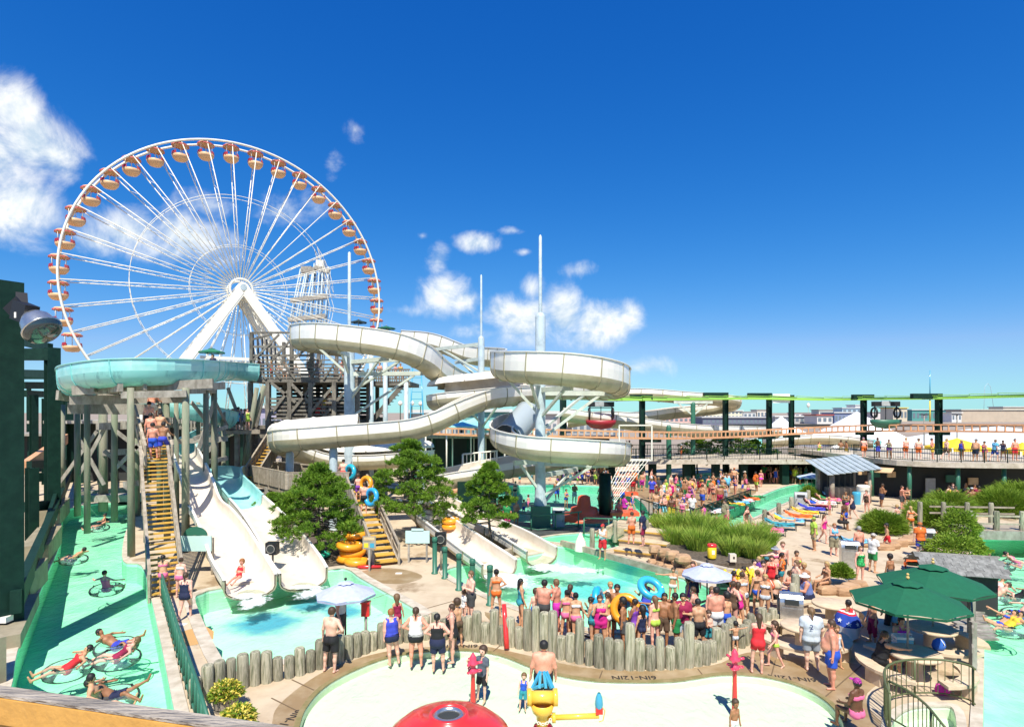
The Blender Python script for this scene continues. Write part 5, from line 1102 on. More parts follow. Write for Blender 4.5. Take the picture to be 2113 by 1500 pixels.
# ================================================================== RAISED WALKWAY, SNACK BUILDING
t = thing('raised_walkway', 'long raised concrete walkway on dark pillars behind the activity pool', 'walkway', (*P(1500, 850, 60).xy, 0))
zw = 2.65
MB().beam((P(1235, 850, 58).x, 63, zw - .22), (P(1775, 850, 58).x, 63, zw - .22), 8, .44).build('slab', M_cope, t)
for p in np.arange(P(1235, 850, 58).x, P(1775, 850, 58).x, 1.6): MB().box((p, 58.97, zw - .05), (.05, .05, .2)).build('edge_joint', M_joint, t)
for px in (1262, 1347, 1418, 1478, 1535, 1620, 1690): MB().box((P(px, 850, 60).x, 60.2, 1.1), (.7, .7, 2.2)).build('pillar', M_green, t)
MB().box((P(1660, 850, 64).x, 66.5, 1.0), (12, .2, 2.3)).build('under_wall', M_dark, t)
railing('green picket railing along the raised walkway', [(P(1240, 850, 59).x, 59.2, zw), (P(1500, 850, 59).x, 59.2, zw), (P(1772, 850, 59).x, 59.2, zw)], 1.1, .16, M_green, .03, 1.8)
railing('second green railing at the back of the raised walkway', [(P(1240, 850, 66).x, 66.6, zw), (P(1600, 850, 66).x, 66.6, zw), (P(1790, 850, 66).x, 66.6, zw)], 1.1, .2, M_green, .03, 1.8)
t = thing('snack_building', 'low dark snack building under a curved concrete terrace', 'building', (*P(1950, 850, 50).xy, 0))
zt_ = 3.4; edge = [P(x, y, (CH - zt_) * F / (y - HY)) for x, y in ((1765, 940), (1800, 945), (1850, 950), (1930, 953.5), (2020, 955), (2120, 956), (2240, 957))]
edge = [Vector(v[:3]) for v in spline([tuple(v) for v in edge], 1.5)]
poly = [(p.x, p.y) for p in edge] + [(edge[-1].x + 4, 66), (edge[0].x - 1, 66)]
MB().prism(poly, zt_ - .42, zt_ - .003).build('terrace_slab', M_cope, t)
for p in along(edge, 3.4): MB().tube((p.x, p.y + .6, 0), (p.x, p.y + .6, zt_ - .43), .17, n=8).build('column', M_green2, t)
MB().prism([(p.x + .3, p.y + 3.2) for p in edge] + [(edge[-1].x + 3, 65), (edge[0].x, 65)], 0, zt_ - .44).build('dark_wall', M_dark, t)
for px, w, h, z, m in ((1815, .8, .5, 2.0, M_tan), (1850, .9, .5, 1.9, M_green2), (1880, .7, .5, 2.0, M_tan), (1990, .8, 1.6, 1.0, M_bin), (2035, .9, .6, 1.8, M_green2), (2075, .8, .6, 1.6, M_tan)):
    i = min(range(len(edge)), key=lambda k: abs(edge[k].x - P(px, 850, edge[k].y).x)); q = edge[i]; MB().box((q.x, q.y + 2.95, z), (w, .12, h)).build('menu_panel', m, t)
railing('curved green railing around the snack building terrace', [Vector((p.x, p.y + .25, zt_)) for p in edge], 1.05, .17, M_green, .03, 1.7)
# timber hut with a tin roof
p = Vector((*P(1745, 850, 49).xy, 0)); t = thing('timber_hut', 'small timber hut with a slanted tin roof beside the plaza', 'hut', p)
for dx, dy, h in ((-1.7, -1.0, 2.3), (1.4, -1.0, 2.5), (-1.7, 1.2, 2.9), (1.4, 1.2, 3.1)): MB().tube(p + Vector((dx, dy, 0)), p + Vector((dx, dy, h)), .2 if dx < 0 else .13, n=9).build('log_post', M_timber2, t)
for k in range(9):
    x = -2.2 + k * .5; MB().beam(p + Vector((x, -1.7, 2.38 + k * .06)), p + Vector((x, 2.0, 3.3 + k * .06)), .48, .05).build('roof_sheet', M_tin, t)
MB().beam(p + Vector((1.9, -1.9, 2.6)), p + Vector((2.6, -1.2, 2.9)), 1.2, .06).build('side_awning', M_tan, t)
MB().box(p + Vector((0, .6, .55)), (2.6, .8, 1.1)).build('counter', M_timber2, t); MB().box(p + Vector((-.2, 1.1, 1.4)), (2.9, .08, 2.4)).build('back_panel', M_dark, t)
# tents and canopies
def tent(label, c, w, dp, zb, zp, m, n=4, name='tent', flare=.35, poles=True):
    c = Vector(c); t = thing(name, label, 'tent', (c.x, c.y, 0)); b = MB(); K = 8; rows = []
    cor = [(-w, -dp), (w, -dp), (w, dp), (-w, dp)]; per = []
    for i in range(4):
        a, d_ = Vector(cor[i]), Vector(cor[(i + 1) % 4])
        for j in range(6): per.append(a.lerp(d_, j / 6))
    for k in range(K + 1):
        f_ = k / K; s = 1 - f_; z = zb + (zp - zb) * (f_ ** (1 + flare)); rows.append([Vector((c.x + q.x * s, c.y + q.y * s, z)) for q in per])
    N_ = len(per); b.add([v for r_ in rows for v in r_], [[k * N_ + i, k * N_ + (i + 1) % N_, (k + 1) * N_ + (i + 1) % N_, (k + 1) * N_ + i] for k in range(K) for i in range(N_)], False); b.build('canopy', m, t)
    MB().add([v for q in per for v in (Vector((c.x + q.x, c.y + q.y, zb)), Vector((c.x + q.x * 1.005, c.y + q.y * 1.005, zb - .35)))], [[2 * i, 2 * i + 1, (2 * i + 3) % (2 * N_), (2 * i + 2) % (2 * N_)] for i in range(N_)]).build('valance', m, t)
    for q in cor: MB().tube((c.x + q[0] * .98, c.y + q[1] * .98, 0), (c.x + q[0] * .98, c.y + q[1] * .98, zb), .08).build('pole', M_wheel, t)
    return t
M_tentw = mat('white_tent', (.88, .88, .88), .7); M_tentg = mat('pale_grey_tent', (.72, .77, .77), .7, (.64, .69, .69), .6); M_tenty = mat('yellow_tent', (.85, .58, .03), .7)
tent('white pointed tent beyond the raised walkway', P(1768, 850, 84), 6.3, 5.5, TZ(918, 84) , TZ(849, 84), M_tentw, flare=.05)
tent('small white pointed tent behind the columns', P(1612, 850, 92), 2.6, 2.6, TZ(890, 92), TZ(858, 92), M_tentw, flare=.4)
tent('broad pale tent behind the terrace', P(2060, 850, 76), 9.2, 7, TZ(917, 76), TZ(880, 74), M_tentg, flare=-.35)
t = tent('yellow and white striped tent in front of the broad pale tent', P(1975, 850, 62), 2.1, 2.1, TZ(922, 62), TZ(902, 64), M_tenty, flare=.1)
tent('small yellow canopy peak at the terrace end', P(2110, 850, 60), 1.2, 1.2, TZ(930, 60), TZ(912, 60), M_tenty, flare=.1)
# far buildings along the boardwalk
def building(label, px0, px1, d, ytop, col, rows=2, cn=8, roof=None, base=0, name='boardwalk_building'):
    x0, x1 = P(px0, 850, d).x, P(px1, 850, d).x; zt = CH + (850 - ytop) * d / F; t = thing(name, label, 'building', ((x0 + x1) / 2, d, base))
    w = MB().box(((x0 + x1) / 2, d + 8, (zt + base) / 2), (x1 - x0, 16, zt - base)).build('wall', M_bld, t); w.color = (*col, 1)
    r_ = MB().box(((x0 + x1) / 2, d + 8, zt + .3), (x1 - x0 + 1.5, 17.5, .6)).build('roof', M_bld, t); r_.color = (*(roof or (.7, .7, .68)), 1)
    if rows:
        for j in range(rows):
            for i in range(cn):
                z = base + (zt - base) * (j + .5) / rows; x = x0 + (x1 - x0) * (i + .5) / cn; MB().box((x, d - .03, z), ((x1 - x0) / cn * .6, .12, (zt - base) / rows * .45)).build('window', M_fwin, t)
    return t
building('teal boardwalk building left of the tan hall', 1882, 1965, 480, 846, (.10, .32, .30), 1, 10)
building('long tan hall at the far right of the beach', 1984, 2150, 440, 846, (.52, .43, .33), 0, 0, (.62, .60, .52))
building('raised tan roof block behind the long hall', 2070, 2180, 520, 840, (.56, .50, .40), 0)
building('cream hotel with balcony rows beyond the columns', 1440, 1532, 420, 848, (.72, .68, .52), 3, 12)
building('pink low hotel left of the cream hotel', 1372, 1430, 410, 850, (.66, .42, .38), 2, 6)
building('dark shopfront row on the boardwalk', 1450, 1590, 330, 862, (.16, .17, .24), 1, 16, (.5, .5, .5))
building('grey arcade beside the pointed white tent', 1600, 1680, 380, 860, (.45, .45, .45), 1, 8)
building('red-roofed pavilion on the boardwalk', 1686, 1718, 360, 857, (.7, .66, .62), 1, 3, (.42, .08, .06))
building('blue-windowed arcade next to the hanging monorail car', 1722, 1768, 380, 852, (.22, .27, .42), 1, 6)
building('pale blue hotel block behind the arcade', 1738, 1778, 560, 842, (.38, .52, .62), 2, 4)
building('white tower block beside the pale blue hotel', 1765, 1785, 600, 836, (.8, .8, .8), 0)
building('yellow-topped stall building on the boardwalk', 1843, 1872, 460, 842, (.62, .55, .42), 1, 4, (.75, .6, .1))
building('white low shops between hall and teal building', 1964, 1984, 430, 852, (.75, .75, .74), 1, 3)
for i, (a, c, y) in enumerate(((1534, 1560, 850), (1562, 1584, 846), (1640, 1672, 852), (1690, 1725, 846), (1800, 1842, 851), (1872, 1884, 852))):
    building('small pale house, %s from the left in the far town line' % ORD[i + 1], a, c, 620, y, (.62 + .05 * (i % 3), .62, .6 - .06 * (i % 2)), 1, 3, (.4, .36, .33))
tag(MB().lathe([(.3, 0), (.3, 14), (2.2, 16), (2.4, 19), (1.2, 21), (.02, 21.5)], (*P(1668, 850, 900).xy, 0), 10).build('water_tower', M_wheel), 'tiny pale water tower on the far town skyline', 'water tower')
t = thing('beach_mast', 'thin blue and yellow mast rising from the distant boardwalk', 'mast', (*P(1919, 850, 440).xy, 0))
b_ = Vector((*P(1919, 850, 440).xy, 0)); MB().tube(b_, b_ + Vector((0, 0, 16)), .5, n=6).build('lower_shaft', M_yel2, t); MB().tube(b_ + Vector((0, 0, 16)), b_ + Vector((0, 0, TZ(764, 440))), .5, .25, n=6).build('upper_shaft', M_blue, t)
b_ = Vector((*P(2038, 850, 700).xy, 0)); tag(MB().path([b_ + Vector((-5, 0, 0)), b_ + Vector((-3.5, 0, 38)), b_ + Vector((0, 0, 42)), b_ + Vector((3.5, 0, 38)), b_ + Vector((9, 0, 0))], .22, 5).build('ride_arch', M_galv), 'thin steel ride arch above the distant hall', 'ride')
tag(MB().beam((P(1500, 850, 300).x, 300, .6), (P(2300, 850, 300).x, 300, .6), 3, 1.3).build('boardwalk', M_dark), 'dark edge of the boardwalk across the beach', 'boardwalk')
for px, d in ((1907, 70), (1975, 66)):
    p = Vector((*P(px, 850, d).xy, 0)); t = thing('lamp_post', 'thin lamp post behind the terrace %s' % ('near the pointed tent' if px < 1950 else 'in front of the broad tent'), 'lamp post', p)
    MB().tube(p, p + Vector((0, 0, 7.2)), .07).build('pole', M_timber, t); MB().beam(p + Vector((-.5, 0, 7.2)), p + Vector((.5, 0, 7.2)), .2, .12).build('lamp_head', M_black, t)

# low dark buildings and clutter behind the slides
def shed(label, px0, px1, d, zt, posts, m=M_dark, roofm=M_timber, name='service_building'):
    x0, x1 = P(px0, 850, d).x, P(px1, 850, d).x; t = thing(name, label, 'building', ((x0 + x1) / 2, d, 0))
    MB().box(((x0 + x1) / 2, d + 4, zt / 2), (x1 - x0, 5, zt)).build('wall', m, t); MB().box(((x0 + x1) / 2, d + 2.5, zt + .15), (x1 - x0 + .8, 9, .3)).build('roof', roofm, t)
    for k in range(posts): MB().box((x0 + (x1 - x0) * (k + .5) / posts, d - .6, zt / 2), (.3, .3, zt)).build('column', M_green, t)
    return t
shed('long dark arcade behind the slides and the orange track', 845, 1262, 70, 4.4, 12); shed('dark timber shed behind the log trestle', 95, 400, 62, 6.3, 9); shed('tall dark shed between the trestle and the tower', 402, 520, 64, 5.6, 4); shed('low dark shed left of the aqua ring', 20, 118, 72, 4.6, 3)
for i, (a, c_, d, yt, col) in enumerate(((842, 940, 110, 852, (.5, .5, .48)), (955, 1050, 120, 850, (.16, .42, .40)), (1060, 1150, 115, 854, (.55, .52, .5)), (520, 600, 130, 842, (.4, .38, .5)), (390, 470, 120, 850, (.55, .58, .6)), (1180, 1290, 125, 856, (.45, .46, .44)))):
    building('boardwalk stall roof behind the slides, %s from the left' % ORD[[3, 4, 5, 2, 1, 6][i]], a, c_, d, yt, col, 1, 8, (.6, .62, .6), name='boardwalk_stall')
for i, (px, py, d, w) in enumerate(((985, 872, 66, 3.2), (930, 868, 68, 2.6), (1050, 878, 66, 2.8))): tent('aqua peaked canopy behind the slides, %s from the left' % ORD[[2, 1, 3][i]], P(px, 850, d), w, w, TZ(py + 6, d), TZ(py - 12, d), M_aqua, flare=.1)
for i, (px, d) in enumerate(((826, 100), (850, 100), (868, 104), (745, 110))):
    p = Vector((*P(px, 850, d).xy, 0)); t = thing('globe_lamp', 'white globe lamp on a pole behind the tower, %s from the left' % ORD[[2, 3, 4, 1][i]], 'lamp post', p); MB().tube(p, p + Vector((0, 0, 8.6)), .08).build('pole', M_green, t); MB().sphere(p + Vector((0, 0, 9)), .4).build('globe', M_wheel, t)
p = P(860, 790, 90); t = thing('ladder_tower', 'slim blue ladder tower behind the S-bend flume', 'tower', Vector((p.x, p.y, 0)))
for dx in (-1.3, 1.3): MB().tube(Vector((p.x + dx, 90, 0)), Vector((p.x + dx * .5, 90, TZ(760, 90))), .1, n=6).build('ladder_leg', M_blue, t)
for k in range(9): MB().beam(Vector((p.x - 1.2 + k * .06, 90, 4 + k * 1.1)), Vector((p.x + 1.2 - k * .06, 90, 4 + k * 1.1)), .08, .1).build('ladder_rung', M_blue, t)

# ================================================================== VEGETATION
def blades(rng, base, dirs, L, w, bend=.5, seg=2):
    """tapered curved blades as numpy arrays; base (n,3), dirs (n,3) unit"""
    n = len(base); side = np.cross(dirs, rng.normal(size=(n, 3))); side /= np.linalg.norm(side, axis=1)[:, None] + 1e-9
    out = dirs.copy(); out[:, 2] = 0; out /= np.linalg.norm(out, axis=1)[:, None] + 1e-6
    L = L[:, None]; p1 = base + dirs * L * .55; p2 = base + dirs * L + out * L * bend * .5 - np.array((0, 0, 1.)) * L * bend * .45; w = w[:, None] if np.ndim(w) else w
    V = np.stack([base - side * w * .5, base + side * w * .5, p1 + side * w * .4, p1 - side * w * .4, p2], 1).reshape(-1, 3); i = np.arange(n)[:, None] * 5
    return V, np.vstack([i + np.array([0, 1, 2, 3])]).tolist() + (i + np.array([3, 2, 4])).tolist()
def pine(label, base, h, rx, seed, trunk_r=.14, lean=(0, 0), nclump=70, z0=.22, wide=.45):
    rng = np.random.default_rng(seed); base = Vector(base); t = thing('pine_tree', label, 'pine tree', base); up = Vector((0, 0, 1))
    tp = [base + Vector((lean[0] * f_, lean[1] * f_, h * f_)) + Vector((.12 * math.sin(5 * f_ + seed), .1 * math.cos(4 * f_ + seed), 0)) * (f_ > 0) for f_ in (0, .2, .4, .6, .8, .95)]
    MB().path(tp, [trunk_r, trunk_r * .85, trunk_r * .65, trunk_r * .45, trunk_r * .28, .02], 8).build('trunk', M_bark, t)
    BV, BD = [], []; 
    for c in range(nclump):
        f_ = z0 + (1 - z0) * ((c + rng.random()) / nclump); prof = (1 - abs((f_ - wide) / (1 - wide if f_ > wide else wide + .25)) ** 1.6); r_ = rx * max(.10, prof) * (.35 + .65 * math.sqrt(rng.random())) ; a = c * 2.4 + rng.normal() * .4
        k = min(4, int(f_ * 5)); tb = tp[k].lerp(tp[k + 1], f_ * 5 - k) if f_ < .99 else tp[-1]
        ce = np.array(tb) + np.array((r_ * math.cos(a), r_ * math.sin(a), h * .05 * rng.normal() * .6))
        if r_ > rx * .35: MB().path([Vector(np.array(tb)), Vector((np.array(tb) * .5 + ce * .5) + np.array((0, 0, -.06))), Vector(ce)], [.035, .025, .012], 4).build('limb', M_bark, t)
        cr = rx * (.20 + .13 * rng.random()) * (1.0 if f_ < .85 else .65); m = int(24)
        q = rng.normal(size=(m, 3)); q /= np.linalg.norm(q, axis=1)[:, None]; q[:, 2] = np.abs(q[:, 2]) * .55 - .12; tuft = ce + q * cr * (.4 + .6 * rng.random((m, 1)) ** .5)
        for tu, qq in zip(tuft, q):
            nb_ = 12; d = rng.normal(size=(nb_, 3)) * .55 + qq * .7 + np.array((0, 0, .75)); d /= np.linalg.norm(d, axis=1)[:, None]; BV.append(np.repeat(tu[None], nb_, 0) + rng.normal(size=(nb_, 3)) * .03); BD.append(d)
    bs, ds = np.vstack(BV), np.vstack(BD); n = len(bs); V, Fc = blades(rng, bs, ds, .15 + .09 * rng.random(n), .034 + .014 * rng.random(n), .15)
    V = V - np.array(base); o = link('crown', newmesh('crown', V, Fc), M_pine, t); return t
pine('broad dark pine left of the picket stairs', G(655, 1150), 4.7, 2.1, 1, .16, (.1, .2), 95, .2, .38)
pine('tall bushy pine right of the picket stairs', G(868, 1118), 5.9, 2.15, 2, .16, (-.7, .2), 95, .26, .42)
pine('slender lone pine between the two cream slides', G(1018, 1138), 4.75, 1.4, 3, .10, (-.35, 0), 52, .3, .45)
pine('small pine half hidden behind the body slide beside the deck', G(560, 1105), 2.6, 1.3, 4, .08, (0, 0), 40, .1, .4)
for i, (px, py, h, r_) in enumerate(((1440, 965, 4.2, 3.0), (1505, 960, 5.0, 3.2), (1560, 962, 4.2, 2.6))):
    pine('green pine behind the raised walkway railing, %s from the left' % ORD[i + 1], Vector((*P(px, 850, 70).xy, 0)), h, r_, 10 + i, .12, (0, 0), 50, .3, .5)
def clump(name, label, cat, base, r, h, n, m, seed, spread=.55, w=.022, bend=.7, flat=.6, sx=1.0, part='blades'):
    rng = np.random.default_rng(seed); base = np.array(base); a = rng.random(n) * 6.283; q = np.sqrt(rng.random(n)); b_ = np.stack([np.cos(a) * q * r * flat * sx, np.sin(a) * q * r * flat, np.zeros(n)], 1)
    th = np.arccos(1 - rng.random(n) * (1 - math.cos(spread))); d = np.stack([np.cos(a) * np.sin(th), np.sin(a) * np.sin(th), np.cos(th)], 1) + rng.normal(size=(n, 3)) * .05; d /= np.linalg.norm(d, axis=1)[:, None]
    L = h * (.70 + .36 * rng.random(n)); V, Fc = blades(rng, b_, d, L, w * (.7 + .6 * rng.random(n)), bend)
    t = thing(name, label, cat, base); o = link(part, newmesh(part, V, Fc), m, t); return t
RN = [(1372, 1112, 1.0, 1.5), (1408, 1118, 1.2, 1.75), (1448, 1124, 1.2, 1.8), (1490, 1136, 1.2, 1.6), (1535, 1146, 1.2, 1.6), (1572, 1150, .9, 1.4), (1395, 1136, .9, 1.3), (1440, 1150, .9, 1.25), (1510, 1162, .8, 1.2), (1560, 1128, .9, 1.3), (1475, 1108, .9, 1.4), (1556, 1168, .7, 1.1)]
for i, (px, py, r_, h) in enumerate(RN): clump('reed_clump', ['tall feathery reed clump nearest the wide steps', 'tall pale reed clump second from the wide steps', 'tallest reed clump in the rock planter', 'reed clump behind the yellow drum', 'reed clump leaning over the seated group', 'reed clump at the lounger end of the planter', 'low reed clump at the rock edge of the planter', 'low reed clump just left of the yellow drum', 'short reed clump behind the power box', 'thin reed clump beside the river posts', 'reed clump behind the wide steps railing', 'small reed clump next to the yellow vest bin'][i], 'reeds', G(px, py) + Vector((0, 0, .35)), r_ * .72, h * (.88 + .3 * ((i * 37) % 10) / 10), 520, M_reed, 30 + i, .46, .034, .24, .8)
BS = [(1822, 1098, 1.7, 1.35, 'round green grass bush beside the boy in red shorts'), (1935, 1085, 2.0, 1.7, 'big green grass bush in the middle of the plaza planter'), (1960, 1062, 2.2, 1.8, 'large green grass bush at the back of the plaza planter'), (1908, 1075, 1.6, 1.5, 'green grass bush next to the resting lounger'), (1735, 1205, .62, .62, 'small tufted bush in the little rock planter'), (1670, 1032, 1.1, 1.2, 'round dark bush beside the timber hut'), (1358, 1098, .9, 1.1, 'dark bush behind the steps landing'), (2070, 1062, 2.6, 2.0, 'wide bush above the timber bridge, nearer one'), (2105, 1050, 2.8, 2.2, 'wide bush at the right edge above the bridge')]

def mound(label, base, r, h, seed):
    rng = np.random.default_rng(seed); t = thing('grass_bush', label, 'bush', base); n = 5200; q = rng.normal(size=(n, 3)); q /= np.linalg.norm(q, axis=1)[:, None]; q[:, 2] = np.abs(q[:, 2]); rad = .35 + .6 * rng.random(n) ** .6; lump = 1 + .12 * np.sin(q[:, 0] * 4 + seed) * np.cos(q[:, 1] * 5)
    p = q * np.array((r, r, h)) * (rad * lump)[:, None]; d = q + rng.normal(size=(n, 3)) * .3 + np.array((0, 0, .35)); d /= np.linalg.norm(d, axis=1)[:, None]; V, Fc = blades(rng, p, d, r * (.22 + .18 * rng.random(n)), .030 + .02 * rng.random(n), .35); link('blades', newmesh('blades', V, Fc), M_bush, t)
    b = MB().lathe([(r * .45, 0), (r * .5, h * .3), (r * .3, h * .6), (.02, h * .7)], (0, 0, 0), 10); b.build('root_mass', M_mulch, t, True); return t
def topiary(label, base, r, h, seed):
    rng = np.random.default_rng(seed); t = thing('clipped_shrub', label, 'shrub', base); n = 5200; q = rng.normal(size=(n, 3)); q /= np.linalg.norm(q, axis=1)[:, None]; lump = 1 + .16 * np.sin(q[:, 0] * 5 + 2) * np.sin(q[:, 1] * 6) + .1 * np.sin(q[:, 2] * 9)
    p = q * (np.array((r, r, h / 2)) * (lump * (.72 + .3 * rng.random(n)))[:, None]) + np.array((0, 0, h / 2)); d = q + rng.normal(size=(n, 3)) * .5; d /= np.linalg.norm(d, axis=1)[:, None]
    V, Fc = blades(rng, p, d, .10 + .06 * rng.random(n), .06 * np.ones(n), .2); link('foliage', newmesh('foliage', V, Fc), M_bush, t); MB().path([(0, 0, 0), (0, 0, h * .5)], .05, 6).build('stem', M_bark, t, True); return t
for i, (px, py, r_, h, l) in enumerate(BS): mound(l, G(px, py) + Vector((0, 0, .1 if py < 1200 else .35)), r_ * .76, h * .85, 60 + i)
topiary('dark rounded shrub above the shingle hut', G(1978, 1130), 1.0, 2.0, 81); topiary('low leafy shrub spilling beside the shingle hut', G(1972, 1160), 1.35, 1.3, 82)
# dark planting beds
sheet('planting_bed', [gpoly([(560, 1098), (600, 1090), (720, 1105), (770, 1130), (740, 1165), (660, 1172), (600, 1130)], 3)], .006, M_mulch)
sheet('planting_bed', [gpoly([(930, 1078), (975, 1092), (1050, 1125), (1070, 1140), (1040, 1155), (1000, 1140), (950, 1108)], 3)], .006, M_mulch)
sheet('planting_bed', [gpoly([(400, 1060), (440, 1100), (560, 1160), (600, 1180), (560, 1190), (530, 1180), (440, 1120)], 3)], .006, M_mulch)

# ================================================================== ROCK PLANTER, STEPS, POSTS
def rockwall(label, pts, h, seed, step=.62, name='rock_planter'):
    pts = [Vector(p) for p in pts]; t = thing(name, label, 'rock wall', pts[0]); rr = random.Random(seed)
    for row in range(max(1, int(h / .3))):
        for p in along(pts, step):
            q = p + Vector((rr.uniform(-.08, .08) + (row % 2) * .25, rr.uniform(-.05, .12) + row * .05, row * .3 + .16)); b = MB(); a_, b2, c_ = step * rr.uniform(.5, .62), rr.uniform(.26, .36), rr.uniform(.17, .21); vs = []
            for z in (-1, -.35, .4, 1):
                for k in range(8):
                    an = 2 * math.pi * k / 8; e = (.82 if abs(z) == 1 else 1.0) * rr.uniform(.9, 1.08); cx, sx_ = math.cos(an), math.sin(an); cx = math.copysign(abs(cx) ** .6, cx); sx_ = math.copysign(abs(sx_) ** .6, sx_); vs.append(q + Vector((cx * a_ * e, sx_ * b2 * e, z * c_)))
            b.add(vs, [[j * 8 + k, j * 8 + (k + 1) % 8, (j + 1) * 8 + (k + 1) % 8, (j + 1) * 8 + k] for j in range(3) for k in range(8)] + [list(range(24, 32)), list(range(8))[::-1]]); b.build('stone', M_rock, t)
    return t
rw = [G(1352, 1168), G(1385, 1180), G(1425, 1192)]
rockwall('brown sandstone wall of the reed planter beside the wide steps', rw, .95, 4)
MB_ = MB(); MB_.prism([(G(x, y).x, G(x, y).y) for x, y in ((1345, 1160), (1360, 1166), (1430, 1188), (1500, 1180), (1590, 1180), (1600, 1140), (1560, 1112), (1440, 1098), (1370, 1096), (1340, 1108))], .02, .42); tag(MB_.build('planter_soil', M_mulch), 'dark soil bed under the tall reeds', 'planter')
t = thing('planter_kerb', 'pale concrete kerb below the tall reeds by the yellow drum', 'kerb', G(1480, 1192))
for a, c in (((1420, 1176), (1500, 1196)), ((1500, 1196), (1556, 1205))): MB().beam(G(*a) + Vector((0, 0, .27)), G(*c) + Vector((0, 0, .27)), .3, .5).build('kerb_stone', M_cope, t)
rockwall('low sandstone ring around the small tufted bush', [G(1690, 1215), G(1715, 1228), G(1750, 1228), G(1778, 1212)], .55, 9, .7)
rockwall('long low sandstone edge of the plaza planter', [G(1790, 1128), G(1830, 1136), G(1875, 1122), G(1920, 1105)], .5, 11, .9)
for i, (px, py, w) in enumerate(((1297, 1146, 2.6), (1306, 1138, 2.6), (1316, 1129, 2.6))):
    p = G(px + 8, py); t = thing('wide_step', ['lowest wide step with a yellow edge beside the lifeguard', 'middle wide step with a yellow edge', 'top wide step with a yellow edge below the landing'][i], 'step', p, -.52); t.location.z = 0
    MB().box((0.3, .55, .10 + i * .17), (w, 1.1, .2 + i * .34 - .002 * i)).build('slab', M_conc, t, True); MB().box((.3, -.0 - .02, .175 + i * .34), (w, .12, .06)).build('yellow_nosing', M_tread, t, True)
p = G(1324, 1120); lb = MB().box((p.x + .4, p.y + 1.3, .36), (3.8, 2.4, .72), -.52); tag(lb.build('landing', M_conc), 'pale concrete landing above the wide steps', 'landing')
def rope_posts(label, px, h=1.0, r=.14, sag=.18, z=0, rope=True):
    pts = [G(*q) + Vector((0, 0, z)) for q in px]; t = thing('rope_fence', label, 'fence', pts[0])
    for i, q in enumerate(pts):
        o = link('log', LOGM[i % 3], None, t); o.location = q - pts[0]; o.scale = (2 * r, 2 * r, h)
    if rope:
        for a, c in zip(pts, pts[1:]):
            for hh in (.85, .45): MB().path([a.lerp(c, f_) + Vector((0, 0, h * hh - sag * 4 * f_ * (1 - f_))) for f_ in (0, .2, .4, .6, .8, 1)], .02, 5).build('rope', M_timber2, t)
    return t
rope_posts('log posts with rope behind the red-trunks bather', [(1222, 1138), (1269, 1118), (1334, 1117)], 1.25)
rope_posts('row of log posts with rope along the winding river loungers', [(1545, 1098), (1578, 1082), (1607, 1066), (1633, 1052), (1652, 1044), (1668, 1036)], 1.0, .16)
# lifeguard-side kerb with gear
t = thing('plank_kerb', 'grey plank kerb along the back of the landing pool', 'kerb', G(1170, 1130))
for a, c in (((1160, 1128), (1280, 1162)), ((1280, 1162), (1400, 1196))): MB().beam(G(*a) + Vector((0, .3, .16)), G(*c) + Vector((0, .3, .16)), .22, .3).build('plank', M_timber2, t)
MB().beam(G(1030, 1150) + Vector((0, 0, .15)), G(1066, 1140) + Vector((0, 0, .15)), .3, .3).build('plank', M_timber2, t)
p = G(1198, 1136); tag(MB().lathe([(.34, 0), (.28, .5), (.02, 1.0)], p, 10).build('hazard_cone', M_wheel), 'white pointed marker beside the lifeguard on the pool kerb', 'marker')

# ================================================================== BOLLARDS, SIGNS, SPEAKERS
for i, (px, yt, yb) in enumerate(((897, 1108, 1183), (918, 1128, 1193), (947, 1142, 1217), (975, 1153, 1222), (1011, 1166, 1248))):
    p = G(px, yb); h = (yb - yt) * p.y / F; t = thing('bollard', ['green bollard nearest the ride sign', 'green bollard second from the ride sign', 'green bollard third from the ride sign', 'green bollard fourth from the ride sign', 'green bollard beside the woman in the orange bikini'][i], 'bollard', p, 0, 'green bollards by the landing pool')
    MB().lathe([(.16, 0), (.16, .05), (.11, .07), (.11, h - .12)], p, 12).build('shaft', M_green2, t); MB().lathe([(.125, h - .14), (.125, h - .02), (.1, h), (.02, h + .02)], p, 12).build('cap', M_green2, t); MB().lathe([(.118, h - .24), (.118, h - .2)], p, 12).build('band', M_green, t)
def speaker(label, px, py, h):
    p = G(px, py); t = thing('speaker', label, 'speaker', p); MB().tube(p, p + Vector((0, 0, h)), .05).build('post', M_timber2, t); MB().box(p + Vector((0, -.05, h + .2)), (.5, .4, .55)).build('cabinet', M_black, t); MB().tube(p + Vector((0, -.25, h + .2)), p + Vector((0, -.28, h + .2)), .17, n=14).build('cone', M_dark, t); MB().torus(p + Vector((0, -.27, h + .2)), .18, .02, 14, 6, Matrix.Rotation(R(90), 3, 'X')).build('cone_ring', M_timber, t)
speaker('black speaker on a post between the two cream body slides', 563, 1186, 1.05); speaker('black speaker on a post beside the first green bollard', 910, 1178, 1.35)
p = G(862, 1160); t = thing('ride_sign', 'pale blue ride notice on two posts under the tall pine', 'sign', p)
for dx in (-.45, .45): MB().box(p + Vector((dx, 0, .7)), (.09, .09, 1.4)).build('post', M_timber, t)
MB().box(p + Vector((0, -.06, 1.28)), (1.2, .05, .62)).build('board', MATS['notice_board'], t); MB().box(p + Vector((0, -.06, 1.63)), (.6, .05, .14)).build('board_crest', MATS['notice_board'], t)
p = G(762, 1178); t = thing('stair_sign', 'brown stair sign with yellow and blue panels on the picket stairs', 'sign', p)
MB().box(p + Vector((0, 0, 1.35)), (.62, .05, .6)).build('board', M_timber2, t)
for dx, c in ((-.14, M_yel2), (.14, M_blue)): MB().box(p + Vector((dx, -.03, 1.22)), (.2, .02, .2)).build('picture_panel', c, t)
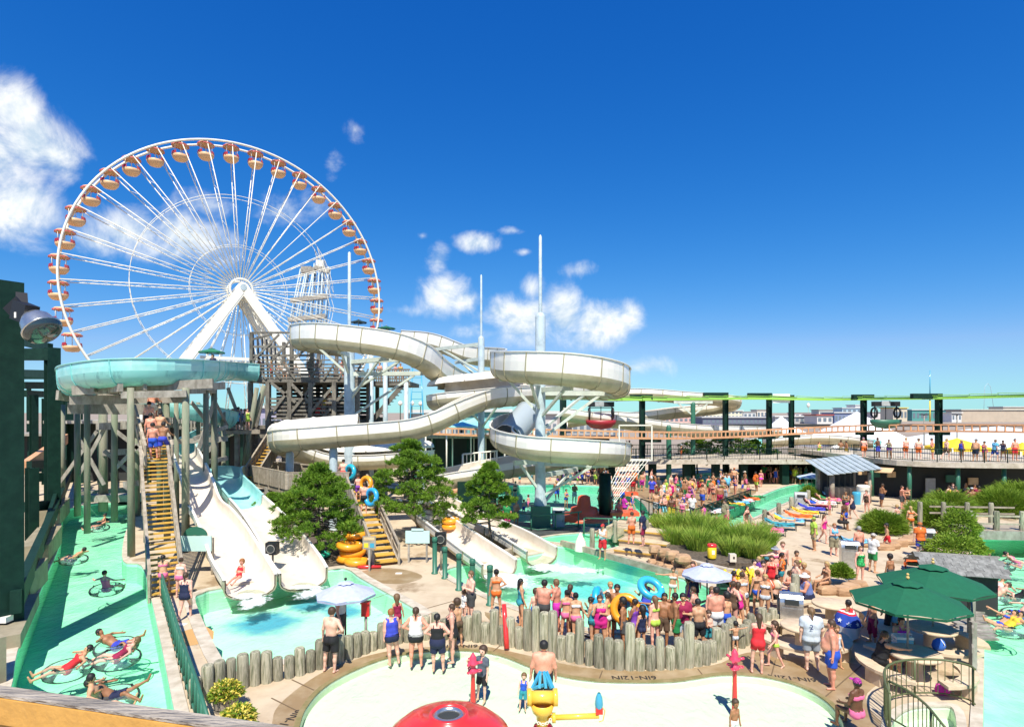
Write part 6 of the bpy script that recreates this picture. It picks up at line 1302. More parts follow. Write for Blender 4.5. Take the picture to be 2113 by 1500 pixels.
MB().box(p + Vector((0, -.03, 1.53)), (.5, .02, .14)).build('title_strip', M_tan, t); MB().box(p + Vector((0, 0.02, .52)), (.08, .06, 1.05)).build('post', M_timber, t)
p = G(755, 1330); t = thing('rescue_box', 'small red box on a log post at the palisade', 'box', p); MB().box(p + Vector((0, 0, 1.15)), (.26, .2, .42)).build('box_body', M_red, t); MB().box(p + Vector((0, -.02, 1.38)), (.3, .26, .05)).build('lid', M_red, t); MB().tube(p, p + Vector((0, 0, 1.0)), .05).build('post', M_timber, t)
t = thing('pool_noodle', 'long red foam float leaning on the palisade', 'float', G(1046, 1340)); b = MB(); a, c = G(1046, 1338) + Vector((0, -.15, .06)), G(1040, 1325) + Vector((0, -.02, 1.25)); b.path([a, a.lerp(c, .3) + Vector((0, 0, .02)), a.lerp(c, .7), c], [.085, .085, .08, .075], 9); b.build('foam', M_red, t)
p = G(762, 1174); tag(MB().path([p + Vector((-.55, 0, .1)), p + Vector((-.2, .02, .1)), p + Vector((.55, .08, .1))], [.07, .09, .07], 8).build('rescue_tube', M_red), 'red rescue tube lying at the foot of the picket stairs', 'rescue tube')

# ================================================================== INNER TUBES
def ring_tube(label, c, rot=None, col=None, R_=.44, r=.17, group=None, handles=False):
    t = thing('inner_tube', label, 'inner tube', c, 0, group)
    if rot: t.rotation_euler = rot
    o = link('ring', MB().torus((0, 0, 0), R_, r, 22, 10).mesh('ring'), None, t); o.data.materials.append(M_clear if col is None else M_plas)
    if col: o.color = (*col, 1)
    if handles:
        for a in (0, math.pi):
            h = MB().path([(R_ * math.cos(a + k * .12), R_ * math.sin(a + k * .12), r + .05 * (1 - abs(k) / 2)) for k in (-2, -1, 0, 1, 2)], .02, 5); h.build('handle', M_black, t, True)
    MB().tube((R_, 0, r * .95), (R_, 0, r * 1.15), .03, n=6).build('valve', M_black if col is None else M_plas, t, True)
    return t
OR_, BL_ = (.82, .34, .02), (.03, .36, .72)
for i, (px, py, z) in enumerate(((722, 1160, .17), (728, 1158, .5), (721, 1160, .83), (738, 1166, .17), (733, 1150, 1.16))): ring_tube('orange tube in the pile beside the picket stairs, %s' % ['bottom one', 'second from bottom', 'third from bottom', 'the one on the ground in front', 'topmost'][i], G(px, py) + Vector((0, 0, z)), (random.uniform(-.1, .1), random.uniform(-.1, .1), 0), OR_, .5, .17, 'orange tubes by the stairs')
for i in range(2): ring_tube('orange tube of the stack on the near cream slide, %s' % ('lower' if i == 0 else 'upper'), P(930, 1090, 33) + Vector((0, 0, .15 + .3 * i)), (.05, -.05, 0), OR_, .36, .15)
ring_tube('green and blue ring lying under the broad pine', G(660, 1150) + Vector((0, 0, .15)), None, (.03, .45, .30), .42, .13)
ring_tube('small blue ring lying under the broad pine', G(632, 1135) + Vector((0, 0, .15)), None, BL_, .36, .12)

# ================================================================== UMBRELLAS
def umbrella(label, base, h, r, col, n=8, drop=.42, pole=M_timber2, finial=None, name='umbrella', vent=True):
    t = thing(name, label, 'umbrella', base)
    def fan(r0, z0, r1, z1, sagk=.0):
        b = MB(); ring0 = [(r0 * math.cos(2 * math.pi * k / n), r0 * math.sin(2 * math.pi * k / n), z0) for k in range(n)]
        ring1 = []; 
        for k in range(n):
            ring1.append((r1 * math.cos(2 * math.pi * k / n), r1 * math.sin(2 * math.pi * k / n), z1)); a = 2 * math.pi * (k + .5) / n; q = r1 * math.cos(math.pi / n) * .985; ring1.append((q * math.cos(a), q * math.sin(a), z1 + .02))
        b.add(ring0 + ring1, [[k, n + 2 * k, n + 2 * k + 1] for k in range(n)] + [[k, n + 2 * k + 1, (k + 1) % n] for k in range(n)] + [[(k + 1) % n, n + 2 * k + 1, n + (2 * k + 2) % (2 * n)] for k in range(n)]); return b
    o = fan(r * .16, h - drop * .18, r, h - drop).build('canopy', M_fab, t, True); o.color = (*col, 1)
    v = fan(.03, h, r * .27, h - drop * .2).build('vent_cap', M_fab, t, True); v.color = (*col, 1)
    b = MB()
    for k in range(n):
        a0, a1 = 2 * math.pi * k / n, 2 * math.pi * (k + 1) / n; p0, p1 = (r * math.cos(a0), r * math.sin(a0), h - drop), (r * math.cos(a1), r * math.sin(a1), h - drop); b.add([p0, p1, (p1[0] * .99, p1[1] * .99, p1[2] - .07), (p0[0] * .99, p0[1] * .99, p0[2] - .07)], [[0, 1, 2, 3]])
        MB().tube((r * .1 * math.cos(a0), r * .1 * math.sin(a0), h - .1), (r * .97 * math.cos(a0), r * .97 * math.sin(a0), h - drop - .03), .012, n=4).build('rib', M_timber, t, True)
    o = b.build('valance', M_fab, t, True); o.color = (*col, 1)
    MB().tube((0, 0, 0), (0, 0, h - .03), .028, n=8).build('pole', pole, t, True)
    MB().sphere((0, 0, h + .06), .05, 8, 6).build('finial', finial or pole, t, True)
    if finial: MB().sphere((0, 0, h + .15), .04, 8, 6).build('finial', finial, t, True)
    return t
M_brass = mat('wooden_finial', (.6, .42, .14), .4); LAV = (.46, .50, .68); GRN = (.003, .11, .05)
umbrella('lavender sun umbrella over the lifeguard by the slide pool', Vector((*P(713, 850, 18.9).xy, 0)), 2.02, .98, LAV, pole=M_black)
umbrella('lavender sun umbrella at the end of the landing pool', Vector((*P(1459, 850, 21.2).xy, 0)), 2.0, .92, LAV, pole=M_black)
umbrella('front dark green umbrella over the shaded picnic table', Vector((*P(1873, 850, 16.6).xy, 0)), 2.72, 1.5, GRN, 8, .62, finial=M_brass)
umbrella('rear dark green umbrella next to the shingle hut', Vector((*P(1925, 850, 18.3).xy, 0)), 2.72, 1.56, GRN, 8, .62, finial=M_brass)
umbrella('small green umbrella at the end of the aqua flume', P(437, 782, 43.5), 2.3, .95, (.03, .22, .12), 8, .3)
umbrella('dark umbrella on top of the slide tower', P(740, 720, 52), 2.6, .75, (.02, .05, .06), 8, .22); umbrella('green umbrella behind the high white flume', P(797, 720, 56), 2.2, .9, (.02, .2, .12), 8, .22)
umbrella('pale blue umbrella at the bend of the winding river', G(1675, 1022), 2.0, 1.3, (.5, .58, .68), 8, .35)
# ================================================================== PICNIC TABLES
def picnic(label, px, py, rz, r=.62, nb=3, m=M_sun):
    p = P(px, py, F * (CH - .75) / (py - HY)); p.z = 0; t = thing('picnic_table', label, 'picnic table', p, rz)
    MB().lathe([(.02, .68), (r, .68), (r + .02, .70), (r + .02, .75), (r, .765), (.02, .765)], (0, 0, 0), 24).build('table_top', m, t, True)
    MB().lathe([(.28, 0), (.22, .1), (.2, .6), (.3, .68)], (0, 0, 0), 10).build('pedestal', m, t, True)
    for k in range(nb):
        a0 = 2 * math.pi * k / nb + .25; a1 = a0 + 2 * math.pi / nb - .5; arc_ = np.linspace(a0, a1, 8); b = MB(); r0, r1 = r + .38, r + .78; vs = []
        for z in (.38, .46):
            for a in arc_: vs += [(r0 * math.cos(a), r0 * math.sin(a), z), (r1 * math.cos(a), r1 * math.sin(a), z)]
        fs = []
        for i in range(7): fs += [[16 + 2 * i, 16 + 2 * i + 1, 16 + 2 * i + 3, 16 + 2 * i + 2], [2 * i, 2 * i + 2, 2 * i + 3, 2 * i + 1], [2 * i, 16 + 2 * i, 16 + 2 * i + 2, 2 * i + 2], [2 * i + 1, 2 * i + 3, 16 + 2 * i + 3, 16 + 2 * i + 1]]
        fs += [[0, 1, 17, 16], [14, 30, 31, 15]]; b.add(vs, fs); be = b.build('bench', m, t, True); am = (a0 + a1) / 2; rm = (r0 + r1) / 2
        MB().box((rm * math.cos(am), rm * math.sin(am), .19), (.26, .5, .38), am).build('bench_foot', m, be, True)
    return t
picnic('sunlit round picnic table beside the grey-shirted man', 1655, 1290, .4); picnic('sunlit round picnic table beside the towel-wrapped person', 1716, 1244, 1.0)
picnic('shaded round picnic table under the front green umbrella', 1886, 1346, .2, .66); picnic('shaded round picnic table under the rear green umbrella', 1922, 1294, 1.2, .66)
# ================================================================== LITTER BINS
def litter_bin(label, px, py, w, h, m=M_alu, rz=-.35, dp=.62):
    p = G(px, py); t = thing('litter_bin', label, 'litter bin', p, rz); b = MB(); hb = h - w * .42; prof = [(-dp / 2, 0), (-dp / 2, hb)] + [(-dp / 2 * math.cos(a), hb + dp * .6 * math.sin(a)) for a in np.linspace(.2, math.pi - .2, 8)] + [(dp / 2, hb), (dp / 2, 0)]
    n = len(prof); b.add([(-w / 2, y, z) for y, z in prof] + [(w / 2, y, z) for y, z in prof], [[i, n + i, n + i + 1, i + 1] for i in range(n - 1)] + [list(range(n)), list(range(n, 2 * n))[::-1]]); b.build('shell', m, t, True)
    MB().box((0, -dp / 2 - .012, hb * .48), (w * .86, .02, hb * .84)).build('door', m, t, True); MB().box((0, -dp / 2 + .0, hb + .1), (w * .6, .12, .16)).build('slot', M_dark, t, True); MB().box((w * .36, -dp / 2 - .03, hb * .55), (.03, .03, .14)).build('handle', M_black, t, True); MB().box((0, 0, .03), (w * 1.06, dp * 1.08, .06)).build('foot_plate', M_cope, t, True)
    return t
litter_bin('shiny steel litter bin with a rounded top beside the log palisade', 1632, 1300, .72, 1.25); litter_bin('steel litter bin with a rounded top behind the seated blonde woman', 1753, 1172, .78, 1.3)
litter_bin('grey litter bin at the river bend by the hut', 1652, 1046, .9, 1.2, M_bin); litter_bin('pale litter bin beside the wet deck column', 1496, 1014, .85, 1.5, M_bin); litter_bin('pale bin on the dark island by the mast', 1152, 1090, .75, 1.3, M_bin, 0); litter_bin('grey bin at the plaza edge near the shingle hut', 1912, 1135, .7, 1.1, M_bin)
p = G(1781, 1040); t = thing('water_cooler', 'white fluted drum on the plaza by the hut', 'drum', p); MB().lathe([(.45, 0), (.48, .1), (.48, 1.4), (.5, 1.45), (.4, 1.55), (.02, 1.58)], p, 16).build('drum_body', M_wheel, t); MB().lathe([(.5, 1.1), (.52, 1.12), (.5, 1.14)], p, 16).build('hoop', M_bin, t)
p = G(1768, 1040); tag(MB().lathe([(.3, 0), (.33, .7), (.35, .95), (.3, 1.0), (.02, 1.02)], p, 14).build('blue_barrel', M_blue), 'dark blue barrel in front of the white drum', 'barrel')
p = G(1469, 1172) + Vector((0, 0, .5)); t = thing('sharps_drum', 'yellow drum with a red lid on the planter kerb', 'drum', p); MB().lathe([(.20, 0), (.21, .05), (.21, .52), (.18, .55)], p, 14).build('drum_body', M_yel2, t); MB().lathe([(.22, .54), (.22, .64), (.18, .68), (.02, .69)], p, 14).build('lid', M_red, t); MB().box(p + Vector((0, -.21, .3)), (.14, .01, .2)).build('paper_label', M_wheel, t)
p = G(1511, 1180) + Vector((0, 0, .5)); t = thing('power_box', 'small cream power box on the planter kerb', 'box', p); MB().box(p + Vector((0, 0, .18)), (.3, .25, .36)).build('housing', M_cream, t); MB().box(p + Vector((.03, -.13, .2)), (.08, .02, .1)).build('outlet', M_black, t)
p = G(1522, 1235); t = thing('vest_bin', 'dark green bin heaped with yellow life vests', 'storage bin', p, -.12); MB().box((0, 0, .32), (1.5, .7, .64)).build('bin_body', M_green, t, True); MB().box((0, -.36, .5), (1.5, .03, .06)).build('bin_rail', M_green2, t, True); MB().box((0, -.36, .14), (1.5, .03, .06)).build('bin_rail', M_green2, t, True)
rr = random.Random(4)
for k in range(16):
    v = thing('life_vest', 'yellow life vest in the heap on the dark green bin', 'life vest', Vector(p) + Vector((rr.uniform(-.6, .6), rr.uniform(-.22, .3), .66 + rr.uniform(0, .38))), 0, 'yellow life vests'); v.rotation_euler = (rr.uniform(-.7, .7), rr.uniform(-.7, .7), rr.uniform(0, 6))
    for s in (-1, 1):
        b = MB(); b.lathe([(.01, -.24), (.09, -.2), (.10, 0), (.08, .18), (.01, .24)], (s * .11, 0, 0), 7, sy=.45); b.build('vest_panel', M_yel2, v, True)
    MB().box((0, .0, -.05), (.34, .1, .03)).build('belt', M_black, v, True)
# hot dog tray cart things: cooler, bags
p = G(1862, 1370) + Vector((0, 0, .46)); t = thing('cooler', 'bright blue cooler with a white lid on the shaded bench', 'cooler', p, -.1); MB().box((0, 0, .16), (.46, .3, .32)).build('cooler_body', M_blue, t, True); o = MB().box((0, 0, .36), (.48, .32, .07)).build('lid', M_wheel, t, True); MB().path([(-.25, 0, .28), (-.27, 0, .45), (.27, 0, .45), (.25, 0, .28)], .012, 5).build('handle', M_wheel, t, True)
def bag(label, c, col, s=.3):
    t = thing('bag', label, 'bag', c); o = MB().lathe([(.02, 0), (s * .8, .02), (s, s * .6), (s * .8, s * 1.3), (s * .3, s * 1.7), (s * .12, s * 1.75)], (0, 0, 0), 12, sy=.7).build('sack', M_fab, t, True); o.color = (*col, 1); MB().path([(s * .3, -s * .5, .1), (s * .35, -s * .75, s), (s * .1, -s * .2, s * 1.7)], .012, 5).build('strap', M_wheel, t, True)
bag('blue drawstring bag on the shaded bench', G(1937, 1372) + Vector((0, 0, .46)), (.03, .14, .55), .2); bag('pink drawstring bag on the ground inside the railing', G(1945, 1432), (.72, .04, .40), .2); bag('orange beach bag on the logs near the group', G(1587, 1270) + Vector((0, 0, .95)), (.78, .14, .05), .22); bag('pale straw bag beside the orange beach bag', G(1603, 1268) + Vector((0, 0, .95)), (.65, .52, .35), .2)
# ================================================================== FLOWER BARRELS
for i, (px, py) in enumerate(((466, 1464), (490, 1520))):
    p = G(px, py); t = thing('flower_barrel', 'half barrel of yellow flowers %s' % ('at the end of the log palisade' if i == 0 else 'cut off by the bottom of the picture'), 'planter', p)
    for k in range(14):
        a = 2 * math.pi * k / 14; b = MB(); d = Vector((math.cos(a), math.sin(a), 0)); s = Vector((-math.sin(a), math.cos(a), 0)); b.add([p + d * .25 - s * .055, p + d * .25 + s * .055, p + d * .32 + s * .07 + Vector((0, 0, .36)), p + d * .32 - s * .07 + Vector((0, 0, .36)), p + d * .22 - s * .05, p + d * .22 + s * .05, p + d * .29 + s * .065 + Vector((0, 0, .36)), p + d * .29 - s * .065 + Vector((0, 0, .36))], [[0, 1, 2, 3], [7, 6, 5, 4], [3, 2, 6, 7], [1, 0, 4, 5], [2, 1, 5, 6], [0, 3, 7, 4]]); b.build('stave', M_timber2, t)
    for z in (.08, .28): MB().lathe([(.258 + z * .19, z), (.262 + z * .19, z + .02), (.262 + z * .2, z + .03)], p, 16).build('hoop', M_black, t)
    rng = np.random.default_rng(i + 5); n = 1200; q = rng.normal(size=(n, 3)); q /= np.linalg.norm(q, axis=1)[:, None]; q[:, 2] = np.abs(q[:, 2]); pos = q * np.array((.38, .38, .34)) * (.6 + .4 * rng.random((n, 1))) + np.array((0, 0, .36)); d = q + rng.normal(size=(n, 3)) * .6; d /= np.linalg.norm(d, axis=1)[:, None]
    V, Fc = blades(rng, pos[:500], d[:500], .1 + .05 * rng.random(500), .05 * np.ones(500), .3); link('leaves', newmesh('leaves', V, Fc), M_bush, t); V, Fc = blades(rng, pos[500:] * 1.05, d[500:], .05 + .03 * rng.random(700), .05 * np.ones(700), .2); link('blossom', newmesh('blossom', V, Fc), M_flow, t)
# ================================================================== WADING POOL TOYS
c = P(926, 1492, 10.4); c.z = 0; t = thing('mushroom_fountain', 'red mushroom water fountain cap at the bottom edge', 'fountain', c)
MB().lathe([(1.08, 1.62), (1.12, 1.68), (1.08, 1.76), (.88, 1.92), (.6, 2.03), (.36, 2.06), (.36, 2.12), (.30, 2.14), (.29, 2.07), (.27, 2.02)], c, 40).build('cap', M_red, t); MB().lathe([(1.08, 1.62), (.3, 1.7)], c, 40).build('cap_underside', M_red, t)
MB().lathe([(.30, 2.075), (.24, 2.12), (.21, 2.12), (.2, 2.05)], c, 28).build('drain_ring', M_alu, t); MB().lathe([(.2, 2.05), (.12, 2.085), (.001, 2.095)], c, 20).build('drain_plate', M_dark, t); MB().tube(c + Vector((0, 0, -.2)), c + Vector((0, 0, 1.75)), .16, n=14).build('stem', M_yel, t)
def sprayer(label, px, py, h):
    p = G(px, py, -.1); t = thing('spray_post', label, 'spray toy', p); MB().lathe([(.09, -.1), (.075, .1), (.055, h * .5), (.05, h - .35)], p, 10).build('post', M_red, t); M2 = mat('rose_plastic', (.74, .06, .12), .35, coat=.3) if 'rose_plastic' not in MATS else MATS['rose_plastic']
    MB().lathe([(.05, h - .42), (.13, h - .38), (.13, h - .32), (.07, h - .28), (.07, h - .2), (.14, h - .17), (.14, h - .13), (.08, h - .08), (.09, h), (.06, h + .05), (.02, h + .12)], p, 12).build('valve_head', M2, t)
    for a in (0, 2.1, 4.2): MB().tube(p + Vector((.1 * math.cos(a), .1 * math.sin(a), h - .15)), p + Vector((.24 * math.cos(a), .24 * math.sin(a), h - .12)), .035, n=7).build('nozzle', M2, t); MB().torus(p + Vector((.16 * math.cos(a), .16 * math.sin(a), h - .34)), .06, .018, 10, 6).build('hand_wheel', M2, t)
sprayer('red spray post beside the boy in the grey shirt', 976, 1458, 1.28); sprayer('red spray post below the toddler with outstretched arms', 1516, 1470, 1.5)
c = P(1119, 1500, 11.9); c.z = -.1; t = thing('water_cannon', 'yellow water cannon with a blue cradle in the wading pool', 'water toy', c)
zh = TZ(1440, 11.9); MB().lathe([(.14, 0), (.12, .2), (.12, zh - .25), (.2, zh - .18), (.24, zh - .05), (.2, zh + .0)], c, 16).build('post', M_yel, t)
MB().tube(c + Vector((-.26, 0, zh + .12)), c + Vector((.26, 0, zh + .12)), .13, n=14).build('yoke_tube', M_yel, t)
for s in (-1, 1): MB().tube(c + Vector((s * .22, 0, zh + .12)), c + Vector((s * .31, 0, zh + .12)), .17, n=16).build('yoke_flange', M_yel, t)
for a, b_ in (((-.2, .05), (-.02, .3)), ((.2, .05), (.04, .3)), ((-.05, .05), (-.02, .3)), ((.08, .05), (.04, .3)), ((-.2, .05), (.2, .05)), ((.28, -.15), (.1, .3))): MB().beam(c + Vector((a[0], .15, zh + .2 + a[1] * .6)), c + Vector((b_[0], .3, zh + .22 + b_[1])), .05, .05).build('cradle_bar', M_blue, t)
q = P(1236, 1476, 11.7); MB().tube(c + Vector((.1, 0, zh - .3)), q, .055, n=10).build('arm', M_yel, t); MB().tube(c + Vector((.2, 0, zh - .3)), c + Vector((.27, 0, zh - .3)), .1, n=10).build('arm_flange', M_yel, t)
MB().box(q + Vector((0, 0, .11)), (.14, .12, .12)).build('pivot', M_red, t); MB().lathe([(.07, .16), (.085, .22), (.07, .36), (.03, .46)], q, 10).build('nozzle', M_blue, t); MB().path([q + Vector((.04, 0, .2)), q + Vector((.12, 0, .1)), q + Vector((.08, 0, -.1)), q + Vector((.0, 0, -.12))], .01, 4).build('tether', M_yel, t)
b = MB()
for k in range(9): a = -.9 + k * .225; b.torus(c + Vector((.2 * math.sin(a), -.2 * math.cos(a) - .03, zh - .25 - .06 * math.cos(a * 1.6))), .026, .008, 8, 5, Matrix.Rotation(k * 1.57, 3, 'Z') @ Matrix.Rotation(1.57, 3, 'X'))
b.build('chain', M_wheel, t); MB().sphere(c + Vector((.02, .05, zh - .62)), .23, 14, 9).build('red_float', M_redd, t)
# activity pool toys
p = G(1205, 1072); t = thing('spray_island', 'red tiered spray island in the activity pool', 'water toy', p); MB().lathe([(2.0, .1), (2.0, .3), (1.0, .38), (1.0, .42), (.9, .85), (.5, .95), (.42, 1.6), (.25, 1.7), (.02, 1.7)], p, 20).build('tiers', mat('coral_red', (.80, .13, .05), .45, (.7, .11, .05), 3, 4), t); MB().tube(p + Vector((1.5, .2, 0)), p + Vector((1.5, .2, 3.2)), .42, n=10).build('pump_column', M_green, t); MB().box(p + Vector((1.6, .3, 3.9)), (2.6, 1.2, .35)).build('upper_tray', M_green, t); MB().box(p + Vector((2.8, .3, .42)), (2.0, 1.3, .25)).build('side_tray', MATS['coral_red'], t)
for dx in (.4, 2.8): MB().beam(p + Vector((dx, .3, 3.7)), p + Vector((dx, .3, 4.9)), .12, .12).build('tray_post', M_green, t)
p = G(1282, 1045); t = thing('climbing_net', 'white rope climbing net hung over the activity pool', 'net', p); b = MB()
for k in range(8): f_ = k / 7; b.tube(p + Vector((-1.9 + .9 * f_, -1.0, .1)), p + Vector((.5 + 2.2 * f_, 2.0, 3.6)), .03, n=4, caps=False)
for j in range(9): g_ = j / 8; b.tube(p + Vector((-1.9, -1, .1)).lerp(p + Vector((.5, 2, 3.6)), g_) if 0 else (p + Vector((-1.9 + 2.4 * g_, -1 + 3 * g_, .1 + 3.5 * g_))), p + Vector((-1.0 + 3.7 * g_, -1 + 3 * g_, .1 + 3.5 * g_)), .025, n=4, caps=False)
b.build('net_ropes', M_wheel, t); 
for a, c_ in (((.2, 3.5), (.2, 6.4)), ((2.9, 3.5), (2.9, 6.4)), ((.2, 6.4), (2.9, 6.4)), ((.2, 3.5), (2.9, 3.5))): MB().beam(p + Vector((a[0], 2, a[1])), p + Vector((c_[0], 2, c_[1])), .1, .1, up=(0, 1, 0)).build('frame_bar', M_wheel, t)
tag(MB().box(G(1290, 1022) + Vector((0, 0, .15)), (2.2, .8, .3)).build('red_edge_mat', MATS['coral_red']), 'flat red float at the far edge of the activity pool', 'float')
pl = [(G(x, y).x, G(x, y).y) for x, y in ((1000, 1076), (1060, 1082), (1130, 1084), (1200, 1090), (1190, 1098), (1110, 1108), (1030, 1098))]
tag(MB().prism(pl, .006, .16).build('dark_island', mat('wet_dark_deck', (.05, .06, .06), .6, (.10, .10, .09), 1, 5)), 'dark wet deck around the green mast plinth', 'deck')
railing('green loop railing around the dark deck at the mast', [G(1010, 1086) + Vector((0, 0, .16)), G(1060, 1094) + Vector((0, 0, .16)), G(1110, 1102) + Vector((0, 0, .16)), G(1170, 1097) + Vector((0, 0, .16)), G(1200, 1093) + Vector((0, 0, .16))], 1.0, .5, M_green2, .035, 1.7, picket=False)
railing('green loop railing before the activity pool', [G(1205, 1102), G(1260, 1104), G(1300, 1106)], 1.0, .5, M_green2, .035, 1.5, picket=False)
railing('green picket railing on the deck corner by the crowd', [G(1322, 1058), G(1370, 1075), G(1420, 1088)], 1.05, .15, M_green, .03, 1.3); railing('green picket railing between the crowd and the winding river', [G(1425, 1086), G(1470, 1066), G(1550, 1034)], 1.0, .16, M_green, .03, 1.5)
railing('dark railing beside the queue at the landing pool', [G(1180, 1310), G(1240, 1330)], .95, .5, M_black, .03, 1.0, picket=False); railing('black bent handrail beside the second lavender umbrella', [G(1420, 1310), G(1488, 1283)], .95, .5, M_black, .03, 1.6, picket=False)
# white balcony rail on the low flume exit
railing('white balustrade at the end of the low white flume', [P(955, 962, 41), P(1027, 955, 41)], .85, .28, M_wheel, .05, 1.2); tag(MB().beam(P(955, 972, 41.3), P(1030, 966, 41.3), 1.2, .5).build('flume_landing', M_white), 'white landing box under the balustrade', 'platform')
for px, d, w in ((985, 40, 2.6),): tag(MB().box((P(px, 850, d).x, d, 1.4), (w, 1.6, 2.8)).build('flume_pier', M_green), 'dark green pier under the white landing box', 'pier')
# ================================================================== SHINGLE HUT, RIGHT RAILINGS, BRIDGE
p = G(1975, 1262); t = thing('shingle_hut', 'small dark hut with a grey shingle roof behind the green umbrellas', 'hut', p, -.30); t.scale = (.88, .88, .88)
MB().box((.2, .6, .9), (2.3, 1.7, 1.8)).build('wall', M_dark, t, True)
SH = MB().box((0, 0, 0), (.30, .34, .03)).mesh('shingle'); SH.materials.append(M_roofs)
for side_ in (-1, 1):
    for i in range(5):
        for j in range(10):
            o = link('shingle', SH, None, t); o.location = (-1.3 + j * .31 + (i % 2) * .12, .6 + side_ * (1.12 - i * .24), 1.78 + i * .12); o.rotation_euler = (-side_ * .46, random.uniform(-.03, .03), random.uniform(-.04, .04))
MB().box((.2, .6, 2.30), (3.1, .14, .08)).build('ridge_board', M_timber, t, True)
t = thing('plank_platform', 'grey plank platform beside the right river below the hut', 'platform', G(2000, 1290))
for k in range(8): a = G(1978 + k * 3, 1268 + k * 8); MB().beam(a + Vector((-.3, 0, .12)), a + Vector((.9, 0, .12)), .26, .06).build('plank', M_timber, t)
for px, py in ((2000, 1330), (2004, 1390), (2003, 1300)): MB().box(G(px, py) + Vector((.05, 0, .75)), (.14, .14, 1.5)).build('post', M_timber, t)
MB().beam(G(2001, 1310) + Vector((.05, 0, 1.35)), G(2004, 1400) + Vector((.05, 0, 1.35)), .05, .16).build('side_rail', M_timber, t); MB().beam(G(2001, 1310) + Vector((.05, 0, .8)), G(2004, 1400) + Vector((.05, 0, .8)), .05, .16).build('side_rail', M_timber, t)
cv = [Vector(v[:3]) for v in spline([tuple(G(x, y)) for x, y in ((1836, 1520), (1826, 1490), (1826, 1462), (1846, 1445), (1890, 1438), (1950, 1440), (1998, 1452), (2012, 1462))], .25)]
railing('curved bronze-green picket railing around the small pool', cv, 1.0, .17, mat('bronze_green', (.10, .12, .05), .45), .022, 1.4)
cv2 = [Vector(v[:3]) for v in spline([tuple(G(x, y)) for x, y in ((1834, 1490), (1870, 1510), (1910, 1545), (1950, 1600))], .25)]
railing('second bronze-green railing sweeping to the bottom corner', cv2, 1.0, .17, MATS['bronze_green'], .022, 1.4)
t = thing('river_bridge', 'timber bridge with log posts over the right-hand river', 'bridge', G(2060, 1120)); a, c = G(2005, 1118), G(2200, 1122)
MB().beam(a + Vector((0, .9, .55)), c + Vector((0, .9, .55)), 2.0, .3).build('bridge_deck', M_timber2, t); MB().beam(a + Vector((0, -.15, .45)), c + Vector((0, -.15, .45)), .2, .5).build('edge_beam', M_timber, t)
for k, q in enumerate(along([a, c], 1.4)):
    o = link('log', LOGM[k % 3], None, t); o.location = q + Vector((0, .1, .5)) - Vector(t.location); o.scale = (.32, .32, 1.3)
    o = link('log', LOGM[(k + 1) % 3], None, t); o.location = q + Vector((-.6, 3.4, .5)) - Vector(t.location); o.scale = (.28, .28, 1.3)
for yy, hh in ((.1, 1.5), (.1, 1.05), (3.4, 1.5), (3.4, 1.1)): MB().beam(a + Vector((0, yy, hh)), c + Vector((0, yy, hh)), .05, .1).build('hand_rail', M_timber2, t)
# ================================================================== LOUNGERS AND TOWELS
def lounger_proto():
    t = thing('sun_lounger', 'x', 'sun lounger')
    for y in (-.3, .3): MB().path([(-.95, y, .62), (-.35, y, .36), (.95, y, .36)], .022, 5).build('side_rail', M_black, t, True)
    for x in (-.3, .85):
        for y in (-.3, .3): MB().tube((x, y, 0), (x, y, .36), .02, n=5).build('leg', M_black, t, True)
    b = MB(); b.add([(-.35, -.29, .37), (.93, -.29, .37), (.93, .29, .37), (-.35, .29, .37)], [[0, 1, 2, 3]]); b.build('seat_sling', M_green, t, True)
    b = MB(); b.add([(-.95, -.29, .64), (-.35, -.29, .37), (-.35, .29, .37), (-.95, .29, .64)], [[0, 1, 2, 3]]); b.build('back_sling', M_green, t, True)
    return t
def towel_mesh(seed):
    rng = np.random.default_rng(seed); n, m = 14, 6; vs = []; ph = rng.random(4) * 6
    for i in range(n):
        x = -.98 + 1.75 * i / (n - 1); z = .40 + (max(0, -.35 - x) * .45)
        for j in range(m):
            y = -.38 + .76 * j / (m - 1); dz = -.16 if j in (0, m - 1) else 0; vs.append((x + .03 * math.sin(j * 2 + ph[0]), y + .03 * math.sin(i * 1.3 + ph[1]), z + dz + .02 * math.sin(i * 1.7 + j * 1.1 + ph[2]) + .025))
    b = MB().add(vs, [[i * m + j, (i + 1) * m + j, (i + 1) * m + j + 1, i * m + j + 1] for i in range(n - 1) for j in range(m - 1)], True); return b.mesh('beach_towel')
M_towel = mat('towel', (.5, .5, .5), .95, obj=True, col2=(1.0, .45, .55), scale=5, lo=.5, hi=.56, local=True); TOW = [towel_mesh(k) for k in range(3)]
for q in TOW: q.materials.append(M_towel)
LP = lounger_proto(); first = True
LG = [(1588, 1104, 'pink'), (1612, 1092, 'teal'), (1632, 1082, 'sky'), (1650, 1074, 'orange'), (1664, 1066, 'yellow'), (1678, 1058, 'royal'), (1690, 1052, 'wine'), (1702, 1045, 'white'), (1712, 1038, 'pink'), (1722, 1031, 'sky'), (1732, 1024, 'blue'), (1742, 1017, 'mag')]
for i, (px, py, c_) in enumerate(LG):
    o = LP if first else copy_tree(LP); first = False; o.location = G(px, py); o.rotation_euler = (0, 0, -.30 + random.uniform(-.08, .08)); o['group'] = 'loungers along the winding river'; o['label'] = 'dark lounger under the %s towel, %s of the river row from the reeds' % (c_, ORD[i + 1])
    w = link('beach_towel', TOW[i % 3]); w.location = o.location + Vector((0, 0, .0)); w.rotation_euler = o.rotation_euler; w.color = (*CO[c_], 1); tag(w, '%s beach towel on the river lounger, %s from the reeds' % (c_, ORD[i + 1]), 'towel', 'towels on the river loungers')
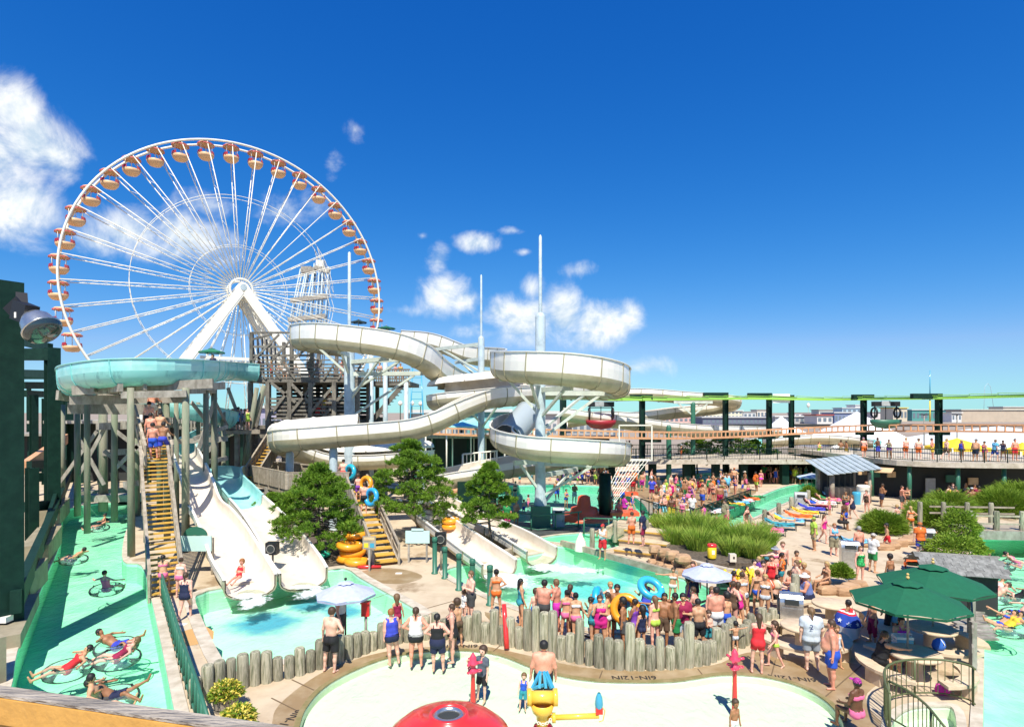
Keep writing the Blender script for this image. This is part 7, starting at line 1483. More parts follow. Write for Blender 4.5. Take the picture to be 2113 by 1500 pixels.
for i in range(9):
    f_ = i / 8; px, py = 1472 + 86 * f_, 1064 - 30 * f_; o = copy_tree(LP); o.location = G(px, py) + Vector((0, -.0, 0)); o.rotation_euler = (0, 0, .5 + random.uniform(-.1, .1)); o['group'] = 'loungers behind the crowd railing'; c_ = ['white', 'teal', 'char', 'green', 'yellow', 'sky', 'white', 'orange', 'green'][i]; o['label'] = 'lounger on the far river bank with %s towel, %s from the crowd' % (c_, ORD[i + 1])
    w = link('beach_towel', TOW[(i + 1) % 3]); w.location = o.location; w.rotation_euler = o.rotation_euler; w.color = (*CO[c_], 1); tag(w, '%s towel on the far bank lounger, %s from the crowd' % (c_, ORD[i + 1]), 'towel', 'towels on the far bank loungers')
for px, py, rz, c_, l in ((1760, 1128, .25, 'sky', 'lounger draped with a flowered towel beside the orange-shouldered man'), (1905, 1068, -.4, 'lime', 'lounger with a lime towel at the plaza bushes'), (1885, 1180, 1.0, 'orange', 'lounger with a bright towel behind the green umbrellas')):
    o = copy_tree(LP); o.location = G(px, py); o.rotation_euler = (0, 0, rz); o['label'] = l; o['group'] = 'single loungers on the plaza'; w = link('beach_towel', TOW[0]); w.location = o.location; w.rotation_euler = o.rotation_euler; w.color = (*CO[c_], 1); tag(w, l.replace('lounger draped with a', 'flat').replace('lounger with a', 'flat'), 'towel')

# ================================================================== PEOPLE, placed
def pp(px, py, label, pose='stand', build='man', face=0, wear=(('trunks', 'navy'),), skin='fair', hair='short', hc='brown', h=None, z=0.0, group=None, d=None, **k):
    pos = G(px, py, z) if d is None else P(px, py, d)
    return person(pos, label, pose, build, face, wear, skin, hair, hc, h, group, **k)
rc = random.Random(21); CW = ['navy', 'red', 'blue', 'black', 'teal', 'pink', 'yellow', 'green', 'white', 'orange', 'purple', 'char', 'sky', 'hot', 'khaki', 'lime', 'royal', 'grey', 'wine', 'brown', 'mag', 'pale']
WORD = dict(char='charcoal', hot='hot pink', royal='royal blue', sky='sky blue', mag='magenta', wine='dark red', pale='pale blue')
HW = dict(short='short', long='long', tail='tied', bun='knotted', cap='capped', hat='hatted')
seen_l = {}
def crowd(zone, spots, group, z=0.0, depth=None, base=None, poses=None, kids=.25):
    for i, (px, py) in enumerate(spots):
        bd = rc.choices(['man', 'woman', 'big', 'large', 'child'], [4, 4, 1.3, 1.3, 10 * kids])[0]; sk = rc.choices(['fair', 'pink', 'tan', 'red', 'brown', 'dark'], [3, 3, 4, 2, 2, .6])[0]; c1 = rc.choice(CW); c2 = rc.choice(CW)
        if bd in ('woman', 'large'):
            k = rc.choice(['suit', 'bikini', 'tank', 'dress']); wear = {'suit': [('suit', c1)], 'bikini': [('bra', c1), ('briefs', c1)], 'tank': [('tank', c1), ('boxers', c2)], 'dress': [('dress', c1)]}[k]; hr = rc.choice(['long', 'tail', 'bun', 'short'])
            what = {'suit': 'a %s swimsuit', 'bikini': 'a %s bikini', 'tank': 'a %s tank top', 'dress': 'a %s swim dress'}[k] % WORD.get(c1, c1)
        else:
            k = rc.choice(['trunks', 'trunks', 'tee']); wear = [('trunks', c1)] + ([('tee', c2)] if k == 'tee' else []); hr = rc.choice(['short', 'short', 'short', 'cap']); what = ('%s trunks' % WORD.get(c1, c1)) if k == 'trunks' else ('a %s shirt' % WORD.get(c2, c2))
        hcl = rc.choice(['black', 'brown', 'brown', 'lightb', 'blond']); ps = rc.choice(poses or ['stand', 'stand2', 'hip1', 'fold', 'walk'])
        lab = '%s in %s, %s hair, %s' % ('child' if bd == 'child' else 'bather', what, HW[hr] if hr != 'cap' else 'capped', zone)
        n = seen_l.get(lab, 0); seen_l[lab] = n + 1
        if n: lab = lab.replace('bather in', 'another bather in').replace('child in', 'another child in') if n == 1 else 'one more ' + lab
        if len(lab.split()) > 16: lab = lab.replace(', %s hair,' % (HW[hr] if hr != 'cap' else 'capped'), '')
        pos = G(px, py, z) if depth is None else P(px, py, depth)
        if base is not None: pos.z = base
        person(pos, lab, ps, bd, rc.uniform(0, 360), wear, sk, hr, hcl, (rc.uniform(1.05, 1.45) if bd == 'child' else None), group, hatc=c2, prints=True)
# --- round the wading pool and left palisade
pp(681, 1386, 'shirtless man in black shorts with a hand on his hip before the palisade', 'hip1', 'man', -15, [('trunks', 'black')], 'fair', hc='brown', h=1.85)
pp(706, 1330, 'lifeguard in a red cap and white tank under the lavender umbrella', 'stand2', 'man', -100, [('tank', 'white'), ('trunks', 'char')], 'red', 'cap', hatc='red')
pp(811, 1371, 'heavy woman in a royal blue tank and shorts stepping into the wading pool', 'stand2', 'large', 25, [('tank', 'royal'), ('boxers', 'navy')], 'pink', 'short', 'ginger', z=-.1)
pp(823, 1312, 'long-haired child behind the woman in royal blue', 'stand', 'child', 10, [('suit', 'wine')], 'tan', 'long', 'lightb', 1.35)
pp(858, 1375, 'woman in a striped white tank and black shorts, hands on hips', 'hips', 'large', 5, [('tank', 'white'), ('boxers', 'black')], 'red', 'tail', 'brown', 1.72, z=-.1)
pp(904, 1384, 'woman with a crossed black top and navy shorts wading in', 'hips', 'large', 0, [('suit', 'black'), ('trunks', 'navy')], 'pink', 'tail', 'black', 1.66, z=-.12)
pp(932, 1366, 'woman in a black swimsuit standing sideways at the pool rim', 'stand2', 'large', 95, [('suit', 'black')], 'pink', 'short', 'brown', 1.7, z=-.05)
pp(946, 1334, 'boy in patterned orange and black trunks leaning on the palisade', 'reach', 'child', 40, [('trunks', 'brown')], 'tan', hc='brown', h=1.5)
pp(970, 1284, 'shirtless man in black and white trunks holding a child', 'fold', 'man', 120, [('trunks', 'char')], 'fair', hc='lightb', h=1.8)
pp(958, 1281, 'small child in white carried by the man in black and white trunks', 'stand', 'child', -60, [('tee', 'white')], 'fair', 'short', 'lightb', 1.1)
pp(1024, 1272, 'woman in an orange and white bikini leaning on the last green bollard', 'hip1', 'woman', 10, [('bra', 'orange'), ('briefs', 'orange')], 'tan', 'bun', 'black', 1.72)
pp(1076, 1293, 'woman in a teal patterned swimsuit with long dark hair', 'stand2', 'woman', -80, [('suit', 'teal')], 'tan', 'long', 'black', 1.66)
pp(1102, 1297, 'boy in blue shorts beside the big man at the rail', 'stand', 'child', 10, [('trunks', 'blue')], 'fair', hc='brown', h=1.35)
pp(1120, 1306, 'broad shirtless man in dark grey trunks leaning at the rail', 'reach', 'big', -25, [('trunks', 'char')], 'red', hc='black', h=1.8)
pp(1166, 1320, 'girl in a pink bikini, first of the pair in the queue', 'fold', 'woman', 12, [('bra', 'pink'), ('briefs', 'pink')], 'tan', 'bun', 'black', 1.62)
pp(1191, 1327, 'girl in a white and pink bikini, second of the pair in the queue', 'stand2', 'woman', -5, [('bra', 'white'), ('briefs', 'pink')], 'tan', 'bun', 'black', 1.6)
pp(1224, 1336, 'woman in teal top and black bottoms with a hand to her face', 'face', 'woman', 70, [('suit', 'teal'), ('briefs', 'black')], 'tan', 'bun', 'black', 1.6)
pp(1263, 1302, 'blonde woman in a white top reaching beside the orange tube', 'side', 'woman', -170, [('tank', 'white'), ('briefs', 'white')], 'tan', 'bun', 'blond', 1.66)
pp(1256, 1325, 'woman in a pale green bikini beside the orange tube', 'stand', 'woman', 60, [('bra', 'lime'), ('briefs', 'white')], 'tan', 'tail', 'brown', 1.6)
pp(1288, 1338, 'brown-skinned boy standing sideways in the queue', 'stand2', 'child', 60, [('trunks', 'char')], 'brown', 'tail', 'black', 1.55)
pp(1310, 1342, 'girl in a purple swimsuit raising a hand to her face', 'face', 'woman', 45, [('suit', 'purple')], 'brown', 'bun', 'black', 1.58)
pp(1322, 1345, 'girl with dark curls in the queue beside the purple swimsuit', 'stand', 'child', 20, [('suit', 'navy')], 'tan', 'long', 'black', 1.4)
pp(1334, 1290, 'woman in a blue swimsuit holding a blue tube at the pool', 'carry', 'woman', 20, [('suit', 'royal'), ('boxers', 'royal')], 'tan', 'bun', 'black', 1.66, z=-.3)
pp(1387, 1247, 'girl in a white bikini standing in the landing pool', 'side', 'woman', 160, [('bra', 'white'), ('briefs', 'white')], 'tan', 'long', 'brown', 1.5, z=-.35)
pp(1366, 1336, 'bare-chested man with a wristband facing the camera in the queue', 'side', 'man', 165, [('trunks', 'brown')], 'brown', hc='black', h=1.7)
pp(1395, 1338, 'bare-chested man in dark green trunks looking down', 'reach', 'big', 80, [('trunks', 'green')], 'brown', hc='black', h=1.76)
pp(1418, 1264, 'girl in a purple swimsuit at the end of the landing pool', 'stand', 'child', 70, [('suit', 'purple')], 'tan', 'short', 'black', 1.3)
pp(1432, 1252, 'shirtless man in navy trunks half hidden by the lavender umbrella', 'reach', 'man', 150, [('trunks', 'navy')], 'red', hc='brown', h=1.7)
pp(1444, 1345, 'dark-haired bather in black trunks seen from behind by the logs', 'stand', 'man', 0, [('trunks', 'black')], 'tan', 'short', 'black', 1.62)
pp(1478, 1325, 'big sunburnt man in white shorts seen from behind', 'stand2', 'big', 10, [('trunks', 'white')], 'red', hc='black', h=1.78)
pp(1497, 1318, 'boy in blue trunks beside the sunburnt man', 'stand', 'child', 15, [('trunks', 'blue')], 'tan', hc='black', h=1.5)
pp(1525, 1300, 'woman in a hot pink swimsuit standing sideways', 'stand2', 'woman', -40, [('suit', 'hot')], 'tan', 'long', 'brown', 1.62)
pp(1440, 1290, 'pink-shouldered bather leaning over the black handrail', 'sitlean', 'man', 60, [('trunks', 'navy')], 'pink', hc='brown', h=1.7)
pp(1563, 1268, 'woman in a brown top and blue bikini bottoms with her back turned', 'stand', 'woman', 5, [('bra', 'brown'), ('briefs', 'blue')], 'tan', 'bun', 'lightb', 1.62)
pp(1541, 1258, 'woman with dark curls and black shorts near the vest bin', 'stand2', 'woman', 100, [('bra', 'char'), ('boxers', 'black')], 'tan', 'short', 'black', 1.6)
# --- seated group
SZ = .0
pp(1556, 1222, 'seated young man with dark hair at the vest bin', 'sit', 'man', 190, [('trunks', 'navy')], 'fair', hc='black', h=1.72)
pp(1577, 1225, 'seated young man in black patterned trunks', 'sit', 'man', 170, [('trunks', 'black')], 'pink', hc='black', h=1.72)
pp(1600, 1206, 'woman pointing with an outstretched arm behind the seated group', 'side', 'woman', 185, [('bra', 'pink'), ('briefs', 'pink')], 'pink', 'hat', 'brown', 1.65, hatc='grey')
pp(1612, 1200, 'tall sunburnt youth standing behind the seated group', 'stand2', 'man', 175, [('trunks', 'char')], 'pink', hc='lightb', h=1.75)
pp(1624, 1245, 'seated man in bright blue trunks handing something over', 'sitlean', 'man', 200, [('trunks', 'blue')], 'red', hc='lightb', h=1.78)
pp(1596, 1256, 'slim shirtless boy crouched forward with an arm stretched out', 'reach_sit', 'man', 270, [('trunks', 'black')], 'fair', hc='black', h=1.65)
pp(1645, 1218, 'woman in a yellow-green bikini standing above the seated group', 'fold', 'woman', 180, [('bra', 'lime'), ('briefs', 'brown')], 'tan', 'tail', 'brown', 1.66)
pp(1667, 1258, 'man in a white hat and blue vest sitting on the logs', 'reach_sit', 'big', 85, [('tank', (.16, .22, .5)), ('trunks', 'navy')], 'red', 'hat', 'grey', 1.8, hatc='white')
pp(1706, 1222, 'blonde woman in a dark bikini sitting on the rock edge', 'sit', 'woman', 100, [('bra', 'brown'), ('briefs', 'brown')], 'tan', 'long', 'blond', 1.65)
# --- right foreground
pp(1517, 1346, 'toddler in a pale diaper with arms stretched wide', 'wide', 'child', 10, [('boxers', 'pale')], 'tan', 'short', 'black', .95)
pp(1561, 1388, 'woman in a bright red swim dress with long brown hair', 'face', 'woman', -10, [('dress', 'red')], 'pink', 'long', 'brown', 1.68)
pp(1597, 1376, 'girl in a colourful bikini striding past the picnic table', 'walk', 'child', 95, [('bra', 'pink'), ('briefs', 'lime')], 'pink', 'long', 'brown', 1.32)
o = pp(1673, 1382, 'heavy man in a pale blue shirt with the number 2 on its back', 'stand2', 'big', -12, [('trunks', 'grey'), ('tee', 'pale')], 'fair', 'tail', 'lightb', 1.8)
tx = link('back_number', text_mesh('2', .2), mat('navy_print', (.03, .05, .16), .7), o); tx.location = (-.04, -.235, 1.30); tx.rotation_euler = (R(90), 0, 0)
pp(1715, 1420, 'bald shirtless man in bright blue trunks walking by the wading pool', 'stand2', 'big', 70, [('trunks', 'blue')], 'red', 'short', 'brown', 1.8)
pp(1729, 1378, 'child half hidden behind the man in bright blue trunks', 'stand', 'child', 180, [('suit', 'pale')], 'tan', 'short', 'lightb', 1.2)
pp(1768, 1512, 'woman with a magenta head scarf crouched at the pool rim', 'sit', 'woman', 20, [('bra', 'pink'), ('briefs', 'pink')], 'dark', 'cap', 'black', 1.65, hatc='mag')
pp(1512, 1536, 'child whose head just shows at the bottom edge', 'stand', 'child', 200, [('trunks', 'white')], 'brown', 'short', 'brown', 1.0)
pp(1801, 1328, 'girl in red cropped trousers beside the green umbrella', 'stand2', 'child', 90, [('capri', 'wine')], 'tan', 'short', 'brown', 1.5)
pp(1818, 1395, 'woman in black sitting at the shaded picnic table', 'reach_sit', 'large', 265, [('tank', 'black'), ('boxers', 'black')], 'tan', 'tail', 'brown', 1.66)
pp(1858, 1362, 'woman with a purple towel sitting behind the shaded table', 'sit', 'large', 180, [('dress', 'mag')], 'tan', 'short', 'black', 1.66)
pp(1852, 1318, 'man in bright blue patterned shorts standing in the umbrella shade', 'stand', 'man', 20, [('trunks', 'sky')], 'tan', hc='black', h=1.75)
pp(1838, 1318, 'bather in dark trousers standing in the umbrella shade', 'stand', 'man', 0, [('capri', 'black')], 'tan', hc='black', h=1.7)
pp(1838, 1212, 'dark-skinned boy standing behind the green umbrellas', 'stand', 'child', 5, [('trunks', 'char')], 'brown', 'short', 'black', 1.4)
pp(1720, 1146, 'woman in a pale blue top and khaki skirt on the plaza', 'fold', 'large', 175, [('tank', 'sky'), ('skirt', 'khaki')], 'pink', 'short', 'ginger', 1.66)
pp(1773, 1162, 'bald man with sunburnt shoulders in black shorts and white shoes', 'stand', 'man', 10, [('trunks', 'navy')], 'red', 'short', 'grey', 1.8)
pp(1832, 1134, 'boy in red shorts running past the grass bush', 'walk', 'child', 80, [('trunks', 'red')], 'tan', 'short', 'black', 1.4)
pp(1734, 1092, 'dark-skinned woman bending with a yellow and black wrap', 'sitlean', 'woman', 240, [('skirt', 'black'), ('bra', 'yellow')], 'brown', 'short', 'black', 1.65)
pp(1745, 1090, 'dark-skinned man standing by the lounger row', 'stand', 'man', 30, [('trunks', 'blue')], 'dark', 'short', 'black', 1.75)
pp(1824, 1022, 'bare-chested man in black shorts walking across the plaza', 'walk', 'man', 180, [('trunks', 'black')], 'red', 'short', 'brown', 1.8)
pp(1862, 1051, 'bare-chested man of the couple embracing on the plaza', 'reach', 'man', 215, [('trunks', 'char')], 'red', 'short', 'brown', 1.8)
pp(1871, 1050, 'woman in a black bikini of the couple on the plaza', 'fold', 'woman', 130, [('bra', 'black'), ('boxers', 'black')], 'tan', 'tail', 'brown', 1.66)
# --- wading pool
pp(992, 1447, 'boy in a dark grey shirt working the red spray post', 'reach', 'child', 150, [('trunks', 'black'), ('tee', (.09, .11, .15))], 'fair', 'short', 'brown', 1.42, z=-.15)
pp(1078, 1465, 'toddler in a blue swim vest and teal trunks', 'stand', 'child', 175, [('tank', 'blue'), ('trunks', 'teal')], 'fair', 'short', 'lightb', .92, z=-.15)
pp(1120, 1472, 'balding man in black shorts seen from behind in the wading pool', 'stand', 'big', 0, [('trunks', 'black')], 'red', 'short', 'black', 1.85, z=-.15)
# --- left stairs
pp(339, 1228, 'girl in pink bikini bottoms starting up the yellow stairs', 'climb', 'woman', 12, [('bra', 'pink'), ('briefs', 'pink')], 'tan', 'tail', 'black', 1.6, z=.1)
pp(370, 1232, 'girl in a striped white bikini at the foot of the yellow stairs', 'stand2', 'woman', 5, [('bra', 'white'), ('briefs', 'pink')], 'pink', 'bun', 'brown', 1.58)
pp(383, 1276, 'woman in a navy swimsuit walking towards the yellow stairs', 'walk', 'large', 5, [('suit', 'navy')], 'pink', 'tail', 'brown', 1.66)
pp(494, 1192, 'rider in red sliding down the cream body slide', 'slide', 'child', 170, [('suit', 'red')], 'red', 'short', 'ginger', 1.4, d=24.9, tilt=(R(-18), 0, R(170)))
for i, (px, f_, l, w, s) in enumerate(((296, .08, 'climber in blue trunks on the left of the upper yellow stairs', 'blue', 'red'), (316, .10, 'climber in blue trunks on the right of the upper yellow stairs', 'royal', 'brown'), (291, .32, 'climber in dark trunks third from the top of the stairs', 'char', 'red'), (309, .36, 'climber with brown trunks beside the dark trunks', 'brown', 'tan'), (293, .62, 'sunburnt climber carrying a yellow mat near the stair top', 'black', 'pink'), (297, .95, 'topmost climber in white patterned trunks on the stairs', 'white', 'red'))):
    q = (st1 + Vector((0, .4, 0))).lerp(st2, f_); person(Vector((q.x + (-.22 if i % 2 == 0 else .25), q.y, q.z + .15)), l, 'climb' if i % 2 else 'stand2', 'man', 8, [('trunks', w)], s, 'short', 'black', 1.78)
# --- centre stairs with tubes
for f_, l, col, b_, w in ((.62, 'climber with a blue tube low on the picket stairs', BL_, 'man', 'black'), (.82, 'climber hidden behind an orange tube on the picket stairs', OR_, 'child', 'purple'), (1.25, 'bather with a blue and green ring on the timber deck', (.02, .40, .55), 'man', 'red')):
    q = s3a.lerp(s3b, min(1, f_)) + (Vector((-1.0, 1.0, 0)) if f_ > 1 else Vector()); person(q + Vector((-.15, 0, .14)), l, 'carry', b_, 15, [('trunks', w)], 'pink', 'short', 'brown', 1.7 if b_ == 'man' else 1.5)
    ring_tube('%s ring carried %s' % ('orange' if col == OR_ else 'blue', {.62: 'low on the picket stairs', .82: 'high on the picket stairs', 1.25: 'on the timber deck'}[f_]), q + Vector((.32, -.12, 1.05)), (R(80), 0, R(-35)), col, .42, .14)
# --- queue tubes
ring_tube('blue and green ring held upright beside the white-topped woman', G(1234, 1318) + Vector((0, 0, 1.25)), (R(84), R(8), R(70)), (.02, .38, .62), .36, .13)
ring_tube('orange ring held upright in the queue', G(1291, 1330) + Vector((0, 0, 1.15)), (R(75), R(5), R(-20)), OR_, .38, .13)
ring_tube('blue ring held low behind the orange ring', G(1302, 1330) + Vector((.1, .25, .85)), (R(70), R(20), R(-30)), BL_, .42, .14)
ring_tube('blue flowered ring over the shoulder of the woman in blue', G(1346, 1290) + Vector((0, .2, 1.25)), (R(35), R(10), R(10)), (.04, .42, .68), .38, .13)
# --- lifeguard at landing pool, two on the landing
pp(1243, 1154, 'lifeguard in white top and red shorts with a red float at the landing pool', 'face', 'man', 150, [('tank', 'white'), ('trunks', 'red')], 'tan', 'cap', 'brown', 1.78, hatc='red')
pp(1302, 1122, 'boy in orange trunks on the landing above the wide steps', 'fold', 'man', 5, [('trunks', 'orange')], 'red', 'short', 'brown', 1.62, z=.72)
pp(1326, 1126, 'youth in a navy shirt and red shorts on the landing', 'stand2', 'man', 60, [('trunks', 'wine'), ('tee', 'navy')], 'pink', 'short', 'black', 1.76, z=.72)
# --- more of the queue behind the logs
crowd('in the queue behind the curved logs', [(1150, 1306), (1178, 1310), (1240, 1338), (1274, 1318), (1350, 1340), (1408, 1340), (1460, 1338), (1468, 1312), (1510, 1298), (1512, 1270), (1535, 1275), (1578, 1280)], 'queue behind the curved logs', poses=['stand', 'stand2', 'hip1', 'fold', 'face'], kids=.3)
crowd('around the seated group', [(1590, 1232), (1640, 1252), (1630, 1228), (1610, 1222), (1566, 1208), (1585, 1210), (1655, 1232)], 'bathers around the seated group', poses=['stand2', 'fold', 'sit', 'hip1'])
crowd('crossing the pale plaza', [(1712, 1062), (1760, 1070), (1790, 1058), (1852, 1082), (1880, 1100), (1700, 1120), (1680, 1135), (1800, 1180), (1775, 1205), (1745, 1062), (1818, 1045), (1900, 1150)], 'bathers crossing the plaza')
# --- river riders
def rider(px, py, label, face, pose='float', build='man', wear=(('trunks', 'navy'),), skin='tan', hair='short', hc='black', tube=True, h=1.7, zw=-.14):
    p = G(px, py, zw); person(p + Vector((0, 0, .10)), label, pose, build, face, wear, skin, hair, hc, h)
    if tube: ring_tube('clear inner tube carrying the ' + label.split(' ', 0)[0][:80] if 0 else 'clear tube under the ' + label, p + Vector((0, 0, .08)), (0, 0, random.uniform(0, 6)), None, .46, .18, handles=True)
rider(203, 1092, 'two-tube rider with dark hair far down the river', 100, 'float', 'woman', [('suit', 'black')], 'red')
rider(212, 1088, 'second rider drifting close behind the far pair', 110, 'float_back', 'woman', [('suit', 'navy')], 'tan', tube=False)
rider(152, 1158, 'rider lying back with an arm out in the upper river', 95, 'float', 'man', [('trunks', 'navy')], 'tan')
rider(220, 1220, 'rider in a pink swimsuit seen from behind in a tube', 0, 'float_back', 'woman', [('suit', 'pink')], 'pink', 'short', 'brown')
rider(240, 1340, 'man stretched out in the upper of two linked tubes', 270, 'float2', 'man', [('trunks', 'royal')], 'brown')
rider(243, 1365, 'blonde girl in the lower of two linked tubes', 110, 'float', 'woman', [('suit', 'wine')], 'pink', 'long', 'lightb')
rider(140, 1388, 'woman in a red swimsuit facing the camera in her tube', 125, 'float', 'woman', [('suit', 'red')], 'tan', 'short', 'black')
rider(232, 1448, 'man with knees raised in the nearest river tube', 285, 'float2', 'man', [('trunks', 'navy')], 'brown')
rider(200, 1462, 'rider partly hidden behind the nearest tube', 300, 'float_back', 'man', [('trunks', 'char')], 'tan', tube=False)
rider(2062, 1170, 'pair rider with brown hair under the timber bridge', 260, 'float', 'man', [('trunks', 'char')], 'tan', 'short', 'lightb')
rider(2100, 1168, 'rider in the tube just right of the bridge pair', 255, 'float', 'woman', [('suit', 'pink')], 'pink')
rider(2052, 1236, 'rider lying face up in the middle of the tube cluster', 80, 'float', 'man', [('trunks', 'white')], 'pink', 'short', 'brown')
rider(2050, 1225, 'rider in white at the back of the tube cluster', 100, 'float', 'woman', [('suit', 'white')], 'tan')
rider(2098, 1240, 'dark-haired rider at the right of the tube cluster', 60, 'float', 'woman', [('suit', 'black')], 'tan')
rider(2078, 1302, 'rider in a yellow top in the nearest right-hand tube', 85, 'float', 'woman', [('tank', 'yellow')], 'tan')
rider(2066, 1298, 'rider in a blue bikini beside the yellow top', 95, 'float2', 'woman', [('bra', 'blue'), ('briefs', 'blue')], 'tan', tube=False)
rider(2108, 1275, 'rider at the edge of the picture above the yellow top', 90, 'float', 'man', [('trunks', 'royal')], 'fair')
# --- person wrapped in a starred towel
p = G(1748, 1318); person(p, 'person bundled in a striped and starred red, white and blue towel', 'sit', 'woman', 40, [('suit', 'navy')], 'brown', 'short', 'black', 1.65)
t = thing('wrapped_towel', 'red, white and blue starred towel wrapped round the seated person', 'towel', p)
def wrap(rows, name, m, ragged=0.0):
    K_ = 36; vs = []; rr = random.Random(3)
    for z_, r_ in rows:
        for k in range(K_):
            a = 2 * math.pi * k / K_; q = r_ * (1 + .07 * math.sin(3 * a + z_ * 6) + .05 * math.sin(7 * a + z_ * 9) + .04 * math.sin(13 * a - z_ * 14)); vs.append(p + Vector((q * math.cos(a), .85 * q * math.sin(a), z_ + .03 * math.sin(2 * a + 1) + (rr.uniform(-ragged, ragged * .3) if (z_, r_) == rows[-1] else 0))))
    MB().add(vs, [[j * K_ + k, (j + 1) * K_ + k, (j + 1) * K_ + (k + 1) % K_, j * K_ + (k + 1) % K_] for j in range(len(rows) - 1) for k in range(K_)], True).build(name, m, t)
M_fr = mat('towel_red', (.55, .02, .03), .95); M_fw = mat('towel_white', (.78, .78, .78), .95)
wrap([(.99, .10), (.98, .15), (.95, .20)], 'red_stripe', M_fr); wrap([(.95, .20), (.91, .24)], 'white_stripe', M_fw); wrap([(.91, .24), (.86, .28)], 'red_stripe', M_fr)
wrap([(.86, .28), (.74, .34), (.60, .37), (.48, .39)], 'blue_field', mat('flag_blue', (.02, .06, .36), .95)); wrap([(.48, .39), (.34, .37), (.20, .36), (.12, .36)], 'white_skirt', M_fw, .1)
for k in range(9):
    a = 2 * math.pi * k / 9 - 1.2; z_ = .70 if k % 2 else .60; r_ = .405; c_ = p + Vector((r_ * math.cos(a), .87 * r_ * math.sin(a), z_)); e1, e2 = Vector((-math.sin(a), math.cos(a), 0)), Vector((-math.cos(a) * .3, -math.sin(a) * .3, .95)); b = MB(); b.add([c_ + Vector((math.cos(a), math.sin(a), 0)) * .006 + (e1 * math.sin(2 * math.pi * j / 10) + e2 * math.cos(2 * math.pi * j / 10)) * (.085 if j % 2 == 0 else .035) for j in range(10)], [list(range(10))[::-1]]); b.build('star', M_tentw, t)

# ------------------------------------------------------------------ crowds, each zone named by what it stands on or beside
def scatter(x0, x1, y0, y1, n, mind=9, seed=1):
    r_ = random.Random(seed); out = []; tries = 0
    while len(out) < n and tries < 4000:
        tries += 1; q = (r_.uniform(x0, x1), r_.uniform(y0, y1))
        if all(abs(q[0] - o[0]) > mind or abs(q[1] - o[1]) > mind * .7 for o in out): out.append(q)
    return out
crowd('by the green picket railing', [(1352, 1066), (1362, 1072), (1373, 1074), (1385, 1078), (1396, 1075), (1407, 1082), (1390, 1064), (1376, 1058), (1418, 1078), (1365, 1050), (1384, 1046), (1402, 1058), (1412, 1066), (1428, 1074), (1358, 1058), (1422, 1062)], 'crowd at the deck railing')
crowd('under the monorail columns', scatter(1430, 1500, 1010, 1050, 17, 8, 5) + scatter(1345, 1430, 1012, 1040, 14, 8, 6), 'crowd under the monorail columns')
crowd('in front of the walkway pillars', scatter(1240, 1345, 1002, 1018, 15, 7, 7) + scatter(1480, 1570, 1000, 1022, 15, 7, 8), 'crowd before the walkway pillars')
crowd('under the walkway end', scatter(1575, 1700, 985, 1000, 20, 6, 9), 'crowd under the walkway end')
crowd('behind the tall mast', scatter(1135, 1250, 990, 1002, 18, 6, 10) + scatter(1050, 1100, 992, 1000, 3, 9, 11), 'crowd behind the mast')
crowd('wading in the activity pool', [(1150, 1032), (1168, 1050), (1185, 1038), (1240, 1060), (1262, 1070), (1290, 1072), (1305, 1060), (1278, 1084), (1120, 1040), (1090, 1050), (1062, 1030), (1048, 1042), (1020, 1040), (1238, 1040), (1255, 1030), (1080, 1062), (1284, 1040), (1300, 1085)], 'waders in the activity pool', z=-.55)
crowd('on the dark deck by the mast', [(1022, 1090), (1046, 1094), (1065, 1088), (1036, 1080)], 'bathers on the dark deck')
crowd('behind the far cream slide', [(940, 1048), (958, 1050)], 'bathers behind the far slide')
crowd('under the tower by the upper pool', scatter(880, 985, 960, 968, 14, 6, 12), 'crowd by the upper pool')
crowd('behind the reeds', [(1432, 1098), (1452, 1094), (1478, 1096), (1540, 1098), (1500, 1090)], 'bathers behind the reeds')
crowd('in front of the dark snack building', scatter(1955, 2030, 1040, 1058, 8, 9, 13) + [(1790, 1030), (1795, 1020), (1935, 1036), (1865, 1020), (2010, 1030), (2045, 1035), (1990, 1030), (1970, 1028)], 'crowd before the snack building')
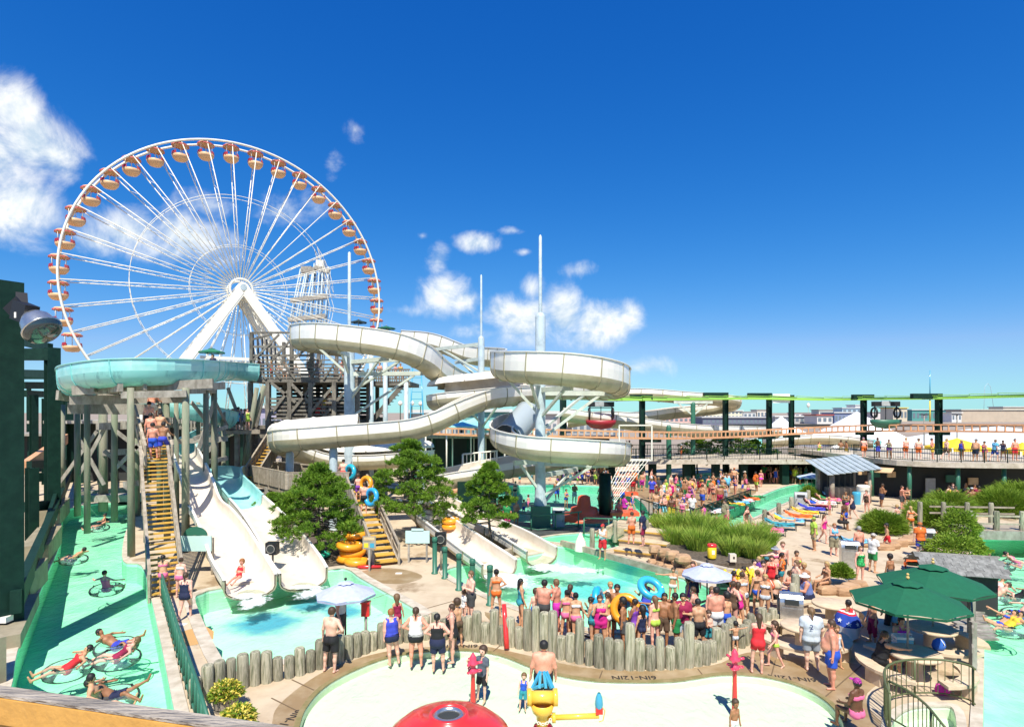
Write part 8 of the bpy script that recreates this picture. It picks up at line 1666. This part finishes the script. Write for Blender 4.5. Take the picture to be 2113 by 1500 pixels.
for i, x in enumerate((1783, 1812, 1835, 1868, 1895, 1925, 1952, 1985, 2012, 2032, 2052, 2070, 2094)):
    y = 947 + min(8, (x - 1780) * .03) - rc.uniform(2, 7); d_ = (CH - zt_) * F / (y - HY); crowd('on the curved terrace', [(x, y)], 'people on the terrace', depth=d_, base=zt_, poses=['stand', 'walk', 'hip1', 'sit', 'stand2'], kids=.1)
for i, x in enumerate((1292, 1300, 1328, 1405, 1690, 1735, 1748)): crowd('on the raised walkway', [(x, 944)], 'people on the raised walkway', depth=61 + (i % 3), base=zw)
for i, x in enumerate((537, 560, 588, 612, 640, 655, 668, 690, 705, 722, 640, 575)): crowd('on the top deck of the slide tower', [(x, 780)], 'queue on the slide tower', depth=49.2 + (i % 4) * 1.2, base=zD + .03, poses=['stand', 'stand2', 'hip1', 'fold'])
for i, x in enumerate((770, 785, 800, 815, 828)): crowd('on the side deck of the slide tower', [(x, 780)], 'queue on the tower side deck', depth=52 + (i % 2), base=zD - .05, poses=['stand', 'stand2', 'hip1'])
for i, x in enumerate((468, 475, 483, 490, 497, 504, 511, 479, 493, 507)): crowd('on the queue walk left of the tower', [(x, 880)], 'queue left of the tower', depth=45.4 + (i % 3) * .6, base=zq + .01, poses=['stand', 'stand2', 'fold'])
for i, x in enumerate((655, 668, 682, 690)): crowd('on the lower stair deck of the tower', [(x, 860)], 'climbers inside the tower', depth=50 + i * .4, base=zL + .02 + .4 * i, poses=['climb', 'stand'])
person(P(437, 782, 43.2) + Vector((.3, -.3, 0)), 'lifeguard in navy under the small green umbrella by the aqua flume', 'stand', 'man', 160, [('tee', 'navy'), ('trunks', 'red')], 'tan', 'short', 'black', 1.75)
for i, (px, py) in enumerate(((1608, 1088), (1680, 1054), (1725, 1028), (1700, 1042))): person(G(px, py) + Vector((0, 0, .40)), 'sunbather lying on the river lounger row, %s from the reeds' % ['first', 'third', 'fourth', 'second'][i] if 0 else ['sunbather lying on the lounger nearest the reeds', 'sunbather lying halfway along the river loungers', 'sunbather lying on the lounger nearest the hut', 'sunbather lying beside the white towel lounger'][i], 'lie', rc.choice(['man', 'woman']), -90 - 17, [('suit', rc.choice(CW))], rc.choice(['tan', 'red', 'pink']), 'short', 'brown')
